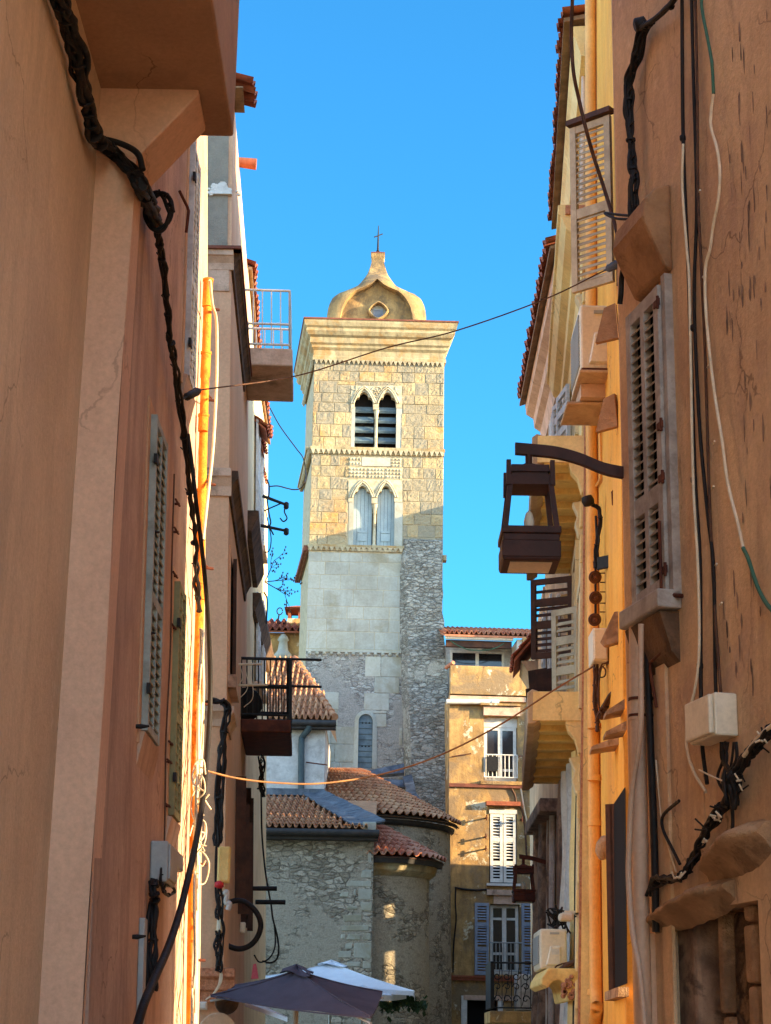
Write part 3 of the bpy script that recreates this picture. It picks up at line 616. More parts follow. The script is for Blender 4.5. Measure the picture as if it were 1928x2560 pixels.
# window with dark shutters on the alley face, first floor
def openleaf(fr, a, deg, w_, z0, z1, mat, parent, flip=False, n=.02, cols=1, mids=(.5,), lab=None, pitch=.06):
    q = fr.turned(a, deg, n, flip); s_ = shutter_mb(q, 0, w_, z0, z1, -.02, .04, cols, mids, pitch=pitch); return obj('shutter', s_, X[mat], parent, label=lab)
a0, a1 = .30, 1.05; zt, zb = at(576, 1400, Y3 + .6).z, at(576, 1690, Y3 + .6).z
m = MB(); m.box(FL3, a0, a1, zb, zt, .0, .006); obj('window_recess', m, X['dark'], h3)
openleaf(FL3, a1, 4, .5, zb, zt, 'dbrown', h3, True, lab='dark brown shutter of the first floor window')
surround(FL3, a0, a1, zb, zt, .07, .02, 'rose', h3)
m = MB(); m.box(FL3, a0 - .1, a1 + .1, zb - .2, zb - .06, 0, .09); obj('window_sill', m, X['dirty'], h3)
# white railed balcony
def balcony(parent, fr, a0, a1, prot, z, th, mat, mat_rail, hr, nb, lab):
    b = thing  # the slab is the part, the railing its sub-part
    m = MB(); m.box(fr, a0, a1, z, z + th, 0, prot); s_ = obj('balcony', m, X[mat], parent, bevel=.02, label=lab); return s_
YB0 = 23.2; aB0 = (YB0 - Y3) / FL3.d.y; zB = at(612, 912, YB0).z; xwB = FL3.p(aB0, 0, 0).x - SHL * (zB - 7.4)
aB1 = aB0 + 1.45; pB = at(733, 870, YB0).x - xwB
bal = balcony(h3, FL3, aB0, aB1, pB, zB, .26, 'dirty', 'white', .9, 6, 'small upper balcony with a white railing')
def rail(fr, a0, a1, prot, z, hr, mat, parent, nb=(4, 9, 4), mid=.5, r=.018, rb=.010):
    c = [fr.p(a0, 0, 0), fr.p(a0, 0, prot - .04), fr.p(a1, 0, prot - .04), fr.p(a1, 0, 0)]
    return obj('railing', rail_mb(c, z + .06, z + hr, r, list(nb), rb, z + hr * mid), X[mat], parent)
hr = at(612, 722, YB0).z - zB - .26
rail(FL3, aB0 + .03, aB1 - .02, pB, zB + .26, hr, 'white', bal, (5, 10, 5), .42)
# black balcony
aC0 = aB0; zC = at(610, 1829, YB0).z; aC1 = aC0 + 2.0; pC = at(728, 1800, YB0).x - FL3.p(aC0, 0, 0).x + SHL * (zC - 7.4)
bal2 = balcony(h3, FL3, aC0, aC1, pC, zC, .17, 'rust', 'blackm', 1, 6, 'rust stained lower balcony with a black railing')
hr = at(612, 1645, YB0).z - zC - .17
rail(FL3, aC0 + .03, aC1 - .02, pC, zC + .17, hr, 'blackm', bal2, (8, 22, 8), .55)
m = MB(); m.box(FL3, aC0 + .02, aC0 + .06, zC, zC + .17 + hr, pC - .05, pC + .015); obj('corner_post', m, X['blackm'], bal2)
for f_ in (1.0, .55):
    m = MB(); m.tube([FL3.p(aC0 + .05, zC + .17 + hr * f_ + .01, 0), FL3.p(aC0 + .05, zC + .17 + hr * f_ + .01, pC + .40)], .018, 6); obj('laundry_bar', m, X['blackm'], bal2)
m = MB(); q = FL3.p(aC0 + .15, zC + .38, .1); m.lathe(q, [(.16, -.05), (.22, -.05), (.22, .05), (.16, .05)], 18, (0, 1, .2)); obj('hoop', m, X['rubber'], label='black hoop leaning inside the black balcony', cat='hoop')
# pale laundry rails beyond the window
m = MB()
for u0, v0, u1, v1 in ((560, 1662, 655, 1660), (575, 1714, 670, 1712)):
    m.tube([at(u0, v0, 22.4), at(u1, v1, 22.4)], .016, 6)
for k in range(3):
    m.tube(spline([at(600 + k * 12, 1662, 22.4), at(605 + k * 14, 1700 + k * 20, 22.38), at(570 + k * 20, 1740 + k * 14, 22.4)], 5), .005, 4)
obj('laundry_pole', m, X['cable_wh'], label='pair of pale laundry poles tied with string before the black balcony', cat='pole')
# dark shutters at the ground floors, opened across the alley
zt2, zb2 = at(590, 1985, Y3 + 3).z, at(590, 2260, Y3 + 3).z
for i, (a, w_, dz) in enumerate(((2.2, .12, .1), (3.2, .13, -.1), (4.2, .14, -.2))):
    openleaf(FL3, a, 80, w_, zb2 - .1 * i, zt2 + dz, 'dbrown', h3, lab=['first of the dark brown leaves', 'middle dark brown leaf', 'last dark brown leaf'][i])

m = MB(); p_ = FL3.p(1.9, Z3 + .05, -.1); m.tube([p_, p_ + FL3.n * .32 + Vector((0, 0, -.03))], [.06, .075], 10); obj('tile_spout', m, X['tile_d'], h3)
h4 = thing('plaster_house', 'narrow cream house between the rose house and the last left house', 'house', (-4, 26, 0))
pA = FL3.p(A3 + .02, 0, -.02); FL4 = Fr((pA.x, pA.y), (pA.x - .12, pA.y + 3.3), 'L')
m = wall_mb(FL4, 0, 3.3, 0, 12.9, depth=5); obj('wall', m, X['cream'], h4)
eave(h4, FL4, 0, 3.3, 12.9, .06, 14)
h5 = thing('plaster_house', 'last cream house on the left with white shutters and rows of small tiled hoods', 'house', (-4.5, 31, 0))
pA = FL4.p(3.32, 0, -.02); FL5 = Fr((pA.x, pA.y), (pA.x - .05, pA.y + 5.2), 'L')
Z5 = 13.0
m = wall_mb(FL5, 0, 5.2, 0, Z5, depth=5); obj('wall', m, X['cream'], h5)
eave(h5, FL5, 0, 5.2, Z5, .05, 20)
for i, (a, v0, v1, w_) in enumerate(((.5, 1040, 1330, .42), (1.9, 1060, 1360, .42), (.9, 1480, 1700, .4), (2.6, 1500, 1720, .4))):
    yy = FL5.p(a, 0, 0).y; z1, z0 = at(648, v0, yy).z, at(648, v1, yy).z
    for k in (0, 1):
        s_ = shutter_mb(FL5, a + k * w_, a + k * w_ + w_ - .02, z0, z1, .03, .04, 1, (.5,)); obj('shutter', s_, X['gpaint'], h5)
    m = MB(); m.box(FL5, a - .05, a + 2 * w_ + .05, z0 - .12, z0 - .03, 0, .12); obj('window_sill', m, X['dirty'], h5)
for h_, fr_, u, v, L_, n_ in ((h4, FL4, 640, 1300, 3.4, .18), (h5, FL5, 655, 1500, 5.0, .15)):
    z = at(u, v, fr_.p(.5, 0, 0).y).z; m = MB(); m.sweep(fr_, [(0, z - .3), (n_ * .4, z - .3), (n_, z - .08), (n_, z), (0, z)], 0, L_); obj('cornice', m, X['dark_cornice'], h_)
for i, (u0, v0, u1) in enumerate(((647, 1060, 684), (656, 1102, 675), (661, 1176, 673), (658, 1225, 670))):
    a = .5 + i * .9; z = at(u0, v0, FL5.p(a, 0, 0).y).z; pr = (at(u1, v0, FL5.p(a, 0, 0).y) - FL5.p(a, z, 0)).dot(FL5.n)
    p00, p10, p01, p11 = FL5.p(a, z - .05, pr), FL5.p(a + .7, z - .05, pr), FL5.p(a, z + .12, 0), FL5.p(a + .7, z + .12, 0)
    m = MB(); tiles(m, patch(p00, p10, p01, p11), 4, 2, .05); slab_under(m, p00, p10, p01, p11, .04); obj('tiled_hood', m, X['tile_d'], h5)
m = MB()
for u, v in ((568, 1990), (640, 2240)): pass
zd = at(650, 1970, 25.5).z
for i in range(2): openleaf(FL4, .3 + i * .85, 84, .07 + .01 * i, zd - 1.9, zd - .03 * i, 'dbrown', h4)
def lean(root):
    for o in root.children_recursive:
        if o.type == 'MESH':
            off = Vector(o['_w'])
            for v_ in o.data.vertices: v_.co.x -= SHL * (v_.co.z + off.z - 7.4)
for r_ in (h3, h4, h5): lean(r_)
# pulley arms, drop wires and a dry plant against the sky
for i, (u0, v0, u1, v1) in enumerate(((665, 1243, 716, 1262), (656, 1316, 716, 1327))):
    m = MB(); p, q = at(u0 - 8, v0 - 3, 30), at(u1, v1, 30); m.tube([p, q], [.03, .024], 8); m.lathe(q, [(.02, -.08), (.045, -.06), (.045, .03), (.02, .05)], 8)
    if i == 0:
        m.tube([at(704, 1258, 30), at(660, 1277, 30)], .012, 6); c = q - Vector((.04, 0, .12)); m.tube(spline([q, q - Vector((.03, 0, .12)), c + Vector((.06, 0, -.12)), c + Vector((0, 0, -.18)), c + Vector((-.06, 0, -.12))], 4), .013, 6)
    obj('pulley_arm', m, X['blackm'], label=['black iron hoist arm with a hook sticking out of the last left house', 'plain black iron arm below the hoist with the hook'][i], cat='pulley arm')
W5 = lambda l, y=29.5: [at(u, v, y) for u, v in l]
cable('drop_wire', W5([(666, 1014), (671, 1050), (671, 1090)]), .012, 'rubber', 'short black wire from the white balcony down past the small hoods')
cable('drop_wire', W5([(672, 1014), (700, 1065), (740, 1120), (758, 1145), (765, 1180)], 40) + W5([(764, 1200), (752, 1220), (735, 1224), (715, 1220), (695, 1215), (675, 1216)], 34), .014, 'rubber', 'thin wire swinging out across the sky to the tower edge and back')
cable('drop_wire', W5([(668, 1200), (673, 1215), (672, 1240), (668, 1250), (673, 1285), (677, 1305), (675, 1318), (684, 1337)]), .014, 'rubber', 'wavy black wire hanging beside the hoist arm')
cable('drop_wire', W5([(664, 1275), (671, 1310), (678, 1345), (674, 1375), (662, 1382)]), .010, 'rubber', 'looped black wire below the hoist arm')
cable('drop_wire', W5([(660, 1480), (668, 1500), (666, 1560)]), .014, 'rubber', 'black wire curling at the corner above the far tiled roof')
m = MB(); random.seed(5); r0 = at(662, 1455, 30)
def twig(p, d, L_, r, dep):
    q = p + d * L_; m.tube([p, p.lerp(q, .5) + jig(L_ * .08), q], [r, r * .8, r * .5], 5)
    if dep:
        for k in range(3): twig(p.lerp(q, .35 + .3 * k), (d + jig(.8)).normalized(), L_ * .55, r * .6, dep - 1)
    else:
        for k in range(3): m.lathe(p.lerp(q, .3 + .3 * k) + jig(.02), [(.002, -.02), (.015, 0), (.002, .02)], 5)
for d in ((.35, 0, .9), (.9, 0, .1), (.8, .1, -.45)): twig(r0, Vector(d).normalized(), .42, .010, 2)
obj('dry_plant', m, X['cable_br'], label='dry leafless plant growing out of the last left house against the sky', cat='plant')
# ================================================================ near right house (brown ochre)
S2 = Vector((math.sin(R(SUN_AZ)), -math.cos(R(SUN_AZ)), 0))     # the side street on the right runs this way
FR1 = Fr((4.05, 0), (1.50, 11.0), 'R')
K1 = Vector((1.665, 12.25, 0))        # where the wall, out of sight, turns into the side street
hr1 = thing('plaster_house', 'brown ochre house along the right edge with a tall faded shutter and a stone doorway', 'house', (4, 7, 0))
def P1(u, v, n=0.): return FR1.pix(u, v, n)
ad0, ad1 = P1(1902, 2420)[0], P1(1668, 2420)[0]; zd1 = P1(1780, 2270)[1]
m = wall_mb(FR1, -2.5, FR1.L, 0, 12.5, [(ad0, ad1, 0.02, zd1)], .45, .5); 
qe = FR1.p(FR1.L, 0, 0); q0 = FR1.p(-2.5, 0, 0)
m.foot([(qe.x + .004, qe.y - .012), (q0.x + .6, q0.y), (10, -2), (10, qe.y - (10 - qe.x) * .869)], .01, 12.45) if False else None
# side wall facing the cross street
sw = [K1, K1 + S2 * 7]; m.face([Vector((qe.x, qe.y, 0)), K1, K1 + Vector((0, 0, 12.5)), Vector((qe.x, qe.y, 12.5))])
m.face([sw[0], sw[1], sw[1] + Vector((0, 0, 12.5)), sw[0] + Vector((0, 0, 12.5))]); m.face([FR1.p(FR1.L, 12.504, 0), sw[0] + Vector((0, 0, 12.504)), sw[1] + Vector((0, 0, 12.504)), FR1.p(-2.5, 12.504, -6), FR1.p(-2.5, 12.504, 0)])
m.face([sw[1], FR1.p(-2.5, 0, -6), FR1.p(-2.5, 12.5, -6), sw[1] + Vector((0, 0, 12.5))])
obj('wall', m, X['r1'], hr1)
# corner fillet strip: slightly proud, lighter render edge
m = MB(); m.box(FR1, P1(1640, 1600)[0], FR1.L + .004, P1(1590, 1640)[1] - 6, P1(1590, 760)[1] + 6, 0, .012) if False else None
# doorway of worn stone: pale edged pier, dark rubble, deep opening, plastered reveal
dA = lambda u: P1(u, 2450)[0]
random.seed(21)
def stones(u0, u1, n0, n1, hs, mat, name, lab=None, bev=.02):
    m = MB(); z = 0.0
    while z < zd1 - .03:
        hh = min(random.uniform(*hs), zd1 - z); j = lambda: random.uniform(-.018, .018)
        m.prism(FR1, [(dA(u0) + j(), z + .008), (dA(u1) + j(), z + .008), (dA(u1) + j(), z + hh - .008), (dA(u0) + j(), z + hh - .008)], n0, n1 + j()); z += hh
    return obj(name, m, X[mat], hr1, bevel=bev, label=lab)
stones(1906, 1862, -.34, -.20, (.3, .6), 'doorst', 'door_jamb'); stones(1862, 1842, -.34, -.05, (.3, .55), 'stone_hood', 'jamb_edge', 'pale broken stone edge of the doorway')
stones(1842, 1776, -.34, -.13, (.4, .75), 'doorst', 'door_pier'); stones(1776, 1764, -.34, -.08, (.3, .6), 'stone_hood', 'pier_edge')
m = MB(); m.box(FR1, dA(1712), dA(1660), 0, zd1, -.42, -.07); obj('door_reveal', m, X['decay'], hr1, bevel=.03)
m = MB(); m.box(FR1, dA(1766), dA(1710), 0, zd1 - .1, -.44, -.40); obj('door', m, X['dark'], hr1)
m = MB(); m.box(FR1, dA(1766), dA(1722), zd1 - .5, zd1 - .2, -.39, -.2); obj('lintel', m, X['stone_hood'], hr1, bevel=.03)
m = MB(); m.box(FR1, ad0, ad1, 0.02, zd1, -.449, -.445); obj('door_recess', m, X['stone_d'], hr1)
def hood(u0, v0, u1, v1, prot, th, seed, lab):
    random.seed(seed); a0, z0 = P1(u0, v0); a1, z1 = P1(u1, v1); m = MB(); N = 14
    def ring(t):
        a = a0 + (a1 - a0) * t; z = z0 + (z1 - z0) * t; tip = min(1, .15 + t * 5) ** .7 * math.sin(math.pi * min(1, .45 + t * .53)) ** .6; p = prot * (.25 + .75 * tip) * random.uniform(.93, 1.05); k = th * (.6 + .4 * tip)
        prof = [(-.02, k * 1.15), (p * .45, k * .95), (p * .92, k * .55), (p, k * .38), (p * .97, k * .12), (p * .7, -k * .05), (p * .4, -k * .35), (p * .18, -k * .8), (-.02, -k * 1.3)]
        return [FR1.p(a + (random.uniform(-.008, .008)), z + dz + random.uniform(-.006, .006), n) for n, dz in prof]
    rs = [ring(k / N) for k in range(N + 1)]; K = len(rs[0])
    m.idx([p for r_ in rs for p in r_], [(i * K + k, i * K + k + 1, (i + 1) * K + k + 1, (i + 1) * K + k) for i in range(N) for k in range(K - 1)], True); m.face(rs[0]); m.face(rs[-1])
    return obj('door_hood', m, X['stone_hood'], hr1, label=lab)
hood(1930, 2090, 1780, 2180, .19, .10, 3, 'upper stone hood with a brick red broken edge'); hood(1838, 2225, 1640, 2310, .16, .075, 4, 'lower stone hood with a pointed lip')
# tall shutter, hood and sill
at_, zt_ = P1(1652, 700); ab_, zb_ = P1(1660, 1480)
a0, a1 = P1(1657, 1080, .06)[0], P1(1574, 1080, .06)[0]; zt = P1(1615, 745, .06)[1]; zb = P1(1620, 1505, .06)[1]
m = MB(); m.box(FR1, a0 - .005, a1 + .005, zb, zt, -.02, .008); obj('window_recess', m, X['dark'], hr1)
s_ = shutter_mb(FR1, a0, a1, zb, zt, .02, .05, 2, (.32,), pitch=.062, st=.075); so_ = obj('shutter', s_, X['mauve'], hr1, label='faded mauve grey two column louvred shutter')
for zz in (zb + .12, zb + .68, zt - .9, zt - .12):
    m = MB(); m.box(FR1, a0 - .03, a0 + .05, zz - .022, zz + .022, .066, .078); m.tube([FR1.p(a0 - .012, zz - .04, .074), FR1.p(a0 - .012, zz + .04, .074)], .010, 6); obj('hinge', m, X['rust'], so_)
m = MB(); m.tube([FR1.p(a0 + .03, zb - .1, .085), FR1.p(a0 + .03, zb + .42, .085)], .010, 6); m.tube([FR1.p(a0 + .03, zb - .02, .09), FR1.p(a0 - .12, zb - .06, .02)], .014, 6); obj('bolt', m, X['rust'], so_)
m = MB(); m.box(FR1, a0 - .07, a0 - .012, zb - .05, zt + .05, 0, .05); obj('window_frame', m, X['mauve'], hr1)
m = MB(); m.sweep(FR1, [(0, zt + .06), (.05, zt + .08), (.17, zt + .34), (.19, zt + .40), (.17, zt + .52), (.10, zt + .60), (0, zt + .64)], a0 - .10, a1 - .10); obj('lintel_hood', m, X['stone_b'], hr1, bevel=.02)  # darker stone: the shade of the underside is put into the colour
m = MB(); m.box(FR1, a0 - .07, a1 + .02, zb - .12, zb - .01, 0, .15); obj('window_sill', m, X['mauve'], hr1, bevel=.01)
m = MB(); m.sweep(FR1, [(0, zb - .42), (.05, zb - .36), (.12, zb - .13), (0, zb - .125)], a0 - .02, a1 - .0); obj('sill_shade_wedge', m, X['stone_d'], hr1)  # dark wedge stands in for the deep shade under the sill
# beige downpipe at the corner
pp = [FR1.at(u, v, .075) for u, v in ((1592, 1545), (1594, 1750), (1598, 1950), (1602, 2200), (1610, 2600), (1612, 2800))]
m = MB(); m.tube(pp, .048, 16)
for u, v in ((1595, 1788), (1600, 2120)): q = FR1.at(u, v, .075); m.tube([q - Vector((0, 0, .03)), q + Vector((0, 0, .03))], .054, 16)
obj('downpipe', m, X['pipe_b'], hr1)
for v in (1748, 1790): m = MB(); q = FR1.at(1595, v, .075); m.tube([q - Vector((0, 0, .008)), q + Vector((0, 0, .008))], .057, 14); m.tube([q, q - FR1.n * .09 - FR1.d * .06], .010, 5); obj('pipe_bracket', m, X['rust'], hr1)
# a vertical pilaster like ridge in the render beside the pipe
m = MB(); a = P1(1668, 1900)[0]; m.box(FR1, a - .05, a + .09, 1.2, P1(1660, 1590)[1], 0, .022); m.box(FR1, a - .52, a - .48, 2.6, 5.0, 0, .004); obj('render_ridge', m, X['r1'], hr1, bevel=.012)
m = MB(); random.seed(31)
for k in range(70):
    u = random.gauss(1872, 34); v = random.uniform(20, 1750)
    if u < 1790: continue
    a, z = P1(u, v); w_ = random.uniform(.004, .014); hh = random.uniform(.02, .10)
    pts = [(a + math.cos(t) * w_ * random.uniform(.6, 1.2), z + math.sin(t) * hh * random.uniform(.6, 1.2)) for t in [j * .785 for j in range(8)]]
    m.face([FR1.p(x, y, .003) for x, y in pts])
obj('peeled_render', m, X['decay'], hr1)
m = MB(); a, z = P1(1630, 2335); m.box(FR1, a - .05, a + .02, 0, z, 0, .03); obj('cable_cover', m, X['pipe_b'], hr1)
# ---- cables on the right wall
def on1(l, n=.03): return [FR1.at(u, v, n) for u, v in l]
m = MB(); random.seed(12)
sp = spline(on1([(1720, -60), (1690, 0), (1650, 40), (1612, 68), (1597, 110), (1586, 160), (1574, 200), (1572, 250), (1574, 300), (1577, 350), (1579, 400), (1584, 450), (1584, 500), (1584, 545)], .06), 6)
bundle(m, sp[:20], 4, .014, .022, .12); bundle(m, sp[16:], 7, .013, .026, .42)
q = FR1.at(1601, 62, .07); m.lathe(q, [(.03, -.04), (.05, -.03), (.05, .03), (.03, .04)], 10, (1, 0, .3))
for p in sp[30::5]: m.tube([p, p - FR1.d * .07], .006, 5)
m.tube(spline([FR1.at(1590, 545, .06), FR1.at(1565, 548, .09), FR1.at(1535, 545, .12), FR1.at(1512, 533, .12), FR1.at(1540, 536, .1), FR1.at(1580, 540, .07)], 5), .009, 6)
m.tube(spline(on1([(1580, 545), (1566, 640), (1555, 690), (1553, 730), (1550, 760)], .1), 5), .018, 8)
obj('cable_bundle', m, X['rubber'], label='ragged black cable bundle down the right corner above the stone hood', cat='cables')
cable('wall_cable', on1([(1705, -60), (1706, 150), (1708, 345), (1714, 520), (1722, 700), (1728, 900), (1738, 1200), (1750, 1400), (1752, 1660), (1755, 1850), (1768, 1960)]), .012, 'rubber', 'leftmost long black cable hanging down the right wall', n=5)
cable('wall_cable', on1([(1728, -60), (1734, 200), (1742, 500), (1736, 700), (1738, 840), (1750, 1080), (1770, 1290), (1784, 1420), (1788, 1660), (1790, 1735)]), .011, 'rubber', 'middle black cable of the right wall, running into the ivory box', n=5)
cable('wall_cable', on1([(1737, -60), (1743, 200), (1745, 480), (1752, 640), (1762, 860), (1768, 1060), (1774, 1250), (1786, 1500), (1802, 1735)]), .009, 'cable_br', 'thin dark brown cable right of the black pair, ending at the ivory box', n=5)
cable('wall_cable', on1([(1708, 360), (1706, 470), (1717, 620), (1723, 700), (1727, 900), (1733, 1200), (1745, 1420), (1748, 1620), (1738, 1720), (1720, 1790), (1717, 1870), (1735, 1930), (1765, 1980)], .045), .009, 'cable_wh', 'thin off white cable hugging the leftmost black one and swinging left below', n=6)
cable('wall_cable', on1([(1752, -60), (1755, 20), (1768, 90), (1780, 160), (1784, 235)], .04), .010, 'cable_gn', 'green sheathed cable at the top of the right wall', n=6)
cable('wall_cable', on1([(1784, 235), (1778, 280), (1778, 320), (1792, 370), (1800, 430), (1796, 500), (1784, 560), (1776, 620), (1764, 670), (1764, 760), (1772, 860), (1786, 980), (1805, 1100), (1820, 1210), (1845, 1310), (1858, 1370)], .04), .010, 'cable_wh', 'off white cable wandering down the right wall from the green one', n=6)
cable('wall_cable', on1([(1858, 1370), (1872, 1400), (1888, 1450), (1905, 1490), (1930, 1525), (1975, 1560)], .04), .012, 'cable_gn', 'green sheathed cable leaving the right edge below the white one', n=6)
for u, v in ((1707, 345), (1733, 820), (1735, 1200), (1750, 1665)):
    m = MB(); q = FR1.at(u, v, .03); m.lathe(q, [(.012, -.02), (.019, -.012), (.019, .012), (.012, .02)], 8); obj('cable_clip', m, X['rubber'], hr1)
for u, v in ((1746, 485), (1754, 700), (1768, 920), (1782, 1110), (1780, 1222), (1787, 1415), (1800, 1512)):
    m = MB(); q = FR1.at(u, v, .02); m.tube([q, q - FR1.d * .05 + FR1.n * .01], .006, 5); obj('cable_clip', m, X['plastic'], hr1)
# ivory junction box with its spray of cables
t = thing('junction_box', 'ivory junction box with a chamfered side on the right wall', 'junction box', tuple(FR1.at(1810, 1860)))
b0, zb0 = P1(1848, 1850); b1 = P1(1776, 1850)[0]; zb1 = P1(1815, 1745)[1]
m = MB(); m.box(FR1, b0, b1 - .02, zb0 + .02, zb1, 0, .13); obj('box', m, X['plastic'], t, bevel=.012)
m = MB(); m.box(FR1, b0 + .012, b1 - .032, zb0 + .03, zb1 - .01, .13, .16); obj('lid', m, X['plastic'], t, bevel=.01)
m = MB(); random.seed(14)
for k in range(9):
    u0 = random.uniform(1798, 1840); u1 = random.uniform(1790, 1850)
    m.tube(spline(on1([(u0, 1855), (u0 + random.uniform(-8, 8), 1900), (u1, 1950), (1815 + random.uniform(-18, 18), 2010)], .06), 5), random.uniform(.006, .012), 6)
bundle(m, spline(on1([(1980, 1780), (1940, 1815), (1905, 1850), (1870, 1890), (1845, 1930), (1835, 1965), (1830, 2000)], .07), 6), 7, .012, .035, .35)
bundle(m, spline(on1([(1842, 1925), (1838, 1970), (1832, 2010)], .08), 6), 9, .013, .04, .6)
bundle(m, spline(on1([(1822, 2005), (1800, 2020), (1780, 2060), (1755, 2100), (1735, 2140), (1715, 2180), (1690, 2195), (1655, 2200), (1640, 2208), (1630, 2240)], .05), 6), 6, .010, .028, .55)
m.tube(spline(on1([(1828, 2005), (1832, 2040), (1830, 2080), (1818, 2130), (1806, 2155)], .05), 5), .010, 6)
m.tube(spline(on1([(1700, 2160), (1680, 2120), (1660, 2080), (1655, 2050), (1665, 2030), (1698, 2002)], .04), 5), .010, 6)
for k in range(26):
    u, v = random.choice([(1900, 1850), (1850, 1915), (1835, 1980), (1800, 2025), (1770, 2080), (1740, 2130), (1700, 2185)]); q = FR1.at(u + random.uniform(-12, 12), v + random.uniform(-14, 14), .08)
    m.tube([q, q + jig(.07)], .005, 4)
kb = obj('cable_bundle', m, X['rubber'], label='thick knotted bundle of black cables slanting from the ivory box to the stone doorway', cat='cables')
m = MB(); random.seed(3)
for k in range(22):
    u, v = random.choice([(1905, 1848), (1838, 1960), (1790, 2040), (1760, 2095), (1700, 2190), (1812, 2008)]); q = FR1.at(u + random.uniform(-14, 14), v + random.uniform(-10, 10), .105); m.tube([q, q + jig(.035)], .006, 4)
m.tube(spline(on1([(1748, 1925), (1790, 1945), (1822, 1957)], .1), 5), .005, 5); m.tube(spline(on1([(1955, 1795), (1900, 1840), (1860, 1890)], .1), 5), .012, 6)
obj('cable_ties', m, X['cable_wh'], kb)
cable('hose', on1([(1603, 1560), (1602, 1680), (1603, 1790), (1595, 1880), (1580, 1980), (1574, 2100), (1572, 2200), (1582, 2330), (1598, 2420), (1612, 2560), (1622, 2700)], .16), .017, 'pipe_b', 'beige flexible conduit curving in front of the right downpipe', 'conduit', n=6, sides=10)
cable('wall_cable', on1([(1617, 1560), (1622, 1750), (1630, 1950), (1637, 2150), (1640, 2330)], .05), .022, 'rubber', 'thick straight black cable between the right downpipe and the doorway', sides=8)
cable('wall_cable', on1([(1640, 1900), (1655, 2050), (1672, 2120), (1690, 2180)], .02), .006, 'cable_wh', 'hair thin pale wire right of the thick straight cable', n=4)
m = MB(); a, z = P1(1655, 1648); m.tube([FR1.p(a - .12, z + .01, .05), FR1.p(a + .05, z - .01, .05), FR1.p(a + .06, z - .06, .05), FR1.p(a + .03, z - .28, .03)], .010, 6); obj('shutter_hook', m, X['rust'], hr1)

# ================================================================ orange house and its neighbours on the right
FR2 = Fr((1.95, 14.3), (2.08, 17.72), 'R', .012, 7)
hr2 = thing('plaster_house', 'orange house on the right between two downpipes with an air conditioner', 'house', (4, 16, 0))
e2 = [Vector((1.95, 14.3, 0)), Vector((1.95, 14.3, 0)) + S2 * 7]; b0_, b1_, t0_, t1_ = FR2.p(0, 0), FR2.p(FR2.L, 0), FR2.p(0, 15), FR2.p(FR2.L, 15)
m = MB(); m.ext([b0_, b1_, (7.1, 17.72, 0), (e2[1].x, e2[1].y, 0)], [t0_, t1_, (7.1, 17.72, 15), (e2[1].x, e2[1].y, 15)]); obj('wall', m, X['orange'], hr2)
def P2(u, v, n=0.): return FR2.pix(u, v, n)
# upper shutter leaf swung towards the street
aH, zT = P2(1543, 283); zB_ = P2(1543, 735)[1]
openleaf(FR2, aH, 52, .42, zB_ + .05, zT - .02, 'putty', hr2, n=.03, mids=(.46,), lab='putty coloured shutter leaf swung open high above', pitch=.058)
m = MB(); m.box(FR2, aH - .4, aH - .02, zB_, zT, .0, .02); obj('window_recess', m, X['dark'], hr2)
m = MB(); q = FR2.turned(aH, 52, .03); m.box(q, -.02, .44, zT + .0, zT + .05, -.03, .05); obj('shutter_cap', m, X['dbrown'], hr2)
for (u, v0, v1, d_, lab) in ((1549, 760, 850, 70, 'dark stone bracket by the air conditioner'), (1545, 985, 1070, 60, 'dark slanted board below the air conditioner')):
    a, z1 = P2(u, v0); z0 = P2(u, v1)[1]; q = FR2.turned(a, d_, 0); m = MB(); m.prism(q, [(0, z0), (.02, z1), (.12, z1 - .03), (.20, z0 - .02)], -.02, .03); obj('board', m, X['stone_b'], hr2, label=lab)
# air conditioner on its rusty shelf
def aircon(name, lab, c, wx, hz, dp, facing):
    """front faces the alley (-x); c is the wall side bottom corner nearest the camera"""
    t = thing('air_conditioner', lab, 'air conditioner', tuple(c)); x, y, z = c
    m = MB(); m.wbox(x - wx, x, y, y + dp, z, z + hz); obj('casing', m, X['acw'], t, bevel=.022)
    m = MB(); m.ext([(x - wx * .80, y - .001, z + hz * .08), (x - wx * .2, y - .001, z + hz * .08), (x - wx * .2, y - .001, z + hz * .58), (x - wx * .62, y - .001, z + hz * .58)], [(x - wx * .74, y - .022, z + hz * .12), (x - wx * .26, y - .022, z + hz * .12), (x - wx * .26, y - .022, z + hz * .54), (x - wx * .60, y - .022, z + hz * .54)]); obj('service_panel', m, X['acw'], t, bevel=.006)
    m = MB(); m.wbox(x - wx * .62, x - wx * .28, y - .012, y - .002, z + hz * .86, z + hz * .91); obj('grip', m, X['gplastic'], t)
    m = MB(); m.wbox(x - wx * .58, x - wx * .3, y - .0245, y - .0225, z + hz * .36, z + hz * .5); obj('rating_label', m, X['white'], t)
    m = MB()
    for k in range(15): m.wbox(x - wx - .012, x - wx - .002, y + .06, y + dp - .06, z + .06 + k * (hz - .12) / 15, z + .075 + k * (hz - .12) / 15)
    obj('grille', m, X['gplastic'], t); return t
c = at(1535, 925, 15.6); ZA = c.z; xA = at(1545, 925, 15.6).x
wA = xA - at(1452, 900, 15.6).x
aircon('air_conditioner', 'ivory air conditioner on a rusty shelf of the orange house', (xA, 15.6, ZA), wA, at(1500, 762, 15.6).z - ZA, .8, 0)
t = thing('wall_shelf', 'rusty shelf and wooden brackets carrying the upper air conditioner', 'shelf', (xA, 15.6, ZA - .3))
m = MB(); m.wbox(xA - wA - .02, xA + .1, 15.52, 16.3, ZA - .06, ZA - .03); obj('board', m, X['r4'], t, bevel=.006)
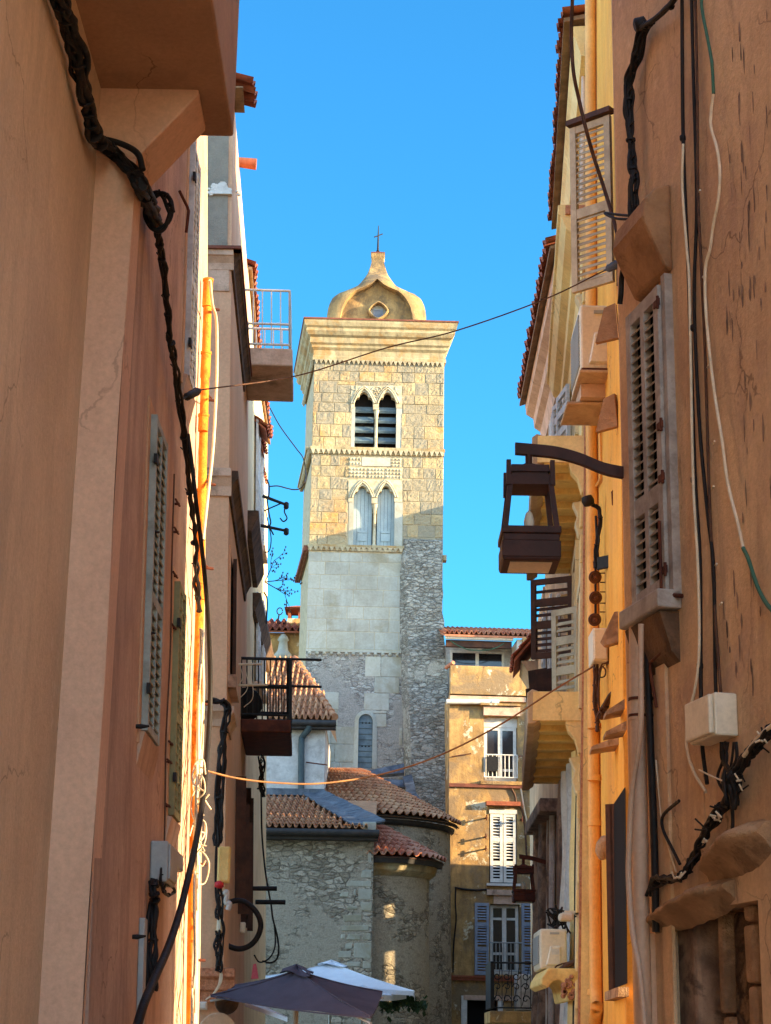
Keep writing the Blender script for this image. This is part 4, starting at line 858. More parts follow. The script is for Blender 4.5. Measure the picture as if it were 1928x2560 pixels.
for y in (15.55, 16.1):
    m = MB(); m.wbox(xA - wA, xA + .1, y, y + .06, ZA - .03, ZA - .002); obj('bearer', m, X['rust'], t)
m = MB(); m.wbox(xA - wA - .10, xA + .02, 15.9, 16.5, ZA - .23, ZA - .20); obj('board', m, X['r4'], t, bevel=.008)
m = MB(); m.wbox(xA - wA + .02, xA + .08, 15.8, 16.4, ZA - .19, ZA - .065); obj('stained_slab', m, X['dirty'], t)
# orange downpipe between the orange and the yellow house
pp = [FR2.at(u, v, .06) for u, v in ((1476, -40), (1477, 300), (1478, 650), (1478, 1000), (1481, 1300), (1483, 1700), (1486, 2100), (1490, 2470), (1492, 2520), (1486, 2570), (1486, 2700))]
m = MB(); m.tube(spline(pp, 3), .056, 16)
for v in (1815, 1945, 2058, 2480): q = FR2.at(1486, v, .06); m.tube([q - Vector((0, 0, .025)), q + Vector((0, 0, .025))], .064, 16)
obj('downpipe', m, X['pipe_o'], hr2)
cable('wall_cable', [FR2.at(u, v, .02) for u, v in ((1499, 1015), (1501, 1100), (1502, 1180), (1500, 1200), (1487, 1222))], .014, 'pipe_o', 'thin ochre conduit beside the orange downpipe ending in a pale stub', 'conduit', n=4)
# lower dark window with a leaf, little shelves, hood stones
a0, a1 = P2(1566, 2150)[0], P2(1538, 2150)[0]; zt, zb = P2(1550, 1990)[1], P2(1552, 2465)[1]
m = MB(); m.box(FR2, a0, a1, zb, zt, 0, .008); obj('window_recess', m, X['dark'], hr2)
openleaf(FR2, a1, 60, .10, zb - .02, zt - .0, 'dbrown', hr2, n=.02, lab='almost black shutter of the low window')
m = MB(); m.box(FR2, a0 - .1, a1 + .15, zb - .1, zb - .03, 0, .08); obj('window_sill', m, X['stone_hood'], hr2)
for (u0, v0, u1, v1, dz, lab) in ((1490, 1868, 1550, 1850, .05, 'small slanted stone shelf over the low window'), (1536, 1832, 1570, 1812, .05, 'little stone ledge above the slanted shelf'), (1538, 1795, 1565, 1760, .06, 'upper little stone ledge by the pipe')):
    p = P2(u1, v1); n_ = .08 + .0022 * (u1 - u0); m = MB(); m.ext([FR2.p(p[0] + .1, p[1] - .02, 0), FR2.p(p[0] + .45, p[1] - .02, 0), FR2.p(p[0] + .45, p[1] - .05, n_), FR2.p(p[0] + .2, p[1] - .05, n_)], [FR2.p(p[0] + .1, p[1] + dz, 0), FR2.p(p[0] + .45, p[1] + dz, 0), FR2.p(p[0] + .45, p[1] - .02, n_), FR2.p(p[0] + .2, p[1] - .02, n_)])
    obj('stone_shelf', m, X['stone_hood'], hr2, label=lab)
p = P2(1545, 1560); m = MB(); q = FR2.turned(p[0], 65, 0); m.prism(q, [(-.02, p[1] - .16), (-.02, p[1] + .10), (.04, p[1] + .10), (.17, p[1] - .15), (.14, p[1] - .19)], -.02, .05); obj('stone_corbel', m, X['stone_hood'], hr2, bevel=.01)
# insulators, steel arm and cabinet
t = thing('insulator_string', 'string of three brown disc insulators on the orange house', 'insulator', tuple(at(1489, 1600, 15.9)))
for i, (u, v) in enumerate(((1488, 1443), (1489, 1494), (1487, 1549))):
    c = at(u, v, 15.9); m = MB(); m.lathe(c, [(.012, .06), (.02, .05), (.026, .02), (.058, .012), (.060, -.006), (.050, -.006), (.048, -.016), (.040, -.016), (.038, -.008), (.030, -.008), (.028, -.022), (.018, -.022), (.016, -.034), (.006, -.036)], 22, (-.12, 1, .42)); m.sm = [False] * len(m.sm); obj('disc', m, X['ceram'], t)
m = MB(); m.tube([at(1490, 1290, 16.0), at(1492, 1340, 16.0), at(1489, 1420, 15.98), at(1489, 1560, 15.98)], .012, 6); obj('rod', m, X['rubber'], t)
m = MB(); p, q = at(1494, 1408, 15.8), at(1562, 1394, 15.3); dv = Vector((0, 0, .055)); ny = Vector((0, .05, 0)); m.hexa([p - dv, q - dv, q - dv + ny, p - dv + ny, p + dv, q + dv, q + dv + ny, p + dv + ny]); obj('steel_arm', m, X['blackm'], hr2)
m = MB()
for v in (1433, 1456, 1480, 1508, 1530): m.tube([at(1500, v, 15.95), at(1517, v, 15.95)], .006, 5)
m.tube([at(1517, 1433, 15.95), at(1517, 1560, 15.95)], .006, 5); obj('wire_frame', m, X['rust'], hr2)
m = MB(); random.seed(8)
bundle(m, spline([at(1476, 1248, 15.9), at(1482, 1262, 15.9), at(1496, 1268, 15.9), at(1500, 1285, 15.9), at(1500, 1310, 15.9), at(1493, 1350, 15.9), at(1489, 1420, 15.9)], 5), 5, .011, .02, .4); m.lathe(at(1470, 1252, 15.85), [(.02, -.05), (.05, -.04), (.06, .0), (.05, .04)], 10, (-.3, 0, 1))
obj('cable_bundle', m, X['rubber'], label='black cable head and cables above the disc insulators', cat='cables')
t = thing('junction_box', 'ivory cabinet under the disc insulators on the orange house', 'junction box', tuple(at(1501, 1650, 15.7)))
p, q = at(1483, 1652, 15.6), at(1519, 1570, 15.6); m = MB(); m.wbox(p.x, q.x, 15.6, 15.95, p.z, q.z); obj('box', m, X['plastic'], t, bevel=.012)
m = MB(); m.wbox(p.x + .012, q.x - .012, 15.585, 15.6, p.z + .015, q.z - .01); obj('lid', m, X['plastic'], t, bevel=.006)
m = MB(); bundle(m, spline([at(1490, 1655, 15.75), at(1489, 1700, 15.75), at(1487, 1740, 15.75), at(1489, 1780, 15.75), at(1494, 1810, 15.75), at(1493, 1828, 15.75)], 6), 5, .012, .02, .25)
m.tube(spline([at(1508, 1656, 15.7), at(1499, 1675, 15.7), at(1500, 1692, 15.7), at(1512, 1690, 15.7), at(1514, 1675, 15.7), at(1504, 1668, 15.7), at(1497, 1720, 15.7), at(1497, 1760, 15.7), at(1505, 1790, 15.7)], 5), .007, 5)
m.tube([at(1508, 1656, 15.7), at(1534, 1658, 15.6)], .016, 6)
bundle(m, spline([at(1498, 1800, 15.7), at(1508, 1775, 15.65), at(1528, 1745, 15.5), at(1545, 1720, 15.4), at(1560, 1690, 15.2)], 6), 6, .012, .026, .35)
obj('cable_bundle', m, X['cable_br'], label='brown twisted cables hanging under the ivory cabinet and slanting to the right', cat='cables')
m = MB(); m.lathe(at(1513, 2120, 15.6), [(.02, -.12), (.07, -.06), (.085, .02), (.07, .08), (.03, .1)], 14, (.2, -.6, .6)); obj('wall_lamp', m, X['stone_hood'], label='small rusty bell lamp on the orange wall', cat='lamp')
m = MB(); m.tube([at(1535, 1225, 15.1), at(1530, 1230, 15.1), at(1532, 1262, 15.1), at(1540, 1265, 15.1)], .008, 6); obj('iron_handle', m, X['rust'], hr2)

# ---------------------------------------------------------------- yellow house with slab balconies
FR3 = Fr((2.055, 17.8), (2.40, 23.0), 'R', .025, 7.4); L3_ = FR3.L
hr3 = thing('plaster_house', 'pale yellow house on the right with two slab balconies and a tiled eave', 'house', (5, 20, 0))
ZE3 = at(1420, 78, 18.0).z
m = wall_mb(FR3, 0, L3_, 0, ZE3, depth=6); obj('wall', m, X['pale'], hr3)
def P3(u, v, n=0.): return FR3.pix(u, v, n)
m = MB(); m.box(FR3, .005, .20, 0, ZE3 - 2.2, 0, .02); obj('corner_strip', m, X['stucco'], hr3)
m = MB(); random.seed(9); z = .5
while z < ZE3 - 2.4:
    hh = random.uniform(.18, .34); m.prism(FR3, [(.21, z), (.30 + random.uniform(0, .12), z + .02), (.28 + random.uniform(0, .12), z + hh - .05), (.21, z + hh)], 0, random.uniform(.02, .05)); z += hh * 1.25
obj('quoin_edge', m, X['pale'], hr3, bevel=.01)
def roof_eave(parent, fr, a0, a1, z, over, cols, mat, back=3.0, rise=.36):
    p00, p10 = fr.p(a0, z, over), fr.p(a1, z, over); p01, p11 = fr.p(a0, z + (back + over) * rise, -back), fr.p(a1, z + (back + over) * rise, -back)
    m = MB(); tiles(m, patch(p00, p10, p01, p11), cols, 9, (a1 - a0) / cols * .34); o = obj('roof', m, X[mat], parent); m = MB(); slab_under(m, p00, p10, p01, p11, .05, -.03); obj('eave_boards', m, X['soffit'], o); return o
roof_eave(hr3, FR3, -.05, L3_ + .05, ZE3 + .05, .30, 24, 'tile_d', rise=.19)
m = MB(); m.sweep(FR3, [(0, ZE3 - .45), (.10, ZE3 - .42), (.16, ZE3 - .22), (.20, ZE3 - .16), (.20, ZE3 - .06), (0, ZE3 - .05)], 0, L3_); obj('eave_moulding', m, X['pale'], hr3)
zc3 = at(1440, 530, 18.0).z
m = MB(); m.sweep(FR3, [(0, zc3 - .75), (.06, zc3 - .75), (.08, zc3 - .55), (.14, zc3 - .5), (.15, zc3 - .35), (.24, zc3 - .28), (.30, zc3 - .12), (.33, zc3 - .10), (.33, zc3), (0, zc3 + .03)], .02, L3_ + .02); obj('cornice', m, X['pale'], hr3, bevel=.008)
m = MB(); m.box(FR3, -.012, .04, zc3 - .12, zc3 - .02, .0, .25); obj('cornice_end', m, X['stucco'], hr3)
m = MB(); a_ = .45; m.tube([FR3.p(a_, zc3 + .05, .05), FR3.p(a_, ZE3 - .1, .05)], .03, 8); obj('downpipe', m, X['pipe_b'], hr3)
for k, a in enumerate((1.5, 3.3)):
    m = MB(); m.box(FR3, a, a + .8, zc3 + .35, ZE3 - .6, 0, .005); obj('window_recess', m, X['dark'], hr3); s_ = shutter_mb(FR3, a - .42, a - .02, zc3 + .3, ZE3 - .6, .02, .04); obj('shutter', s_, X['putty'], hr3)
def slab_balcony(v_near, n_planks, lab, seed):
    random.seed(seed); z = at(1441, v_near, 18.0).z; a0, a1 = .12, 4.95; prot = .53; st = (a1 - a0) / n_planks
    m = MB()
    for k in range(n_planks):
        x0 = a0 + k * st; dz = random.uniform(-.012, .012) + (.0 if k else -.0); m.ext([FR3.p(x0 + .02, z + dz - .03, 0), FR3.p(x0 + st - .03, z + dz + .03, 0), FR3.p(x0 + st - .03, z + dz + .03, prot - .10), FR3.p(x0 + .02, z + dz - .03, prot - .10)], [FR3.p(x0 + .02, z + .2, 0), FR3.p(x0 + st - .03, z + .2, 0), FR3.p(x0 + st - .03, z + .2, prot - .10), FR3.p(x0 + .02, z + .2, prot - .10)])
    m.box(FR3, a0 + .02, a1 - .02, z + .075, z + .28, -.01, prot - .02); o = obj('balcony', m, X['plank'], hr3, bevel=.012, label=lab)
    m = MB()
    for k in range(3):
        x0 = a0 + k * (a1 - a0) / 3; m.sweep(FR3, [(prot - .12, z - .0), (prot - .05, z - .05), (prot + .02, z - .05), (prot + .03, z + .26), (prot - .02, z + .30), (prot - .08, z + .28)], x0 + .004, x0 + (a1 - a0) / 3 - .004)
    obj('fascia', m, X['r4'], o, bevel=.01)
    m = MB(); m.sweep(FR3, [(0, z - .34), (.04, z - .34), (.08, z - .2), (.15, z - .12), (.18, z - .01), (0, z - .005)], a0 + .0, a0 + .16); obj('corbel', m, X['pale'], o, bevel=.01)
    m = MB(); m.box(FR3, a0 - .012, a0 + .01, z - .02, z + .27, 0, prot - .03); obj('end_face', m, X['pale'], o)
    return z
zb1 = slab_balcony(1157, 9, 'upper balcony slab of yellow stone planks', 4); zb2 = slab_balcony(1800, 8, 'lower balcony slab of yellow stone planks', 5)
# shutters of the yellow house, opened flat and half open
for (a, w_, v0, v1, deg, mat, lab) in ((3.2, .55, 960, 1130, 12, 'gpaint', 'weathered grey shutter under the cornice'), (4.3, .55, 985, 1130, 14, 'gpaint', 'second weathered grey shutter'), (1.05, .36, 1515, 1785, 50, 'putty', 'putty shutter leaf opened above the lower balcony'), (2.6, .52, 1440, 1640, 66, 'dbrown', 'dark brown shutter leaf opened beside the lantern')):
    yy = FR3.p(a, 0, 0).y; uu = 1425; z1, z0 = at(uu, v0, yy).z, at(uu, v1, yy).z
    openleaf(FR3, a, deg, w_, z0, z1, mat, hr3, n=.05, mids=(.42, .7), lab=lab, pitch=.07)
    m = MB(); m.box(FR3, a - .9, a - .05, z0, z1 + .03, 0, .006); obj('window_recess', m, X['dark'], hr3)
    surround(FR3, a - .9, a - .05, z0, z1 + .03, .12, .045, 'cream', hr3)
for k, (z0, z1) in enumerate(((zb2 + .3, zb1 - .3), (zb1 + .3, zc3 - .8), (.2, zb2 - .3))):
    for a in (.55, 4.6):
        m = MB(); m.sweep(FR3, [(0, z1 - .4), (.05, z1 - .38), (.09, z1 - .25), (.06, z1 - .15), (.12, z1 - .02), (0, z1)], a, a + .18); m.box(FR3, a + .02, a + .16, z0, z1 - .4, 0, .035); obj('pilaster_strip', m, X['cream'], hr3, bevel=.012)
# decayed pilasters and dark shop opening under the lower balcony
m = MB(); m.box(FR3, 1.6, 4.6, .1, zb2 - .5, .0, .006); obj('shop_opening', m, X['dark'], hr3)
for i, (a, w_, n_, mat) in enumerate(((1.15, .35, .08, 'pale'), (2.0, .28, .10, 'gpaint'), (2.6, .18, .14, 'white'), (3.2, .45, .16, 'decay'), (4.3, .5, .14, 'decay'))):
    m = MB(); m.grid(lambda s, t: FR3.p(a + w_ * s, .0 + (zb2 - .15) * t, n_ * (.9 + .1 * math.sin(t * 19 + i)) * (math.sin(math.pi * min(max(s, .02), .98))) ** .3), 8, 30); obj('pilaster', m, X[mat], hr3)
# moulded stone console low on the yellow house, carrying an air conditioner
zk = at(1400, 2425, 18.6).z; zk0 = at(1400, 2505, 18.6).z; xw = FR3.p(.7, 2, 0).x; xk = at(1347, 2440, 18.6).x
m = MB(); prof = [(xw + .1, zk), (xk + .06, zk), (xk, zk - .09), (xk - .01, zk - .15), (xk + .05, zk - .19), (xk + .10, zk - .13), (xk + .17, zk - .11), (xk + .22, zk - .16), (xk + .25, zk0), (xw - .02, zk0 + .02), (xw + .1, zk0 + .1)]
m.ext([(x, 18.2, z) for x, z in prof], [(x, 19.6, z) for x, z in prof]); o = obj('console', m, X['plank'], hr3, bevel=.012, label='broken cream stone console near the ground')
m = MB(); random.seed(2)
for k in range(18):
    q = Vector((xw - .05 - random.random() * .12, 18.19, zk - .05 - random.random() * .22)); r_ = random.uniform(.015, .04)
    m.ext([q + Vector((math.cos(t) * r_, 0.02, math.sin(t) * r_)) for t in [j * 1.05 for j in range(6)]], [q + Vector((math.cos(t) * r_ * .6, -.02, math.sin(t) * r_ * .6)) for t in [j * 1.05 for j in range(6)]])
obj('broken_edge', m, X['stucco'], o)
xa = at(1418, 2400, 18.75).x; aircon('air_conditioner', 'ivory air conditioner tilted on the cream stone console', (xa, 18.75, zk + .012), xa - at(1350, 2400, 18.75).x, at(1390, 2325, 18.75).z - zk, .78, 0)
m = MB(); random.seed(6); q = at(1395, 2300, 18.9)
for k in range(14): m.tube(spline([q + jig(.12), q + jig(.14), q + jig(.14)], 4), .010, 5)
obj('cable_bundle', m, X['rubber'], label='knot of black wires on top of the lower air conditioner', cat='cables')
m = MB(); m.tube([at(1388, 2432, 18.5), at(1420, 2412, 18.5), at(1462, 2396, 18.5)], [.02, .03, .02], 8); m.tube(spline([at(1386, 2428, 18.5), at(1392, 2415, 18.5), at(1420, 2406, 18.5), at(1440, 2404, 18.5)], 4), .008, 5); obj('pipe_bundle', m, X['cable_br'], label='brown lagged pipes lying on the cream console', cat='pipes')
t = thing('security_light', 'flat ivory lamp on an L bracket above the lower air conditioner', 'lamp', tuple(at(1420, 2290, 18.1)))
c = at(1416, 2294, 18.1); m = MB(); m.wbox(c.x - .075, c.x + .07, 18.02, 18.18, c.z - .035, c.z + .04); obj('lamp_head', m, X['plastic'], t, bevel=.025)
p, q = at(1411, 2278, 18.1), at(1466, 2276, 18.1); m = MB(); m.wbox(p.x, q.x + .02, 18.09, 18.12, p.z - .03, p.z + .005); m.ext([(q.x - .02, 18.09, q.z - .15), (q.x + .01, 18.09, q.z - .15), (q.x + .01, 18.09, q.z), (q.x - .12, 18.09, q.z - .03)], [(q.x - .02, 18.12, q.z - .15), (q.x + .01, 18.12, q.z - .15), (q.x + .01, 18.12, q.z), (q.x - .12, 18.12, q.z - .03)]); obj('bracket', m, X['plastic'], t)
m = MB(); m.tube(spline([c + Vector((.07, 0, .0)), c + Vector((.12, 0, .02)), c + Vector((.2, 0, -.02)), c + Vector((.25, 0, -.1))], 5), .008, 6); obj('cord', m, X['rubber'], t)

# ---------------------------------------------------------------- buff house and last right house
FR4 = Fr((2.60, 23.1), (2.66, 29.5), 'R', .015, 7.4)
hr4 = thing('plaster_house', 'weathered buff house on the right with a deep stained cornice', 'house', (5.5, 26, 0))
ZE4 = at(1394, 655, 23.5).z
m = wall_mb(FR4, 0, FR4.L, 0, ZE4 + .2, depth=5); obj('wall', m, X['r4'], hr4)
m = MB(); m.sweep(FR4, [(0, ZE4 - .8), (.06, ZE4 - .78), (.10, ZE4 - .45), (.2, ZE4 - .38), (.22, ZE4 - .22), (.34, ZE4 - .14), (.36, ZE4 + .02), (0, ZE4 + .03)], 0, FR4.L); obj('cornice', m, X['dirty'], hr4)
roof_eave(hr4, FR4, 0, FR4.L, ZE4 + .09, .46, 24, 'tile_d')
for i, (a, v0, v1) in enumerate(((3.7, 965, 1125), (5.1, 990, 1130), (3.7, 1500, 1790), (5.1, 1500, 1760))):
    yy = FR4.p(a, 0, 0).y; z1, z0 = at(1380, v0, yy).z, at(1380, v1, yy).z
    m = MB(); m.box(FR4, a, a + .8, z0, z1, 0, .006); obj('window_recess', m, X['dark'], hr4)
    for sgn, aa in ((0, a - .42), (1, a + .82)): s_ = shutter_mb(FR4, aa, aa + .4, z0, z1, .02, .04, pitch=.08); obj('shutter', s_, X['gpaint'], hr4)
for i, a in enumerate((3.9, 4.7, 5.5, 6.1)):
    m = MB(); z = at(1350, 1690 + 45 * (i % 2), FR4.p(a, 0, 0).y).z; q = FR4.turned(a, 70, .0); m.prism(q, [(0, z - .3), (.32, z - .22), (.34, z + .1), (0, z + .14)], -.02, .02)
    obj('shutter_flap', m, X['dbrown'], hr4)
m = MB(); m.tube([FR4.p(3.75, 0, .08), FR4.p(3.75, 5.2, .08)], .045, 10); obj('downpipe', m, X['gpaint'], hr4)
m = MB(); m.tube([FR4.p(4.35, 0, .08), FR4.p(4.35, 5.0, .08)], .035, 10); obj('downpipe', m, X['white'], hr4)
for i, (a, w_, n_) in enumerate(((3.95, .28, .12), (4.55, .55, .2), (5.5, .45, .22))):
    m = MB(); m.grid(lambda s, t: FR4.p(a + w_ * s, 5.0 * t, (n_ + .03 * mnoise.noise(Vector((a + s, t * 9, i)))) * (math.sin(math.pi * min(max(s, .02), .98))) ** .3), 10, 60); obj('pilaster', m, X['decay'], hr4)
m = MB(); m.box(FR4, 5.15, 5.45, .0, 4.6, .0, .01); obj('shop_opening', m, X['dark'], hr4)
m = MB(); m.box(FR4, 3.3, 6.3, 4.95, 5.15, 0, .3); obj('string_course', m, X['decay'], hr4, bevel=.02)
FR5 = Fr((2.66, 29.6), (3.06, 37.5), 'R')
hr5 = thing('plaster_house', 'last pinkish house on the right before the square with a small tiled hood', 'house', (6, 33, 0))
Z5r = at(1336, 1515, 31).z
m = wall_mb(FR5, 0, FR5.L, 0, Z5r, depth=5); obj('wall', m, X['r4'], hr5)
zq = at(1320, 1665, 33).z
p00, p10, p01, p11 = FR5.p(2.6, zq, .42), FR5.p(4.2, zq, .42), FR5.p(2.6, zq + .5, 0), FR5.p(4.2, zq + .5, 0)
m = MB(); tiles(m, patch(p00, p10, p01, p11), 9, 3, .05); slab_under(m, p00, p10, p01, p11, .06); obj('tiled_hood', m, X['tile_d'], hr5)
m = MB(); m.sweep(FR5, [(0, zq - .5), (.05, zq - .45), (.3, zq - .05), (0, zq - .04)], 2.7, 4.1); obj('hood_bracket', m, X['r4'], hr5)
m = MB(); m.box(FR5, 1.2, 2.0, .0, 4.4, 0, .01); obj('shop_opening', m, X['dark'], hr5)
m = MB(); m.grid(lambda s, t: FR5.p(.15 + .9 * s, 5.4 * t, (.16 + .04 * mnoise.noise(Vector((s * 3, t * 12, 4)))) * (math.sin(math.pi * min(max(s, .02), .98))) ** .3), 10, 60); obj('pilaster', m, X['decay'], hr5)
m = MB(); m.box(FR5, .1, 2.2, 4.5, 4.62, 0, .14); obj('lintel', m, X['decay'], hr5, bevel=.02)
# wrought iron balcony of the last right house
tb = hr5
yb = 35.2; zb = at(1290, 2528, yb).z; xb0 = at(1232, 2500, yb).x; xb1 = FR5.p(5.6, 0, 0).x + .1
m = MB(); m.wbox(xb0 - .06, xb1, yb, yb + 1.7, zb - .22, zb); bo = obj('balcony', m, X['fr'], hr5, bevel=.02, label='balcony slab at the end with scrolled ironwork')
m = MB(); zt = at(1290, 2407, yb).z
m.tube([(xb0, yb + .03, zt), (xb1, yb + .03, zt)], .02, 6); m.tube([(xb0, yb + .03, zb + .06), (xb1, yb + .03, zb + .06)], .016, 6); m.tube([(xb0, yb, zt), (xb0, yb + 1.65, zt)], .02, 6)
nn = 5; wd = (xb1 - xb0) / nn; hh = zt - zb
for k in range(nn + 1): m.tube([(xb0 + wd * k, yb + .03, zb + .06), (xb0 + wd * k, yb + .03, zt)], .008, 5)
def scroll(cx, cz, r0, sgn, tw):
    return spline([(cx + sgn * math.cos(t) * r0 * (1 - t / 9), yb + .03, cz + tw * math.sin(t) * r0 * (1 - t / 9)) for t in [k * .7 for k in range(10)]], 3)
for k in range(nn):
    cx = xb0 + wd * (k + .5)
    for cz, sg, tw in ((zb + hh * .25, 1, 1), (zb + hh * .5, -1, 1), (zb + hh * .72, 1, -1)): m.tube(scroll(cx, cz, wd * .42, sg, tw), .010, 5)
    m.tube(spline([(cx - wd * .4, yb + .03, zb + .1), (cx, yb + .03, zb + hh * .45), (cx + wd * .3, yb + .03, zb + hh * .9)], 4), .008, 5)
obj('railing', m, X['blackm'], bo)
m = MB(); m.box(Fr((xb0, yb), (xb0, yb + 1), 'R'), .0, 1.6, zb + .05, zt + .02, -.03, .04); obj('side_panel', m, X['blackm'], bo)
m = MB(); m.wbox(xb1 - .42, xb1 - .12, yb + .2, yb + .9, zb + .02, at(1340, 2435, yb).z); obj('cabinet', m, X['gpaint'], label='white grey metal cabinet standing on the ironwork balcony', cat='cabinet', bevel=.02)

# ---------------------------------------------------------------- the two street lanterns
def lantern(name, lab, cu, y, top_v, bot_v, w_top, w_bot, arm, mat, yw):
    """square lantern on a curved arm; measures taken at its distance"""
    zt, zb = at(cu, top_v, y).z, at(cu, bot_v, y).z; H = zt - zb; px = (at(cu + 50, top_v, y).x - at(cu - 50, top_v, y).x) / 100
    c = at(cu, (top_v + bot_v) / 2, y); cx = c.x; t = thing(name, lab, 'street lantern', (cx, y, zb)); wt, wbm = w_top * px / 2, w_bot * px / 2
    sl_ = (at(cu, top_v, y).x - at(cu, bot_v, y).x)
    def fx(z): return at(cu, bot_v, y).x + 0 * z + (0)
    x0 = cx
    def ring(hw, z): return [(x0 - hw, y - hw, z), (x0 + hw, y - hw, z), (x0 + hw, y + hw, z), (x0 - hw, y + hw, z)]
    zcap = zb + H * .76; zbase = zb + H * .33
    m = MB(); m.ext(ring(wt * .92, zcap), ring(wt * .92, zcap + H * .10)); m.ext(ring(wt * .80, zcap + H * .10), ring(wt * .80, zcap + H * .13)); m.ext(ring(wt * .9, zcap + H * .13), ring(wt * .86, zcap + H * .20)); m.ext(ring(wt * .55, zcap + H * .20), ring(wt * .15, zcap + H * .26))
    for sx in (-1, 1):
        for sy in (-1, 1): m.ext([(x0 + sx * wt - .016 * 1, y + sy * wt - .016, zcap - .01), (x0 + sx * wt + .016, y + sy * wt - .016, zcap - .01), (x0 + sx * wt + .016, y + sy * wt + .016, zcap - .01), (x0 + sx * wt - .016, y + sy * wt + .016, zcap - .01)], [(x0 + sx * wt - .014, y + sy * wt - .014, zcap + H * .23), (x0 + sx * wt + .014, y + sy * wt - .014, zcap + H * .23), (x0 + sx * wt + .014, y + sy * wt + .014, zcap + H * .23), (x0 + sx * wt - .014, y + sy * wt + .014, zcap + H * .23)])
    obj('cap', m, X[mat], t)
    for sx in (-1, 1):
        for sy in (-1, 1):
            m = MB(); r_ = .016; a_, b_ = wt * .92, wbm * .86
            m.ext([(x0 + sx * b_ - r_, y + sy * b_ - r_, zbase - .01), (x0 + sx * b_ + r_, y + sy * b_ - r_, zbase - .01), (x0 + sx * b_ + r_, y + sy * b_ + r_, zbase - .01), (x0 + sx * b_ - r_, y + sy * b_ + r_, zbase - .01)], [(x0 + sx * a_ - r_, y + sy * a_ - r_, zcap + .01), (x0 + sx * a_ + r_, y + sy * a_ - r_, zcap + .01), (x0 + sx * a_ + r_, y + sy * a_ + r_, zcap + .01), (x0 + sx * a_ - r_, y + sy * a_ + r_, zcap + .01)]); obj('post', m, X[mat], t)
    m = MB(); z0_, z1_ = zb, zbase; hw = wbm; k = .86
    m.ext(ring(hw, zbase - H * .07), ring(hw, zbase)); m.ext(ring(hw * .94, zbase - H * .14), ring(hw * .94, zbase - H * .07)); m.ext(ring(hw * .98, zbase - H * .30), ring(hw * .98, zbase - H * .14))
    m.ext(ring(hw * .93, zb), ring(hw * .98, zbase - H * .30)); obj('base', m, X[mat], t, bevel=.006)
    m = MB(); m.ext([(x0 - hw * .7, y - hw * .7, zb - .004), (x0 + hw * .7, y - hw * .7, zb - .004), (x0 + hw * .7, y + hw * .7, zb - .004), (x0 - hw * .7, y + hw * .7, zb - .004)], [(x0 - hw * .7, y - hw * .7, zb + .01), (x0 + hw * .7, y - hw * .7, zb + .01), (x0 + hw * .7, y + hw * .7, zb + .01), (x0 - hw * .7, y + hw * .7, zb + .01)]); obj('lamp_panel', m, X['plastic'], t)
    m = MB(); m.lathe((x0, y, zbase), [(.012, -.01), (.03, .02), (.034, H * .12), (.02, H * .2), (.006, H * .22)], 12); obj('bulb', m, X['plastic'], t)
    ap = [at(u, v, y + (yw - y) * max(0, k_)) for (u, v), k_ in zip(arm, [0, .1, .3, .55, .8, 1])]; sp = spline(ap, 5); m = MB()
    hh = H * .058; wd = .02
    rings = [[p + Vector((0, -wd, -hh)), p + Vector((0, wd, -hh)), p + Vector((0, wd, hh)), p + Vector((0, -wd, hh))] for p in sp]
    m.idx([p for r_ in rings for p in r_], [(i * 4 + k2, i * 4 + (k2 + 1) % 4, (i + 1) * 4 + (k2 + 1) % 4, (i + 1) * 4 + k2) for i in range(len(rings) - 1) for k2 in range(4)], False); m.face(rings[0]); m.face(rings[-1]); obj('arm', m, X[mat], t, bevel=.004)
    m = MB(); q = Vector((x0, y, zcap + H * .24)); m.tube([q, q + Vector((0, 0, ap[1].z - q.z))], .022, 8); obj('stem', m, X[mat], t)
    return t
lantern('street_lantern', 'large dark brown square lantern hanging from a curved arm near the shutter', 1323, 11.0, 1165, 1418, 108, 146, [(1288, 1122), (1325, 1125), (1390, 1132), (1450, 1148), (1510, 1172), (1566, 1184)], 'lamp', 11.0)
lantern('street_lantern', 'smaller rusty brown lantern far down the alley on the right', 1309, 27.5, 2162, 2256, 44, 56, [(1298, 2141), (1312, 2143), (1330, 2146), (1355, 2153), (1385, 2163), (1411, 2167)], 'rust', 27.5)
# ================================================================ the bell tower
YT = 54.0
fl, fr_ = at(783, 1000, YT), at(1110, 1000, YT + .12)
FT = Fr((fl.x, YT), (fr_.x, YT + .12), 'R')
FT.n = Vector((FT.d.y, -FT.d.x, 0))
WT = FT.L
bl = at(763, 1000, YT + 4.1)
FTL = Fr((fl.x, YT), (bl.x, YT + 4.1), 'R')          # left flank, seen at a glancing angle
FTL.n = Vector((-FTL.d.y, FTL.d.x, 0)); DT = FTL.L
def PT(u, v, n=0.): return FT.pix(u, v, n)
def zT(v, u=960): return PT(u, v)[1]
tw = thing('bell_tower', 'tall square limestone bell tower with an onion shaped top, twin windows and a rough buttress', 'bell tower', (0, YT + 2, 0))
z_cor0 = zT(905); z_s1 = zT(1134); z_s2 = zT(1376); z_s3 = zT(1632); z_bot = 0
c2 = lambda x, y: (720 + x / 3.702, 900 + y / 3.702)
def a_of(x, y=600): return PT(*c2(x, y))[0]
def z_of(y, x=830): return PT(*c2(x, y))[1]
# window openings: upper and lower pairs
U = dict(x0=a_of(585, 500), x1=a_of(1055, 500), z0=z_of(848), z1=z_of(240)); Lw = dict(x0=a_of(555, 1400), x1=a_of(1060, 1400), z0=z_of(1755), z1=z_of(1110))
BX = a_of(1062, 1700)
back = FT.p(0, 0, 0)
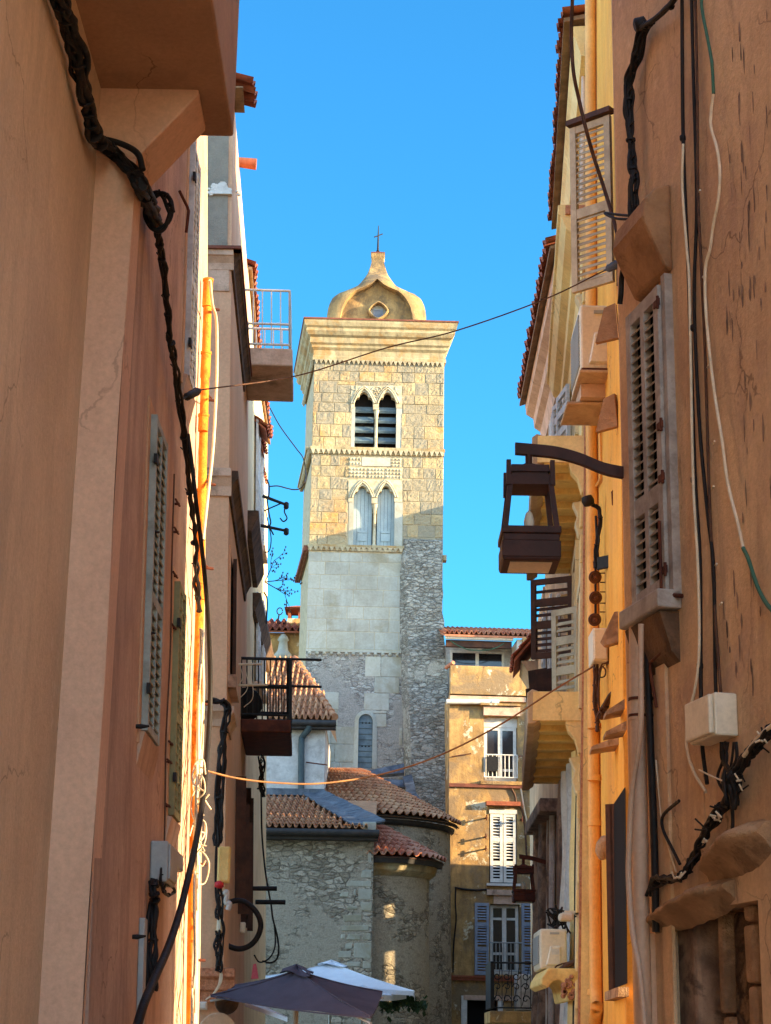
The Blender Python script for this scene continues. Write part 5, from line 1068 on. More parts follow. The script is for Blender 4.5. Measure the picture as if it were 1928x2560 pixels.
# core
m = MB(); A, B_ = FT.p(0, 0, -.30), FT.p(WT, 0, -.30); C_, D_ = B_ + FTL.d * (DT - .3), A + FTL.d * (DT - .3)
ins = FTL.n * -.02
m.ext([A + ins, B_, C_, D_ + ins], [p + Vector((0, 0, z_cor0 + .6)) for p in (A + ins, B_, C_, D_ + ins)]); obj('core', m, X['mort'], tw)
# mortar face with real openings
hu = [(a_of(612, 600), a_of(1002, 600), U['z0'], z_of(290)), (a_of(600, 1600), a_of(990, 1600), Lw['z0'], z_of(1160))]
m = MB(); As = sorted({0, WT, *[h_[0] for h_ in hu], *[h_[1] for h_ in hu]}); Zs = sorted({0, z_cor0 + .5, *[h_[2] for h_ in hu], *[h_[3] for h_ in hu]})
for i in range(len(As) - 1):
    for j in range(len(Zs) - 1):
        ca, cz = (As[i] + As[i + 1]) / 2, (Zs[j] + Zs[j + 1]) / 2
        if any(h_[0] < ca < h_[1] and h_[2] < cz < h_[3] for h_ in hu): continue
        m.face([FT.p(As[i], Zs[j]), FT.p(As[i + 1], Zs[j]), FT.p(As[i + 1], Zs[j + 1]), FT.p(As[i], Zs[j + 1])])
m.face([FT.p(0, 0), FT.p(0, z_cor0 + .5), FT.p(0, z_cor0 + .5, -.31), FT.p(0, 0, -.31)]); m.face([FT.p(WT, 0), FT.p(WT, z_cor0 + .5), FT.p(WT, z_cor0 + .5, -.31), FT.p(WT, 0, -.31)])
obj('joint_face', m, X['mort'], tw)
random.seed(42)
hb = [(U['x0'] + .02, U['x1'] - .02, U['z0'] - .05, U['z1']), (Lw['x0'], Lw['x1'], z_of(1100), z_of(905)), (Lw['x0'], Lw['x1'], Lw['z0'] - .05, z_of(1105))]
m = MB(); ashlar(m, FT, 0, WT, z_s1 + .12, z_cor0, .36, .42, hb, gap=.004, prot=.028, rough=.010, sub=5)
ashlar(m, FT, 0, WT, z_s2 + .1, z_s1 - .1, .36, .44, hb, gap=.004, prot=.026, rough=.010, sub=5); obj('wall', m, X['tower'], tw)
m = MB(); ashlar(m, FT, 0, BX + .1, z_s3 + .08, z_s2 - .1, .46, .72, [], gap=.006, prot=.008, rough=0); obj('wall', m, X['ash'], tw, label='smooth pale ashlar of the middle stage')
# lower stage: rendered rubble with surviving ashlar slabs, small round headed window
c3 = lambda x, y: (600 + x / 2.923, 1400 + y / 2.923)
aw0, aw1 = PT(*c3(864, 1350))[0], PT(*c3(968, 1350))[0]; wz0, wz1 = zT(1400 + 1522 / 2.923, 910), zT(1400 + 1128 / 2.923, 910)
m = MB(); m.box(FT, 0, BX + .12, 3.0, z_s3, .0, .012); obj('wall', m, X['lowt'], tw, label='patched lower stage of rubble, render and pale slabs')
m = MB(); random.seed(77)
import mathutils
from mathutils import noise as mnoise
def keep(a, z):
    v = mnoise.noise(Vector((a * .9 + 3.1, z * .55, 1.7))); return v > -.05 + (.25 if z > z_s3 - 1.2 and z < z_s3 - .4 else 0)
def ragged(a, z): return True
ashlar(m, FT, 0, BX + .08, zT(1985), z_s3 - .12, .46, .62, [(aw0 - .02, aw1 + .02, wz0 - .03, wz1 + .03)], gap=.006, prot=.02, keep=keep, n0=.013); obj('slab_facing', m, X['ash'], tw)
m = MB(); N = 12; zc = wz1 - (aw1 - aw0) / 2; rr = (aw1 - aw0) / 2; ca = (aw0 + aw1) / 2
inner = [(aw0, wz0)] + [(ca - math.cos(math.pi * k / N) * rr, zc + math.sin(math.pi * k / N) * rr) for k in range(N + 1)] + [(aw1, wz0)]
outer = [(aw0 - .14, wz0 - .06)] + [(ca - math.cos(math.pi * k / N) * (rr + .12), zc + math.sin(math.pi * k / N) * (rr + .12)) for k in range(N + 1)] + [(aw1 + .14, wz0 - .06)]
fs = []; vs = [FT.p(a, z, .10) for a, z in inner] + [FT.p(a, z, .035) for a, z in outer] + [FT.p(a, z, -.02) for a, z in inner] + [FT.p(a, z, .0) for a, z in outer]
K = len(inner)
for k in range(K - 1): fs += [(k, k + 1, K + k + 1, K + k), (k, k + 1, 2 * K + k + 1, 2 * K + k), (K + k, K + k + 1, 3 * K + k + 1, 3 * K + k)]
m.idx(vs, fs, False); wf = obj('small_window', m, X['ash'], tw, label='small round headed window boarded in grey blue')
m = MB(); m.prism(FT, inner, .0125, .0145); obj('board', m, X['board'], wf)
m = MB()
for k in range(1, 9): z = wz0 + (wz1 - wz0) * k / 9.5; m.box(FT, aw0 + .01, aw1 - .01, z - .012, z + .006, .0146, .028)
obj('board_edge', m, X['dpipe'], wf)
m = MB()
for zz in (wz0 + (wz1 - wz0) * .84, wz0 + (wz1 - wz0) * .41):
    for k in (.28, .52, .76): m.lathe(FT.p(aw0 + (aw1 - aw0) * k, zz, .016), [(.03, 0), (.03, .004)], 8, FT.n)
obj('vent_hole', m, X['dark'], wf)
# cornice, by profile, on front and flanks
prof = [(0, 0), (.05, 0), (.05, .12), (.03, .16), (.03, .34), (.10, .42), (.10, .50), (.16, .56), (.16, .74), (.24, .80), (.30, .92), (.28, 1.02), (.34, 1.08), (.37, 1.2), (.37, 1.28), (.0, 1.3)]
zq0 = zT(905); zq1 = zT(813); kz = (zq1 - zq0) / 1.28
prof = [(n, zq0 + z * kz) for n, z in prof]
def ringsweep(mb, prof, corners, closed=True):
    """profile carried round a plan polygon with mitred corners"""
    K = len(prof); N = len(corners); cen = sum((Vector(c) for c in corners), Vector((0, 0, 0))) / N; vs = []
    for i, c in enumerate(corners):
        c = Vector(c); e0 = (c - Vector(corners[i - 1])).normalized(); e1 = (Vector(corners[(i + 1) % N]) - c).normalized()
        n0 = Vector((e0.y, -e0.x, 0)); n1 = Vector((e1.y, -e1.x, 0)); bis = (n0 + n1); bis = bis / bis.dot(n0)
        for n, z in prof: vs.append(Vector((c.x, c.y, 0)) + bis * n + Vector((0, 0, z)))
    mb.idx(vs, [(i * K + k, ((i + 1) % N) * K + k, ((i + 1) % N) * K + k + 1, i * K + k + 1) for i in range(N) for k in range(K - 1)], False)
    mb.face([vs[i * K] for i in range(N)]); mb.face([vs[i * K + K - 1] for i in range(N)])
plan = [FT.p(0, 0), FT.p(WT, 0), FT.p(WT, 0) + FTL.d * DT, FT.p(0, 0) + FTL.d * DT]
m = MB(); ringsweep(m, prof, plan); obj('cornice', m, X['corn'], tw)
m = MB(); ringsweep(m, [(0, zq1 - .02), (.40, zq1 + .0), (.40, zq1 + .05), (.1, zq1 + .09), (0, zq1 + .1)], plan); obj('coping', m, X['red_edge'], tw)
zz_ = zT(911)
m = MB(); zigzag(m, FT, .0, WT, zq0 - .13, zq0 + .0, .02, .11, .145); zigzag(m, FTL, .0, DT, zq0 - .13, zq0, .02, .11, .145); obj('zigzag_band', m, X['carve'], tw)
def stringc(z, h_, n_, a1, zig=True, left=True):
    m = MB(); m.box(FT, -.04, a1 + .04, z + h_ * .5, z + h_, -.0, n_); m.box(FT, -.02, a1 + .02, z - h_ * .2, z + h_ * .5, -.0, n_ * .55)
    if left: m.box(FTL, .002, DT, z + h_ * .5, z + h_ - .004, -.02, n_ + .06); m.box(FTL, .002, DT, z - h_ * .2, z + h_ * .5 - .004, -.02, n_ * .5)
    o = obj('string_course', m, X['corn'], tw); m = MB()
    if zig: zigzag(m, FT, -.03, a1 + .03, z - h_ * .35, z + h_ * .5, n_ * .5, n_ * 1.1, .16); 
    else:
        k = int(a1 / .22)
        for i in range(k): m.box(FT, (i + .2) * a1 / k, (i + .75) * a1 / k, z - h_ * .2, z + h_ * .48, n_ * .5, n_ * .95)
    if left and zig: zigzag(m, FTL, .0, DT, z - h_ * .35, z + h_ * .5, n_ * .5, n_ * 1.2, .16)
    obj('ornament', m, X['carve'], o); return o
stringc(z_s1 - .02, .18, .11, WT); stringc(z_s2 - .02, .15, .09, BX)
m = MB(); m.box(FTL, .0, DT, z_s2 - .06, z_s2 + .1, 0, .16); obj('string_course', m, X['red_edge'], tw)
m = MB(); m.box(FT, 0, BX, z_s3 - .02, z_s3 + .06, .0, .07); o = obj('string_course', m, X['ash'], tw); m = MB()
for k in range(13): m.lathe(FT.p((k + .5) * BX / 13, z_s3 - .06, .02), [(.0, .07), (.04, .06), (.06, .02), (.06, 0)], 10, FT.n)
obj('ornament', m, X['ash'], o)
# carved diamond blocks above the lower windows
m = MB()
for (x0, y0, x1, y1) in ((565, 905, 682, 985), (955, 905, 1052, 990), (565, 1002, 728, 1098), (738, 1002, 892, 1098), (902, 1002, 1056, 1098)):
    A0, A1 = a_of(x0, (y0 + y1) / 2), a_of(x1, (y0 + y1) / 2); Z0, Z1 = z_of(y1), z_of(y0); m.box(FT, A0, A1, Z0, Z1, 0, .015); k = max(3, round((A1 - A0) / .11)); r_ = max(2, round((Z1 - Z0) / .12)); da, dz = (A1 - A0) / k, (Z1 - Z0) / r_
    for i in range(k):
        for j in range(r_):
            c = (A0 + (i + .5) * da, Z0 + (j + .5) * dz); ring = [(c[0] - da * .45, c[1]), (c[0], c[1] - dz * .45), (c[0] + da * .45, c[1]), (c[0], c[1] + dz * .45)]
            vs = [FT.p(a, z, .016) for a, z in ring] + [FT.p(*c, .065)]; m.idx(vs, [(0, 1, 4), (1, 2, 4), (2, 3, 4), (3, 0, 4)], False)
obj('diamond_blocks', m, X['carve'], tw)
m = MB(); m.box(FT, a_of(684, 950), a_of(950, 950), z_of(985), z_of(905), 0, .03); obj('plain_block', m, X['ash'], tw)
# ---- twin ogee windows with a slender column
def light_outline(xl, xr, yb, ysp, ytip):
    """trefoil ogee light in crop coordinates"""
    xc = (xl + xr) / 2; w_ = (xr - xl) / 2
    hs = [(1, 0), (.98, .25), (.88, .42), (.70, .50), (.50, .52), (.46, .62), (.46, .74), (.36, .86), (.18, .95), (0, 1)]
    r_ = [(xc + h_ * w_, ysp - t * (ysp - ytip)) for h_, t in hs]; l_ = [(xc - h_ * w_, ysp - t * (ysp - ytip)) for h_, t in hs[::-1][1:]]
    return [(xl, yb)] + l_[::-1][0:0] + [(xr, yb)] + r_ + l_
def toFT(pts): return [(a_of(x, y), z_of(y, x)) for x, y in pts]
def head_panel(x0, x1, ytop, lights, ybot, n0, n1, mat, parent, yb):
    """carved panel with the two lights cut through it: built as columns between the outlines"""
    m = MB(); NX = 96
    def top_of(x):
        for xl, xr, ysp, ytip in lights:
            if xl < x < xr:
                xc, w_ = (xl + xr) / 2, (xr - xl) / 2; h_ = abs(x - xc) / w_
                hs = [(0, 1), (.18, .95), (.36, .86), (.46, .74), (.47, .56), (.50, .52), (.70, .50), (.88, .42), (.98, .25), (1, 0)]
                for (p, q), (r_, s_) in zip(hs, hs[1:]):
                    if p <= h_ <= r_: t = q + (s_ - q) * (h_ - p) / max(1e-6, r_ - p); return ysp - t * (ysp - ytip)
        return None
    xs = sorted({x0, x1, *[x0 + (x1 - x0) * k / NX for k in range(NX + 1)], *[l_[0] for l_ in lights], *[l_[1] for l_ in lights]})
    for xa, xb in zip(xs, xs[1:]):
        if xb - xa < 1e-4: continue
        e = 1e-3; ta, tb = top_of(xa + e), top_of(xb - e)
        ya = ta if ta is not None else ybot(xa); yb_ = tb if tb is not None else ybot(xb)
        P = [(xa, ya), (xb, yb_), (xb, ytop), (xa, ytop)]; q = toFT(P); m.prism(FT, q, n0, n1)
    return obj('tracery', m, X[mat], parent)
def archivolt(lights, off, n0, n1, mat, parent, tip_up=16):
    m = MB()
    for xl, xr, ysp, ytip in lights:
        xc, w_ = (xl + xr) / 2, (xr - xl) / 2; ln = []
        for k in range(-10, 11):
            t = k / 10; x = xc + t * (w_ + off); y = ysp - (ysp - ytip + tip_up) * (1 - abs(t) ** 1.9) + (0) ; y -= 8 * max(0, 1 - abs(t) * 6)
            ln.append(FT.p(a_of(x, y), z_of(y, x), n1))
        m.tube(ln, .028, 6)
    obj('archivolt', m, X[mat], parent)
def colonnette(x, y0, y1, wd, parent, mat='carve'):
    m = MB(); a = a_of(x, (y0 + y1) / 2); zb, zt = z_of(y1), z_of(y0); r = wd / 3.702 / 2 * ((at(970, 1100, YT).x - at(969, 1100, YT).x)); H = zt - zb
    c = FT.p(a, zb, -.08); m.lathe(c, [(r * 1.55, 0), (r * 1.55, H * .05), (r * 1.25, H * .07), (r * 1.3, H * .1), (r * .85, H * .13), (r * .85, H * .78), (r * 1.1, H * .80), (r * .95, H * .83), (r * 1.1, H * .88), (r * 1.5, H * .96), (r * 1.55, H)], 14); return obj('column', m, X[mat], parent)
def twin(Lts, x0, x1, ytop, yb, colx, lab):
    m = MB(); xa, xb = a_of(Lts[0][0] - 8, yb - 200), a_of(Lts[1][1] + 8, yb - 200); zb = z_of(yb); m.box(FT, xa - .02, xb + .02, zb - .07, zb, -.28, .05); wo = obj('twin_window', m, X['carve'], tw, label=lab)
    spring = max(l_[2] for l_ in Lts)
    def yb_of(x):
        if x <= Lts[0][0]: return spring + 40
        if x >= Lts[1][1]: return spring + 40
        return spring + 55
    head_panel(x0, x1, ytop, Lts, yb_of, -.2, .028, 'carve', wo, yb)
    for off in (10, 30): archivolt(Lts, off, 0, .05 if off == 10 else .035, 'carve', wo, 12 + off)
    # jambs
    m = MB(); 
    for (p, q) in ((x0, Lts[0][0]), (Lts[1][1], x1)):
        if p > q: continue
        A0, A1 = a_of(p, yb - 150), a_of(q, yb - 150); m.box(FT, A0, A1, zb, z_of(spring + 38), -.26, .012) if abs(A1 - A0) > .03 else None
    if m.v: obj('jamb', m, X['ash'], wo)
    colonnette(colx, spring + 50, yb - 3, 34, wo); return wo, zb
Lu = [(618, 788, 405, 296), (842, 1001, 405, 300)]; Ll = [(604, 774, 1275, 1165), (828, 985, 1275, 1165)]
wu, zbu = twin(Lu, 585, 1055, 240, 848, 816, 'upper twin window with slanted louvre boards')
wl, zbl = twin(Ll, 560, 1060, 1112, 1756, 800, 'lower twin window closed with grey blue doors')
# louvres of the upper pair
for xl, xr, *_ in Lu:
    A0, A1 = a_of(xl - 6, 600), a_of(xr + 6, 600)
    for y0, y1 in ((408, 472), (500, 566), (592, 658), (688, 754)):
        zt, zb = z_of(y0), z_of(y1); m = MB(); m.sweep(FT, [(-.27, zt - .02), (-.24, zt - .02), (-.10, zb), (-.13, zb - .03)], A0, A1); m.box(FT, A0 + .06, A1 - .06, zb + .03, zb + .055, -.11, -.09); obj('louvre', m, X['board'], wu)
m = MB(); m.box(FT, hu[0][0], hu[0][1], hu[0][2], hu[0][3], -.299, -.295); obj('opening', m, X['dark'], wu)
m = MB(); m.box(FT, hu[1][0], hu[1][1], hu[1][2], hu[1][3], -.299, -.295); obj('opening', m, X['dark'], wl)
for xl, xr, *_ in Ll:
    A0, A1 = a_of(xl - 4, 1500), a_of(xr + 4, 1500); zb, zt = z_of(1756), z_of(1180); m = MB(); k = 5
    for i in range(k): m.box(FT, A0 + (A1 - A0) * i / k + .004, A0 + (A1 - A0) * (i + 1) / k - .004, zb, zt, -.20, -.15)
    d_ = obj('door', m, X['door'], wl); c = (A0 + A1) / 2; m = MB()
    for y0, y1 in ((1572, 1592), (1598, 1668)): Z0, Z1 = z_of(y1), z_of(y0); m.box(FT, c - .14, c + .14, Z0, Z1, -.149, -.125); 
    obj('hatch', m, X['door'], d_)
# roundel and star leaves on the upper panel
m = MB(); c = (a_of(822, 295), z_of(297)); m.tube([FT.p(c[0] + math.cos(t) * .17, c[1] + math.sin(t) * .17, .035) for t in [k * .2618 for k in range(25)]], .02, 6)
for k in range(6): t = k * 1.047; m.tube([FT.p(c[0] + math.cos(t) * .03, c[1] + math.sin(t) * .03, .04), FT.p(c[0] + math.cos(t + .6) * .13, c[1] + math.sin(t + .6) * .13, .04)], .018, 5)
for x, y in ((632, 290), (1000, 290)):
    c = (a_of(x, y), z_of(y))
    for k in range(5): t = .4 + k * 1.25; m.tube([FT.p(c[0], c[1], .035), FT.p(c[0] + math.cos(t) * .16, c[1] + math.sin(t) * .17, .04)], [.024, .008], 5)
obj('relief', m, X['carve'], wu)
# ---- the buttress: rough, battered, standing forward on the right
m = MB(); ztop = z_of(1665)
def edge(u, v, n): return FT.pix(u, v, n)
zs_ = [0, 3, 6, 9, ztop - .5, ztop]; rows = []
ladder = [(2100, 1015, 1032, 1131), (1900, 1012, 1028, 1126), (1700, 1003, 1022, 1119), (1520, 999, 1020, 1107), (1420, 1000, 1012, 1106), (1352, 1008, 1011, 1106)]
random.seed(17); NU = 14; prev = None; V = []
zl = []
for v, ul, uf, ur in ladder:
    n_ = .10 + (2100 - 1352 - (v - 1352)) * 0 + (v - 1352) / 748 * 1.15
    z = FT.pix(uf, v, n_)[1]; zl.append((z, FT.pix(ul, v, 0)[0], FT.pix(uf, v, n_)[0], FT.pix(ur, v, n_)[0], n_))
zl = [(0, zl[0][1] - .02, zl[0][2] - .02, zl[0][3] + .1, zl[0][4] + .4)] + zl
def lerp_l(z):
    for p, q in zip(zl, zl[1:]):
        if p[0] <= z <= q[0]: t = (z - p[0]) / (q[0] - p[0]); return [p[k] + (q[k] - p[k]) * t for k in range(1, 5)]
    return list(zl[-1][1:])
ZT_ = zl[-1][0]
def wob(p, s): return p + Vector((mnoise.noise(p * 2.1), mnoise.noise(p * 2.1 + Vector((7, 3, 1))), 0)) * s
def front(s, t):
    al, af, ar, n_ = lerp_l(t * ZT_); return wob(FT.p(af + (ar - af) * s, t * ZT_, n_), .05)
def left(s, t):
    al, af, ar, n_ = lerp_l(t * ZT_); return wob(FT.p(al + (af - al) * s, t * ZT_, .0 + n_ * s), .05 * s)
def right(s, t):
    al, af, ar, n_ = lerp_l(t * ZT_); return wob(FT.p(ar + .02 * s, t * ZT_, n_ - (n_ + 3.0) * s), .05 * (1 - s))
m.grid(front, 16, 110); m.grid(left, 6, 110); m.grid(right, 6, 110)
m.face([front(0, 1), front(1, 1), FT.p(zl[-1][3], ZT_ + .1, 0), FT.p(zl[-1][1], ZT_ + .1, 0)]); obj('buttress', m, X['butt'], tw)
# right flank corbel stub
m = MB(); m.box(FT, WT - .02, WT + .12, z_of(1840), z_of(1790), -.3, .0); obj('corbel', m, X['corn'], tw)
# ---- onion shaped top
c1 = lambda x, y: (720 + x / 3.702, 550 + y / 3.702)
Yd = YT + 2.0
def dpt(x, y, yy): return at(*c1(x, y), yy)
zb_d = dpt(822, 955, Yd - 1.4).z; xc_d = dpt(824, 700, Yd - 1.4).x; px = dpt(823, 700, Yd - 1.4).x - dpt(822, 700, Yd - 1.4).x
sil = [(453, 965), (458, 880), (450, 820), (436, 770), (412, 720), (388, 698), (345, 668), (300, 652), (258, 634), (215, 616), (178, 597), (146, 574), (118, 548), (98, 518), (83, 488), (70, 450), (63, 418), (54, 385), (48, 352)]
nic = [(338, 958), (333, 900), (325, 860), (310, 800), (285, 752), (258, 712), (230, 684), (196, 660), (160, 644), (128, 632), (95, 617), (68, 603), (45, 588), (22, 574), (0, 562)]
def inner_curve():
    return resamp(nic, 30) + [Vector((0, 562 + (352 - 562) * k / 10, 0)) for k in range(1, 11)]
def outer_curve():
    lo = [p_ for p_ in sil if p_[1] >= 597]; hi = [p_ for p_ in sil if p_[1] <= 597]; return resamp(lo, 30) + resamp(hi, 11)[1:]
def resamp(l, n):
    P = [Vector((x, y, 0)) for x, y in l]; d = [0]
    for p, q in zip(P, P[1:]): d.append(d[-1] + (q - p).length)
    out = []
    for k in range(n):
        t = d[-1] * k / (n - 1); i = max(j for j in range(len(d)) if d[j] <= t + 1e-9); i = min(i, len(P) - 2); f_ = (t - d[i]) / (d[i + 1] - d[i]); out.append(P[i].lerp(P[i + 1], f_))
    return out
def zy(y):
    k_ = min(1, max(0, (600 - y) / 130)); k_ = k_ * k_ * (3 - 2 * k_); return dpt(822, y, Yd - 1.4 + 1.3 * k_).z
so_ = [(p.x * px, zy(p.y)) for p in outer_curve()]; si_ = [(p.x * px, zy(p.y)) for p in inner_curve()]
WD = so_[0][0]; y_f = Yd - WD * .92; y_n = y_f + .34
m = MB()
def rim(w_, z, k):       # the face curls back towards the outline
    return y_f + .16 * k ** 2
rows = []
for j in range(9):
    t = j / 8; rows.append([(so_[i][0] * t + si_[i][0] * (1 - t), rim(0, 0, t), so_[i][1] * t + si_[i][1] * (1 - t)) for i in range(40)])
rows.append([(so_[i][0], y_f + .7, so_[i][1]) for i in range(40)]); rows.append([(so_[i][0], Yd + WD * .92, so_[i][1]) for i in range(40)])
rows.insert(0, [(si_[i][0], y_n, si_[i][1]) for i in range(40)])
zA_, zB_2 = zy(600), zy(470)
def sq(x, y, z):           # the neck is square in plan: its faces come in as it narrows
    if z <= zA_: return y
    hw = 0
    for (x0, z0), (x1, z1) in zip(so_, so_[1:]):
        if z0 <= z <= z1 + 1e-6: hw = x0 + (x1 - x0) * ((z - z0) / max(1e-6, z1 - z0)); break
    k = min(1, (z - zA_) / (zB_2 - zA_)); k = k * k * (3 - 2 * k); lo, hi = max(y, Yd - hw), min(y, Yd + hw); yc = min(max(y, Yd - hw), Yd + hw); return y + (yc - y) * k
rows = [[(x, sq(x, y, z), z) for x, y, z in r_] for r_ in rows]
for sgn in (1, -1):
    vs = [(xc_d + sgn * x, y, z) for r_ in rows for x, y, z in r_]; W = 40
    m.idx(vs[:2 * W], [(i, i + 1, W + i + 1, W + i) for i in range(W - 1)], False)
    m.idx(vs[W:], [(j * W + i, j * W + i + 1, (j + 1) * W + i + 1, (j + 1) * W + i) for j in range(len(rows) - 2) for i in range(W - 1)], True)
obj('dome', m, X['dome'], tw)
sn_ = si_[:30]; m = MB(); m.ext([(xc_d + x, y_n - .004, z) for x, z in sn_] + [(xc_d - x, y_n - .004, z) for x, z in sn_[::-1][1:]], [(xc_d + x, y_n + .05, z) for x, z in sn_] + [(xc_d - x, y_n + .05, z) for x, z in sn_[::-1][1:]]); obj('niche', m, X['dome'], tw)
# cross gables: the same outline on the flanks
m = MB(); vs = [(xc_d + s_ * WD * .9, Yd + g_ * x * .9, z - .02) for s_ in (-1, 1) for g_ in (1, -1) for x, z in so_]
for g_ in (0, 1):
    o_ = g_ * 40; m.idx(vs, [(o_ + i, o_ + i + 1, 80 + o_ + i + 1, 80 + o_ + i) for i in range(39)], True)
m.face([(xc_d - WD * .9, Yd + x * .9, z - .02) for x, z in so_] + [(xc_d - WD * .9, Yd - x * .9, z - .02) for x, z in so_[::-1]]); m.face([(xc_d + WD * .9, Yd + x * .9, z - .02) for x, z in so_] + [(xc_d + WD * .9, Yd - x * .9, z - .02) for x, z in so_[::-1]])
# taper the flank gables so only their lower bulge shows
obj_pts = m.v
for i, p in enumerate(m.v):
    k = max(0, (p.z - zb_d) / (so_[-1][1] - zb_d)); hw = 0
    for (x0, z0), (x1, z1) in zip(so_, so_[1:]):
        if z0 <= p.z + .02 <= z1 + 1e-6: hw = x0 + (x1 - x0) * ((p.z + .02 - z0) / max(1e-6, z1 - z0)); break
    p.y = max(p.y, y_n + .12); lim = hw * .97; p.x = xc_d + max(-lim, min(lim, p.x - xc_d)) if hw else p.x
obj('dome_flank', m, X['dome'], tw)
# diamond round oculus with its louvre
oc = Vector((xc_d + 14 * px, y_n, zy(826))); m = MB(); ring = []
for k in range(40):
    t = 2 * math.pi * k / 40; ct, st_ = math.cos(t), math.sin(t); r_ = 1 / ((abs(ct) ** 1.45 + abs(st_) ** 1.45) ** (1 / 1.45)); ring.append((ct * r_ * 98 * px, st_ * r_ * 92 * px))
pr = [(1.0, .0), (1.03, -.15), (.98, -.22), (.86, -.24), (.80, -.20), (.78, -.01)]
m.idx([oc + Vector((x * s_, dy, z * s_)) for s_, dy in pr for x, z in ring], [(j * 40 + k, j * 40 + (k + 1) % 40, (j + 1) * 40 + (k + 1) % 40, (j + 1) * 40 + k) for j in range(len(pr) - 1) for k in range(40)], False); om = obj('oculus', m, X['dome'], tw)
m = MB(); m.face([oc + Vector((x * .79, -.012, z * .79)) for x, z in ring]); obj('oculus_back', m, X['ash'], om)
m = MB(); s_ = 40 * px
for k in range(7): z = -s_ + 2 * s_ * k / 6.5 - .02; m.wbox(oc.x - s_, oc.x + s_, oc.y - .05 - .0, oc.y - .02, oc.z + z - .04, oc.z + z + s_ * .16 - .04)
m.wbox(oc.x - s_ * 1.1, oc.x - s_, oc.y - .06, oc.y - .013, oc.z - s_ * 1.1 - .04, oc.z + s_ - .02); m.wbox(oc.x + s_, oc.x + s_ * 1.1, oc.y - .06, oc.y - .013, oc.z - s_ * 1.1 - .04, oc.z + s_ - .02)
obj('vent', m, X['blue'], om)
m = MB(); dzc = dpt(822, 362, Yd).z - zy(362); zy = lambda y: dpt(822, y, Yd).z; zc0 = zy(362); hw = 62 * px
m.ext([(xc_d - hw * .85, Yd - hw * .85, zc0 - .1), (xc_d + hw * .85, Yd - hw * .85, zc0 - .1), (xc_d + hw * .85, Yd + hw * .85, zc0 - .1), (xc_d - hw * .85, Yd + hw * .85, zc0 - .1)], [(xc_d - hw, Yd - hw, zc0), (xc_d + hw, Yd - hw, zc0), (xc_d + hw, Yd + hw, zc0), (xc_d - hw, Yd + hw, zc0)])
m.ext([(xc_d - hw, Yd - hw, zc0), (xc_d + hw, Yd - hw, zc0), (xc_d + hw, Yd + hw, zc0), (xc_d - hw, Yd + hw, zc0)], [(xc_d - hw * 1.04, Yd - hw * 1.04, zy(325)), (xc_d + hw * 1.04, Yd - hw * 1.04, zy(325)), (xc_d + hw * 1.04, Yd + hw * 1.04, zy(325)), (xc_d - hw * 1.04, Yd + hw * 1.04, zy(325))]); obj('cap', m, X['dome'], tw)
m = MB(); zc1 = zy(324); hw *= 1.08; base = [(xc_d - hw, Yd - hw, zc1), (xc_d + hw, Yd - hw, zc1), (xc_d + hw, Yd + hw, zc1), (xc_d - hw, Yd + hw, zc1)]; m.ext([(x, y, z - .03) for x, y, z in base], base); m.idx(base + [(xc_d, Yd, zy(292))], [(0, 1, 4), (1, 2, 4), (2, 3, 4), (3, 0, 4)], False); obj('cap_roof', m, X['red_edge'], tw)
# plinth under the onion
m = MB(); m.wbox(xc_d - WD * 1.1, xc_d + WD * 1.1, Yd - WD * 1.05, Yd + WD * 1.05, zq1 + .05, dpt(822, 948, Yd - 1.4).z); obj('plinth', m, X['mort'], tw)
m = MB(); px2 = px; m.tube([(xc_d - 2 * px, Yd, zy(292)), (xc_d - 2 * px, Yd, zy(276)), (xc_d - 1 * px, Yd, zy(150)), (xc_d, Yd, zy(52))], [.06, .035, .025, .012], 8); m.tube([(xc_d - .14, Yd - .05, zy(165)), (xc_d, Yd, zy(145)), (xc_d + .14, Yd + .05, zy(122))], .02, 6); obj('cross', m, X['blackm'], tw)
# ================================================================ church east end
ch = thing('church', 'rubble stone church end with rounded apses and clay tile roofs below the tower', 'church', (0, 47, 0))
c3 = lambda x, y: (600 + x / 2.923, 1400 + y / 2.923)
c4 = lambda x, y: (600 + x / 2.1636, 1900 + y / 2.1636)
# whitewashed block with a hipped tile roof, left of the tower
YW = 48.0
wl_, wr_ = at(*c3(-160, 1500), YW), at(*c3(618, 1500), YW); ez = at(*c3(500, 1185), YW).z
m = MB(); m.wbox(wl_.x, wr_.x, YW, YW + 5, 0, ez); obj('wall', m, X['wht'], ch)
def Yp(cx, cy, Y): return at(*c3(cx, cy), Y)
pl, pr_ = Yp(-160, 1150, YW - .3), Yp(690, 1172, YW - .3); pr_.z = pl.z = at(*c3(400, 1162), YW - .3).z
tz = at(*c3(300, 728), YW + 4.6).z; tl, tr = Vector((pl.x, YW + 4.6, tz)), Vector((at(*c3(398, 728), YW + 4.6).x, YW + 4.6, tz))
ncol = 20
def roofA(s, t):
    pb = pl.lerp(pr_, s); pt_ = Vector((pb.x, tl.y, tz)); q = pb.lerp(pt_, t); nn = Vector((0, -(tz - pl.z), 4.9)).normalized(); return q, nn
m = MB(); tiles(m, roofA, ncol, 10, .105, lift=.05, keep=lambda s, t: (pl.x + (pr_.x - pl.x) * s) < pr_.x + (tr.x - pr_.x) * t + .1)
m.tone = .2; hp = [pr_.lerp(tr, k / 14) for k in range(15)]
for k in range(14): m.tube([hp[k] + Vector((0, 0, .07)), hp[k + 1] + Vector((0, 0, .05))], [.11, .09], 8)
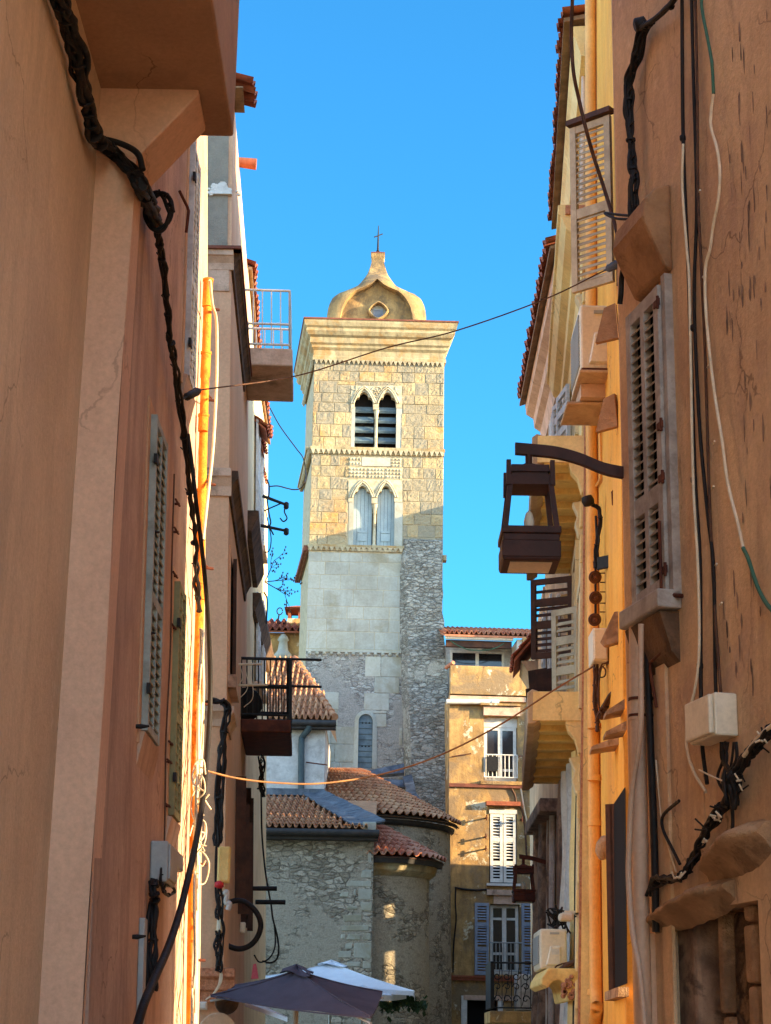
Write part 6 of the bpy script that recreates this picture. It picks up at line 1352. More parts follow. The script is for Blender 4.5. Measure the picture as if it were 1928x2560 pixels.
m.tone = .5; m.face([pl + Vector((0, 0, -.04)), pr_ + Vector((0, 0, -.04)), tr + Vector((0, 0, -.04)), tl + Vector((0, 0, -.04))]); m.face([pr_ + Vector((0, 0, -.05)), pr_ + Vector((0, 3.5, -.05)), tr])
obj('roof', m, X['tile'], ch, label='hipped tile roof of the whitewashed block')
gz = pl.z - .10; m = MB(); m.tube([(pl.x, YW - .34, gz), (pr_.x + .05, YW - .34, gz - .0)], .085, 10); m.wbox(pl.x, pr_.x + .04, YW - .30, YW, gz - .14, gz - .05); obj('gutter', m, X['gutter'], ch)
pts = [Vector((at(*c3(505, 1195), YW - .3).x, YW - .3, gz)), at(*c3(503, 1235), YW - .25), at(*c3(460, 1290), YW - .1), at(*c3(450, 1350), YW - .1), at(*c3(448, 1700), YW - .1), at(*c3(447, 1760), YW - .1)]
m = MB(); m.tube(spline(pts, 4), .085, 10); obj('downpipe', m, X['dpipe'], ch)
m = MB(); m.tube([at(*c3(485, 1478), YW - .05), at(*c3(635, 1498), YW - .6)], .02, 6); obj('iron_rod', m, X['rust'], ch)
# lower block in front with tile roof, quoins and zinc valley
YB = 42.0
bl_, br_ = at(*c4(-200, 900), YB), at(*c4(716, 900), YB); ez = at(*c4(500, 395), YB).z
m = MB(); m.wbox(bl_.x, br_.x, YB, YB + 6, 0, ez)
obj('wall', m, X['church'], ch)
FB = Fr((bl_.x, YB), (br_.x, YB), 'R'); FB.n = Vector((0, -1, 0)); LB = br_.x - bl_.x
m = MB(); random.seed(4)
for (x0, y0, x1, y1) in ((652, 588, 714, 640), (575, 645, 714, 688), (634, 692, 716, 762), (612, 692, 632, 740), (652, 766, 716, 820), (555, 832, 660, 880), (545, 890, 700, 930), (575, 935, 655, 975), (662, 932, 712, 980), (568, 985, 612, 1025), (615, 985, 712, 1078), (528, 1026, 606, 1072), (660, 1085, 712, 1130), (575, 1082, 655, 1120), (535, 710, 590, 745), (575, 785, 640, 815), (545, 935, 572, 975), (690, 500, 714, 560)):
    A0, z1 = FB.pix(*c4(x0, y0)); A1, z0 = FB.pix(*c4(x1, y1)); m.tone = random.random(); w_ = (A1 - A0); hh = z1 - z0
    poly = [(A0 + random.uniform(0, .04), z0 + random.uniform(0, .03)), (A1 - random.uniform(0, .02), z0 + random.uniform(0, .03)), (A1 - random.uniform(0, .02), z1 - random.uniform(0, .03)), (A0 + random.uniform(0, .05), z1 - random.uniform(0, .03))]
    m.prism(FB, poly, -.05, random.uniform(.008, .022))
m.tone = .5; obj('quoins', m, X['lowt'] if False else X['ash'], ch, bevel=.02)
pl, pr_ = at(*c4(-200, 368), YB - .35), at(*c4(735, 372), YB - .35); pl.z = pr_.z = at(*c4(420, 370), YB - .35).z
tzv = at(*c4(260, 205), YB + 5.2).z; xv0 = at(*c4(600, 360), YB - .3).x; xv1 = at(*c4(335, 205), YB + 5.2).x
def roofB(s, t):
    q = Vector((pl.x + (pr_.x - pl.x) * s, (YB - .35) + 5.5 * t, pl.z + (tzv - pl.z) * t)); return q, Vector((0, -(tzv - pl.z), 5.5)).normalized()
m = MB(); tiles(m, roofB, 26, 11, .085, lift=.045, keep=lambda s, t: (pl.x + (pr_.x - pl.x) * s) < xv0 + (xv1 - xv0) * t + .06 or (t < .10 and s < .97))
p = [roofB(0, 0)[0], roofB(1, 0)[0], roofB(1, 1)[0], roofB(0, 1)[0]]; m.face([q - Vector((0, 0, .05)) for q in p]); obj('roof', m, X['tile'], ch, label='clay tile roof of the low block')
# zinc valley and flashing
m = MB(); z_ = Vector((0, 0, .10)); A_ = Vector((xv0, YB - .2, pl.z)) + z_; B2 = Vector((xv1, YB + 5.15, tzv)) + z_
m.ext([A_, A_ + Vector((.28, 0, 0)), B2 + Vector((.28, 0, 0)), B2], [q + Vector((0, 0, .05)) for q in (A_, A_ + Vector((.28, 0, 0)), B2 + Vector((.28, 0, 0)), B2)])
for k in range(9):
    q = (A_ + Vector((.28, 0, .0))).lerp(B2 + Vector((.28, 0, .0)), k / 9); q2 = (A_ + Vector((.28, 0, 0))).lerp(B2 + Vector((.28, 0, 0)), (k + 1) / 9); w0, w1 = .50 - .03 * k, .50 - .03 * (k + 1)
    m.ext([q, q + Vector((w0, .0, .10)), q2 + Vector((w1, 0, .10)), q2], [p_ + Vector((0, 0, .04 + .01 * (k % 2))) for p_ in (q, q + Vector((w0, 0, .10)), q2 + Vector((w1, 0, .10)), q2)])
obj('zinc_valley', m, X['zinc'], ch)
m = MB(); m.wbox(bl_.x, xv1 + .6, YB + 5.0, YB + 5.4, tzv + .05, tzv + .22); obj('flashing', m, X['zinc'], ch)
m = MB(); q = at(*c4(665, 345), YB - .3); m.wbox(q.x, br_.x + .05, YB - .30, YB + .6, q.z - .28, q.z + .05); obj('kneeler', m, X['ash'], ch, bevel=.02)
m = MB(); gz = pl.z - .09; m.tube([(pl.x, YB - .40, gz), (br_.x + .12, YB - .40, gz)], .08, 10); m.wbox(pl.x, br_.x + .1, YB - .33, YB, gz - .15, gz - .03); obj('gutter', m, X['gutter'], ch)
# big apse
cxA, cyA = at(900, 2000, 49).x, 49.0; Re = at(1148, 2072, cyA).x - cxA; Rw = Re - .24; zeA = at(1148, 2068, cyA).z
def cyl(cx, cy, r0, r1, z0, z1, n=64, a0=math.pi, a1=2 * math.pi, k=1): return lambda s, t: Vector((cx + (r0 + (r1 - r0) * t) * math.cos(a0 + (a1 - a0) * s), cy + (r0 + (r1 - r0) * t) * math.sin(a0 + (a1 - a0) * s), z0 + (z1 - z0) * t))
m = MB(); m.grid(cyl(cxA, cyA, Rw + .1, Rw, 0, zeA - .12), 64, 30); m.wbox(cxA - Rw, cxA + Rw, cyA, cyA + 5, 0, zeA - .15); obj('apse_wall', m, X['apse'], ch)
m = MB(); m.grid(cyl(cxA, cyA, Rw + .03, Rw + .10, zeA - .24, zeA - .18), 48, 1); m.grid(cyl(cxA, cyA, Rw + .10, Rw + .12, zeA - .18, zeA - .1), 48, 1); m.grid(cyl(cxA, cyA, Re - .06, Re - .04, zeA - .10, zeA + .0), 48, 1); obj('apse_cornice', m, X['gutter'], ch)
ap = Vector((at(*c4(470, 90), 52).x, 52.4, at(*c4(600, 92), 52.2).z + .25))
def roofC(s, t):
    an = math.pi * 1.0 + math.pi * 1.0 * s; b = Vector((cxA + Re * math.cos(an), cyA + Re * math.sin(an), zeA)); q = b.lerp(ap + Vector((math.cos(an) * .9, 0, 0)), t * .97); return q, (Vector((math.cos(an), math.sin(an), 0)) * .5 + Vector((0, 0, .87))).normalized()
m = MB(); tiles(m, roofC, 40, 14, .08, lift=.045); m.grid(lambda s, t: roofC(s, t)[0] - Vector((0, 0, .05)), 48, 6); obj('apse_roof', m, X['tile'], ch, label='fan shaped tile roof of the big apse')
m = MB(); bz = [at(*c4(x, y), yy) for x, y, yy in ((890, 105, 53.2), (905, 160, 52.0), (915, 215, 50.6), (960, 270, 49.6), (1000, 300, 49.2))]
for p_, q_ in zip(bz, bz[1:]): m.ext([p_ + Vector((-.05, -.1, .02)), p_ + Vector((.2, .0, .12)), q_ + Vector((.2, .0, .12)), q_ + Vector((-.05, -.1, .02))], [p_ + Vector((-.05, -.16, .06)), p_ + Vector((.2, -.06, .16)), q_ + Vector((.2, -.06, .16)), q_ + Vector((-.05, -.16, .06))])
p_, q_ = at(*c4(560, 95), 53.4), at(*c4(888, 38), 53.4); m.ext([p_, q_, q_ + Vector((0, -.2, -.28)), p_ + Vector((0, -.2, -.12))], [p_ + Vector((0, -.05, .06)), q_ + Vector((0, -.05, .10)), q_ + Vector((0, -.28, -.2)), p_ + Vector((0, -.28, -.06))])
p2, q2 = at(*c4(690, 112), 52.9), at(*c4(895, 120), 52.9); m.ext([p2, q2, q2 + Vector((0, -.3, -.25)), p2 + Vector((0, -.3, -.1))], [p2 + Vector((0, -.05, .06)), q2 + Vector((0, -.05, .06)), q2 + Vector((0, -.36, -.2)), p2 + Vector((0, -.36, -.05))])
obj('zinc_flashing', m, X['zinc'], ch)
m = MB(); m.tube(spline([at(*c4(765, 330), 46.3), at(*c4(757, 360), 46.3), at(*c4(760, 420), 46.5)], 4), .09, 10); obj('downpipe', m, X['gutter'], ch)
# small apse
cxB, cyB = at(*c4(742, 800), 43.6).x - .0, 43.6; Rb = at(*c4(1020, 900), cyB).x - cxB; ReB = at(*c4(1104, 562), cyB).x - cxB; zeB = at(*c4(1100, 556), cyB).z
m = MB(); m.grid(cyl(cxB, cyB, Rb + .06, Rb, 0, zeB - .22, a0=math.pi * 1.0), 56, 30); m.wbox(cxB - Rb, cxB + Rb, cyB, cyB + 3.4, 0, zeB - .2); obj('apse_wall', m, X['apse'], ch)
m = MB(); m.grid(cyl(cxB, cyB, Rb + .02, Rb + .16, zeB - .42, zeB - .30), 40, 1); m.grid(cyl(cxB, cyB, Rb + .16, Rb + .2, zeB - .30, zeB - .14), 40, 1); obj('apse_cornice', m, X['corn'], ch)
m = MB(); m.grid(cyl(cxB, cyB, ReB - .05, ReB - .02, zeB - .16, zeB - .02), 40, 1); m.grid(cyl(cxB, cyB, Rb, ReB - .05, zeB - .15, zeB - .16), 40, 1); obj('gutter', m, X['gutter'], ch)
apB = Vector((cxB - .2, cyB + 2.2, zeB + 1.05))
def roofD(s, t):
    an = math.pi + math.pi * 1.05 * s; b = Vector((cxB + ReB * math.cos(an), cyB + ReB * math.sin(an), zeB)); return b.lerp(apB + Vector((math.cos(an) * .3, 0, 0)), t), (Vector((math.cos(an), math.sin(an), 0)) * .4 + Vector((0, 0, .9))).normalized()
m = MB(); tiles(m, roofD, 26, 7, .075, lift=.04); m.grid(lambda s, t: roofD(s, t)[0] - Vector((0, 0, .05)), 40, 4); obj('apse_roof', m, X['tile_r'], ch, label='small fan tile roof of the low apse')

# ================================================================ yellow house and chimney behind, left of the tower
hy = thing('plaster_house', 'sunlit yellow house behind the tiled church roof with a tile capped chimney', 'house', (-7, 62, 0))
YY = 60.0
yl, yr = at(590, 1600, YY), at(790, 1600, YY); ez = at(700, 1582, YY).z
m = MB(); m.wbox(yl.x, yr.x, YY, YY + 5, 0, ez); obj('wall', m, X['fr'], hy)
p00, p10 = Vector((yl.x, YY - .3, ez + .02)), Vector((yr.x, YY - .3, ez + .02)); m = MB(); tiles(m, patch(p00, p10, p00 + Vector((0, 3, 1.0)), p10 + Vector((0, 3, 1.0))), 12, 7, .10); slab_under(m, p00, p10, p00 + Vector((0, 3, 1)), p10 + Vector((0, 3, 1)), .06); obj('roof', m, X['tile_d'], hy)
m = MB(); q0, q1 = at(717, 1570, YY + 1.2), at(764, 1570, YY + 1.2); zt, zm = at(740, 1523, YY + 1.2).z, at(740, 1545, YY + 1.2).z
m.ext([(q0.x - .12, YY + 1.2, q0.z - .4), (q1.x + .3, YY + 1.2, q0.z - .4), (q1.x + .3, YY + 2.2, q0.z - .4), (q0.x - .12, YY + 2.2, q0.z - .4)], [(q0.x + .02, YY + 1.25, zm), (q1.x + .3, YY + 1.25, zm), (q1.x + .3, YY + 2.1, zm), (q0.x + .02, YY + 2.1, zm)])
cho = obj('chimney', m, X['fr'], hy)
m = MB()
for x in (q0.x + .06, q0.x + .42, q1.x + .2):
    for y in (YY + 1.3, YY + 1.95): m.wbox(x - .04, x + .06, y, y + .12, zm, zt)
m.wbox(q0.x - .06, q1.x + .35, YY + 1.2, YY + 2.2, zt, zt + .05); m.ext([(q0.x - .1, YY + 1.1, zt + .05), (q1.x + .4, YY + 1.1, zt + .05), (q1.x + .4, YY + 2.3, zt + .05), (q0.x - .1, YY + 2.3, zt + .05)], [(q0.x + .3, YY + 1.5, zt + .2), (q1.x + .2, YY + 1.5, zt + .2), (q1.x + .2, YY + 1.9, zt + .2), (q0.x + .3, YY + 1.9, zt + .2)]); obj('chimney_cap', m, X['tile_d'], cho)
m = MB(); a0, a1 = at(664, 1600, YY - .06), at(690, 1600, YY - .06); q = at(707, 1640, YY - .2)
m.lathe((q.x, YY - .15, q.z - .75), [(.16, 0), (.16, .25), (.2, .3), (.2, .6), (.3, .7), (.3, .8), (.18, .95), (.14, 1.25), (.2, 1.3), (.14, 1.42), (.08, 1.5)], 12); obj('flue_pot', m, X['ash'], hy, label='pale stone vent standing before the yellow wall')
m = MB(); w0, w1 = at(656, 1602, YY - .01), at(671, 1640, YY - .01); m.wbox(w0.x, w1.x, YY - .02, YY + .02, w1.z - .3, w0.z); obj('window', m, X['wht'], hy)
m = MB(); q = at(712, 1558, YY + 1); m.tube([q, q + Vector((-.25, 0, 0)), q + Vector((-.2, 0, .3))], .03, 6); m.tube(spline([q + Vector((-.18 + math.cos(t) * .1, 0, .42 + math.sin(t) * .12)) for t in [k for k in range(7)]], 4), .02, 5); obj('aerial', m, X['blackm'], label='small black aerial beside the tile capped chimney', cat='aerial')
m = MB(); q0, q1 = at(648, 1566, YY - 4), at(685, 1566, YY - 4); m.tube([q0, q1], .16, 10); 
# ================================================================ golden corner house at the right of the tower
YF = 52.0
fx0, fx1 = at(1124, 1800, YF).x, at(1335, 1800, YF).x + 1.2
FF = Fr((fx0, YF), (fx1, YF + .25), 'R'); FF.n = Vector((FF.d.y, -FF.d.x, 0)); LF = FF.L
hf = thing('plaster_house', 'golden weathered facade right of the tower with three storeys of tall windows', 'house', (2.5, YF + 2, 0))
c5 = lambda x, y: (1100 + x / 4.808, 1540 + y / 4.808)
c6 = lambda x, y: (1100 + x / 2.012, 1860 + y / 2.012)
def PF(q, n=0.): return FF.pix(*q, n)
def rect(cf, x0, y0, x1, y1, n=0.):
    xm, ym = (x0 + x1) / 2, (y0 + y1) / 2; return PF(cf(x0, ym), n)[0], PF(cf(x1, ym), n)[0], PF(cf(xm, y1), n)[1], PF(cf(xm, y0), n)[1]
w1 = rect(c5, 528, 1215, 935, 1990); w2 = rect(c6, 248, 330, 388, 702); w3 = rect(c6, 252, 805, 402, 1160)
dr = rect(c6, 135, 1290, 290, 1420); dr = (dr[0], dr[1], 0.03, dr[3])
zpar0, zpar1 = PF(c5(600, 960))[1], PF(c5(600, 618))[1]
m = wall_mb(FF, 0, LF, 0, zpar0, [w1, w2, w3, dr], .25, 3.2); obj('wall', m, X['fr'], hf)
# terrace parapet, set-back room and roof
m = MB(); m.box(FF, 0, LF, zpar0 + .0, zpar1, -.22, .16); m.box(FF, 0, LF, zpar0 - .02, zpar0, -.22, .0); obj('parapet', m, X['fr'], hf, bevel=.03)
m = MB(); m.box(FF, 0, LF, zpar0 - .17, zpar0 - .03, 0, .10); obj('string_course', m, X['dirty'], hf)
nb = -1.6; tz0 = zpar0; zb0 = PF(c5(500, 300), -.9)[1]; zwin = rect(c5, 120, 425, 770, 640, nb)
m = MB(); m.box(FF, 0, LF, zpar0, zb0, -3.2, nb - .06); obj('attic_wall', m, X['gpaint'], hf)
m = MB(); m.box(FF, PF(c5(985, 450), -.5)[0], LF, zpar0 + .01, zb0, nb + .01, -.24); obj('attic_wall', m, X['fr'], hf, label='golden end pier of the terrace'); m = MB(); m.box(FF, PF(c5(865, 450), nb)[0], PF(c5(985, 450), -.5)[0] - .002, zpar0 + .012, zb0 - .01, nb + .01, -.5); obj('attic_pier', m, X['white'], hf)
window(FF, zwin[0], zwin[1], zpar0 + .1, zwin[3], nb, hf, 'white', 2, (), .07, name='terrace_window')
m = MB(); m.box(FF, -.05, PF(c5(870, 300), -.5)[0], zb0 - .26, zb0 - .06, -.75, -.6); obj('beam', m, X['dbrown'], hf)
m = MB(); pA, pB_ = FF.p(-.08, zb0 - .0, -.5), FF.p(PF(c5(880, 300), -.5)[0], zb0, -.5); m.tube([pA, pB_], .07, 10); obj('gutter', m, X['white'], hf)
rz1 = PF(c5(500, 152), -3.0)[1]
p00, p10, p01, p11 = FF.p(-.12, zb0 + .08, -.38), FF.p(LF, zb0 + .08, -.38), FF.p(-.12, rz1, -3.2), FF.p(LF, rz1, -3.2)
m = MB(); tiles(m, patch(p00, p10, p01, p11), 26, 10, .075); slab_under(m, p00, p10, p01, p11, .06); obj('roof', m, X['tile_r'], hf)
m = MB(); m.lathe(FF.p(PF(c5(485, 370), nb)[0], PF(c5(485, 375), nb)[1], nb + .05), [(.02, -.1), (.12, -.05), (.16, .06)], 12); obj('ceiling_lamp', m, X['white'], hf)
cable('washing_line', [FF.at(*c5(x, y), -.6) for x, y in ((115, 285), (200, 345), (350, 405), (560, 410), (680, 380), (770, 330))], .014, 'cable_gn', 'sagging green line under the terrace gutter of the golden house', n=4)
m = MB(); q = FF.at(*c5(140, 580), .1); m.tube([q + Vector((-.15, .2, -.06)), q + Vector((.05, -.1, .03))], .06, 10); obj('spout', m, X['tile_r'], hf)
# awning roller
m = MB(); p_, q_ = FF.at(*c5(80, 1030), .14), FF.at(*c5(620, 1032), .14); m.tube([p_, q_], .075, 12); m.tube([q_, q_ + FF.d * .1], .09, 12); m.tube([q_ + FF.d * .1, q_ + FF.d * .22], .07, 12); obj('awning_roller', m, X['white'], hf, label='rolled pale awning tube')
# windows
wo = window(FF, w1[0] + .02, w1[1] - .02, w1[2], w1[3] - .28, -.2, hf, 'white', 2, (.22,), .09, label='open looking french window on the second floor')
m = MB(); m.box(FF, w1[0], w1[1], w1[3] - .28, w1[3], -.22, -.12); obj('window_head', m, X['white'], hf)
m = MB(); m.box(FF, w1[0] - .02, w1[1] + .06, w1[3] + .02, w1[3] + .28, 0, .14); obj('lintel', m, X['dirty'], hf)
m = MB(); m.box(FF, w1[0] - .12, w1[1] + .06, w1[3] + .30, w1[3] + .36, 0, .22); obj('lintel_ledge', m, X['fr'], hf)
zr = PF(c5(700, 1668))[1]; c_ = [FF.p(w1[0] + .01, 0, -.02), FF.p(w1[1] - .01, 0, -.02)]; obj('railing', rail_mb(c_, w1[2] + .12, zr, .022, 8, .016), X['white'], hf, label='pale railing of the second floor window')
m = MB(); a, z = PF(c5(625, 1775)); m.box(FF, a - .15, a + .15, z - .22, z + .2, .0, .05); obj('sign_board', m, X['blackm'], hf, label='small black board tied to the pale railing')
m = MB(); m.box(FF, w1[0] - .1, w1[1] + .1, w1[2] - .1, w1[2] - .0, 0, .10); obj('window_sill', m, X['fr'], hf)
m = MB(); z = PF(c6(250, 212))[1]; m.box(FF, 0, LF, z - .05, z + .05, 0, .07); obj('string_course', m, X['red_edge'], hf)
m = MB(); m.box(FF, w2[0] - .1, w2[1] + .08, PF(c6(320, 308))[1] - .03, PF(c6(320, 300))[1] + .04, 0, .2); obj('lintel_ledge', m, X['tile_d'], hf)
m = MB(); m.box(FF, w2[0], w2[1], w2[2], w2[3], -.2, -.16); obj('window_recess', m, X['dark'], hf)
cc = (w2[0] + w2[1]) / 2
for a0_, a1_ in ((w2[0] + .03, cc - .01), (cc + .01, w2[1] - .03)): s_ = shutter_mb(FF, a0_, a1_, w2[2] + .03, w2[3] - .12, -.04, .05, 1, (.28, .62), pitch=.085, st=.08); obj('shutter', s_, X['white'], hf, label='closed white louvred shutter')
m = MB(); m.box(FF, w2[0], w2[1], w2[3] - .12, w2[3], -.14, .03); obj('window_head', m, X['white'], hf); m = MB(); m.box(FF, w2[0] - .08, w2[1] + .08, w2[2] - .07, w2[2] + .0, 0, .1); obj('window_sill', m, X['white'], hf)
for a, vz in ((w2[0] - .12, 375), (w2[0] - .14, 470), (w2[0] - .14, 530), (w2[1] + .1, 378)):
    z = PF(c6(250, vz))[1]; m = MB(); m.tube([FF.p(a, z, 0), FF.p(a + .02, z, .26)], .025, 6); m.tube([FF.p(a + .02, z - .08, .22), FF.p(a + .02, z + .08, .22)], .02, 6); obj('shutter_hinge', m, X['rust'], hf)
window(FF, w3[0] + .02, w3[1] - .02, w3[2], w3[3] - .02, -.2, hf, 'white', 2, (.3, .8), .085, label='first floor french window between blue grey shutters')
for (x0, x1) in ((174, 246), (410, 482)):
    r_ = rect(c6, x0, 800, x1, 1162); s_ = shutter_mb(FF, r_[0], r_[1], r_[2], r_[3], .03, .05, 1, (.36, .70), pitch=.075, st=.075); obj('shutter', s_, X['blue'], hf, label='blue grey shutter folded back on the wall')
zr = PF(c6(320, 1000))[1]; c_ = [FF.p(w3[0] - .05, 0, .08), FF.p(w3[1] + .05, 0, .08)]; obj('railing', rail_mb(c_, w3[2] + .1, zr, .018, 9, .012), X['gplastic'], hf, label='thin grey railing of the first floor window')
m = MB(); z = PF(c6(300, 740))[1]; m.box(FF, w3[0] - .1, w3[1] + .1, z - .12, z + .03, 0, .12); m.box(FF, w3[0] + .1, w3[1] - .1, z - .36, z - .12, 0, .05); obj('lintel', m, X['dirty'], hf)
m = MB(); z = PF(c6(200, 1172))[1]; m.box(FF, 0, LF, z - .10, z + .0, 0, .1); m.box(FF, 0, LF, z - .02, z + .03, 0, .14); obj('string_course', m, X['tile_d'], hf)
m = MB(); z = PF(c6(200, 1270))[1]; m.box(FF, dr[0] - .1, LF, z - .1, z + .03, 0, .1); obj('shop_cornice', m, X['dirty'], hf)
m = MB(); m.box(FF, dr[0] - .16, dr[0], 0, dr[3] + .12, 0, .08); m.box(FF, dr[1], dr[1] + .14, 0, dr[3] + .12, 0, .08); m.box(FF, dr[0], dr[1], dr[3], dr[3] + .12, 0, .078); obj('door_frame', m, X['white'], hf)
m = MB(); m.box(FF, dr[0], dr[1], .03, dr[3], -.24, -.2); obj('door', m, X['dark'], hf)
cable('wall_cable', [FF.at(*c6(x, y), .04) for x, y in ((75, 722), (120, 730), (180, 735), (240, 733), (300, 745), (380, 742), (440, 735))], .03, 'rubber', 'black cable strung level across the golden house under the white shutters', n=4)
cable('wall_cable', [FF.at(*c6(x, y), .04) for x, y in ((80, 725), (78, 800), (82, 880), (74, 960), (68, 1040), (66, 1150))], .022, 'rubber', 'black cable dropping down the left edge of the golden house', n=4)
cable('wall_cable', [FF.at(*c6(x, y), .04) for x, y in ((398, 195), (410, 240), (425, 330), (440, 400), (462, 500))], .025, 'cable_wh', 'white hose slanting down the golden wall right of the windows', 'hose', n=4)
cable('wall_cable', [FF.at(*c6(x, y), .03) for x, y in ((360, 225), (378, 260), (385, 300), (412, 330), (425, 400), (430, 450), (436, 560))], .03, 'cable_br', 'wavy brown cable beside the white hose on the golden wall', n=4)
m = MB()
for (x0, y0, x1, y1) in ((140, 1690, 375, 1655), (950, 1690, 1070, 1668)): m.tube([FF.at(*c5(x0, y0), .06), FF.at(*c5(x1, y1), .06)], .016, 5)
obj('wall_rod', m, X['rust'], hf)

# ================================================================ cafe umbrellas at the foot
def parasol(lab, corners, apex, mat, sag, drop, flap=True):
    """square market parasol: four canopy panels, valance, vent flap, pole and ribs"""
    C4 = [Vector(c) for c in corners]; ap = Vector(apex); cen = sum(C4, Vector()) / 4; base = Vector((ap.x, ap.y, 0)); t = thing('parasol', lab, 'parasol', tuple(base)); m = MB(); N = 10
    for i in range(4):
        a, b = C4[i], C4[(i + 1) % 4]
        m.grid(lambda s, q: (a.lerp(b, s).lerp(ap, q) - Vector((0, 0, sag * math.sin(math.pi * q) * .6 + sag * .7 * math.sin(math.pi * s) * (1 - q))) + Vector((0, 0, .012 * mnoise.noise(Vector((s * 5, q * 4, i * 3.0)))))), 2 * N, 2 * N, True)
    m.grid(lambda s, q: C4[0].lerp(C4[1], s) - Vector((0, 0, q * drop + sag * .7 * math.sin(math.pi * s))), N, 1)
    for i in (1, 2, 3): m.grid(lambda s, q: C4[i].lerp(C4[(i + 1) % 4], s) - Vector((0, 0, q * drop + sag * .7 * math.sin(math.pi * s))), N, 1)
    can = obj('canopy', m, X[mat], t); m = MB()
    for i in range(4): m.tube([C4[i].lerp(ap, k / 12) - Vector((0, 0, sag * math.sin(math.pi * k / 12) * .6 - .004)) for k in range(13)], .008, 5)
    obj('seam', m, X[mat], can)
    if flap:
        m = MB()
        for i in range(4):
            a, b = ap.lerp(C4[i], .2) + Vector((0, 0, .035)), ap.lerp(C4[(i + 1) % 4], .2) + Vector((0, 0, .035)); tp = ap + Vector((0, 0, .045)); m.grid(lambda s, q: a.lerp(b, s).lerp(tp, q) + Vector((0, 0, .02 * math.sin(6 * s))), 6, 3)
        obj('vent_flap', m, X[mat], can)
    m = MB(); m.tube([base, ap - Vector((0, 0, .05))], .028, 10); obj('pole', m, X['gplastic'], t)
    for i in range(4): m = MB(); m.tube([ap - Vector((0, 0, .12)), C4[i] - Vector((0, 0, .05))], .012, 6); obj('rib', m, X['gplastic'], t)
    m = MB(); m.wbox(ap.x - .25, ap.x + .25, ap.y - .25, ap.y + .25, .0, .07); obj('foot', m, X['stone_d'], t); return t
c7 = lambda x, y: (440 + x / 4.628, 2100 + y / 4.628)
A_, B_ = at(*c7(400, 1800), 17.3), at(928, 2543, 15.4); apx = at(742, 2427, 17.2)
cx = Vector((apx.x, apx.y, 0)); C_ = Vector((2 * apx.x - A_.x, 2 * apx.y - A_.y, A_.z + .05)); D_ = Vector((2 * apx.x - B_.x, 2 * apx.y - B_.y, B_.z + .35))
parasol('dark purple grey square parasol nearest at the foot of the alley', [A_, B_, C_, D_], apx, 'fab_d', .03, .012)
A_, B_ = at(770, 2468, 36.5), at(1036, 2478, 34.5); apx = at(828, 2399, 37); C_ = Vector((apx.x + 1.7, apx.y + 1.6, B_.z)); D_ = Vector((A_.x - .6, apx.y + 1.4, A_.z))
parasol('large white square parasol behind the dark one', [at(655, 2442, 36.2), B_, C_, D_], apx - Vector((0, 0, .06)), 'fab_w', .05, .08)
q = lambda x, y, Y: at(*c4(x, y), Y)
a_, b_ = q(520, 1235, 36.8), q(905, 1285, 35.2); ap3 = q(640, 1205, 37.6)
parasol('small white parasol tucked under the large white one', [q(530, 1246, 33.8), q(775, 1272, 33.6), q(900, 1262, 36.5), q(560, 1228, 36.8)], q(660, 1222, 35.0), 'fab_w', .02, .1, False)
m = MB(); random.seed(33)
for k in range(420):
    s_ = random.random(); p_ = q(760 + 245 * s_, 1318 + random.gauss(0, 14) + 14 * math.sin(s_ * 9), 37.4 + random.uniform(-.25, .25)); d1 = jig(.09); d2 = jig(.06); m.tone = random.random(); m.face([p_, p_ + d1, p_ + d1 + d2, p_ + d2])
obj('hanging_plant', m, X['leaf'], label='dark green leaves hanging in a row under the white parasols', cat='plant')
# cafe front at the lower left: awning slats, round disc signs, bunting, boxes
t = thing('awning', 'narrow pale slanted awning board low on the left behind the dark parasol', 'awning', tuple(at(660, 2530, 30)))
P_ = [at(*c7(800, 1925), 20), at(*c7(1290, 2105), 19), at(*c7(1285, 2090), 20.0), at(*c7(850, 1890), 20.8)]
m = MB(); m.ext(P_, [p_ + Vector((0, 0, .04)) for p_ in P_]); obj('board', m, X['fab_w'], t)
P_ = [at(*c7(760, 1870), 21.5), at(*c7(1085, 1985), 20.5), at(*c7(1050, 1955), 21.5), at(*c7(800, 1860), 22)]
m = MB(); m.ext(P_, [p_ + Vector((0, 0, .04)) for p_ in P_]); obj('board', m, X['fab_w'], t)
for i, (x, y, r_, Y, lab) in enumerate(((590, 1880, 130, 17.6, 'round beige disc sign edge on under the dark parasol'), (480, 2230, 215, 17.3, 'round pale rimmed disc sign at the bottom left edge'))):
    c = at(*c7(x, y), Y); rr = r_ / 4.628 / FS * Y; t = thing('round_sign', lab, 'sign', tuple(c)); m = MB(); m.lathe(c, [(rr * .92, -.03), (rr * .92, .02)], 32, (.15, -1, .05)); obj('disc', m, X['beige' if i == 0 else 'white'], t); m = MB(); m.lathe(c, [(rr * .92, -.04), (rr, -.04), (rr, .04), (rr * .92, .04)], 32, (.15, -1, .05)); obj('rim', m, X['stone_d' if i == 0 else 'beige'], t)
m = MB(); c = at(*c7(910, 1530), 22); m.ext([c + Vector((-.04, 0, -.08)), c + Vector((.05, 0, -.07)), c + Vector((.015, 0, .10)), c + Vector((-.02, 0, .09))], [p_ + Vector((0, .02, 0)) for p_ in (c + Vector((-.04, 0, -.08)), c + Vector((.05, 0, -.07)), c + Vector((.015, 0, .10)), c + Vector((-.02, 0, .09)))]); obj('pennant', m, X['pinkc'], label='small pink cloth pennant on the left above the parasols', cat='pennant')
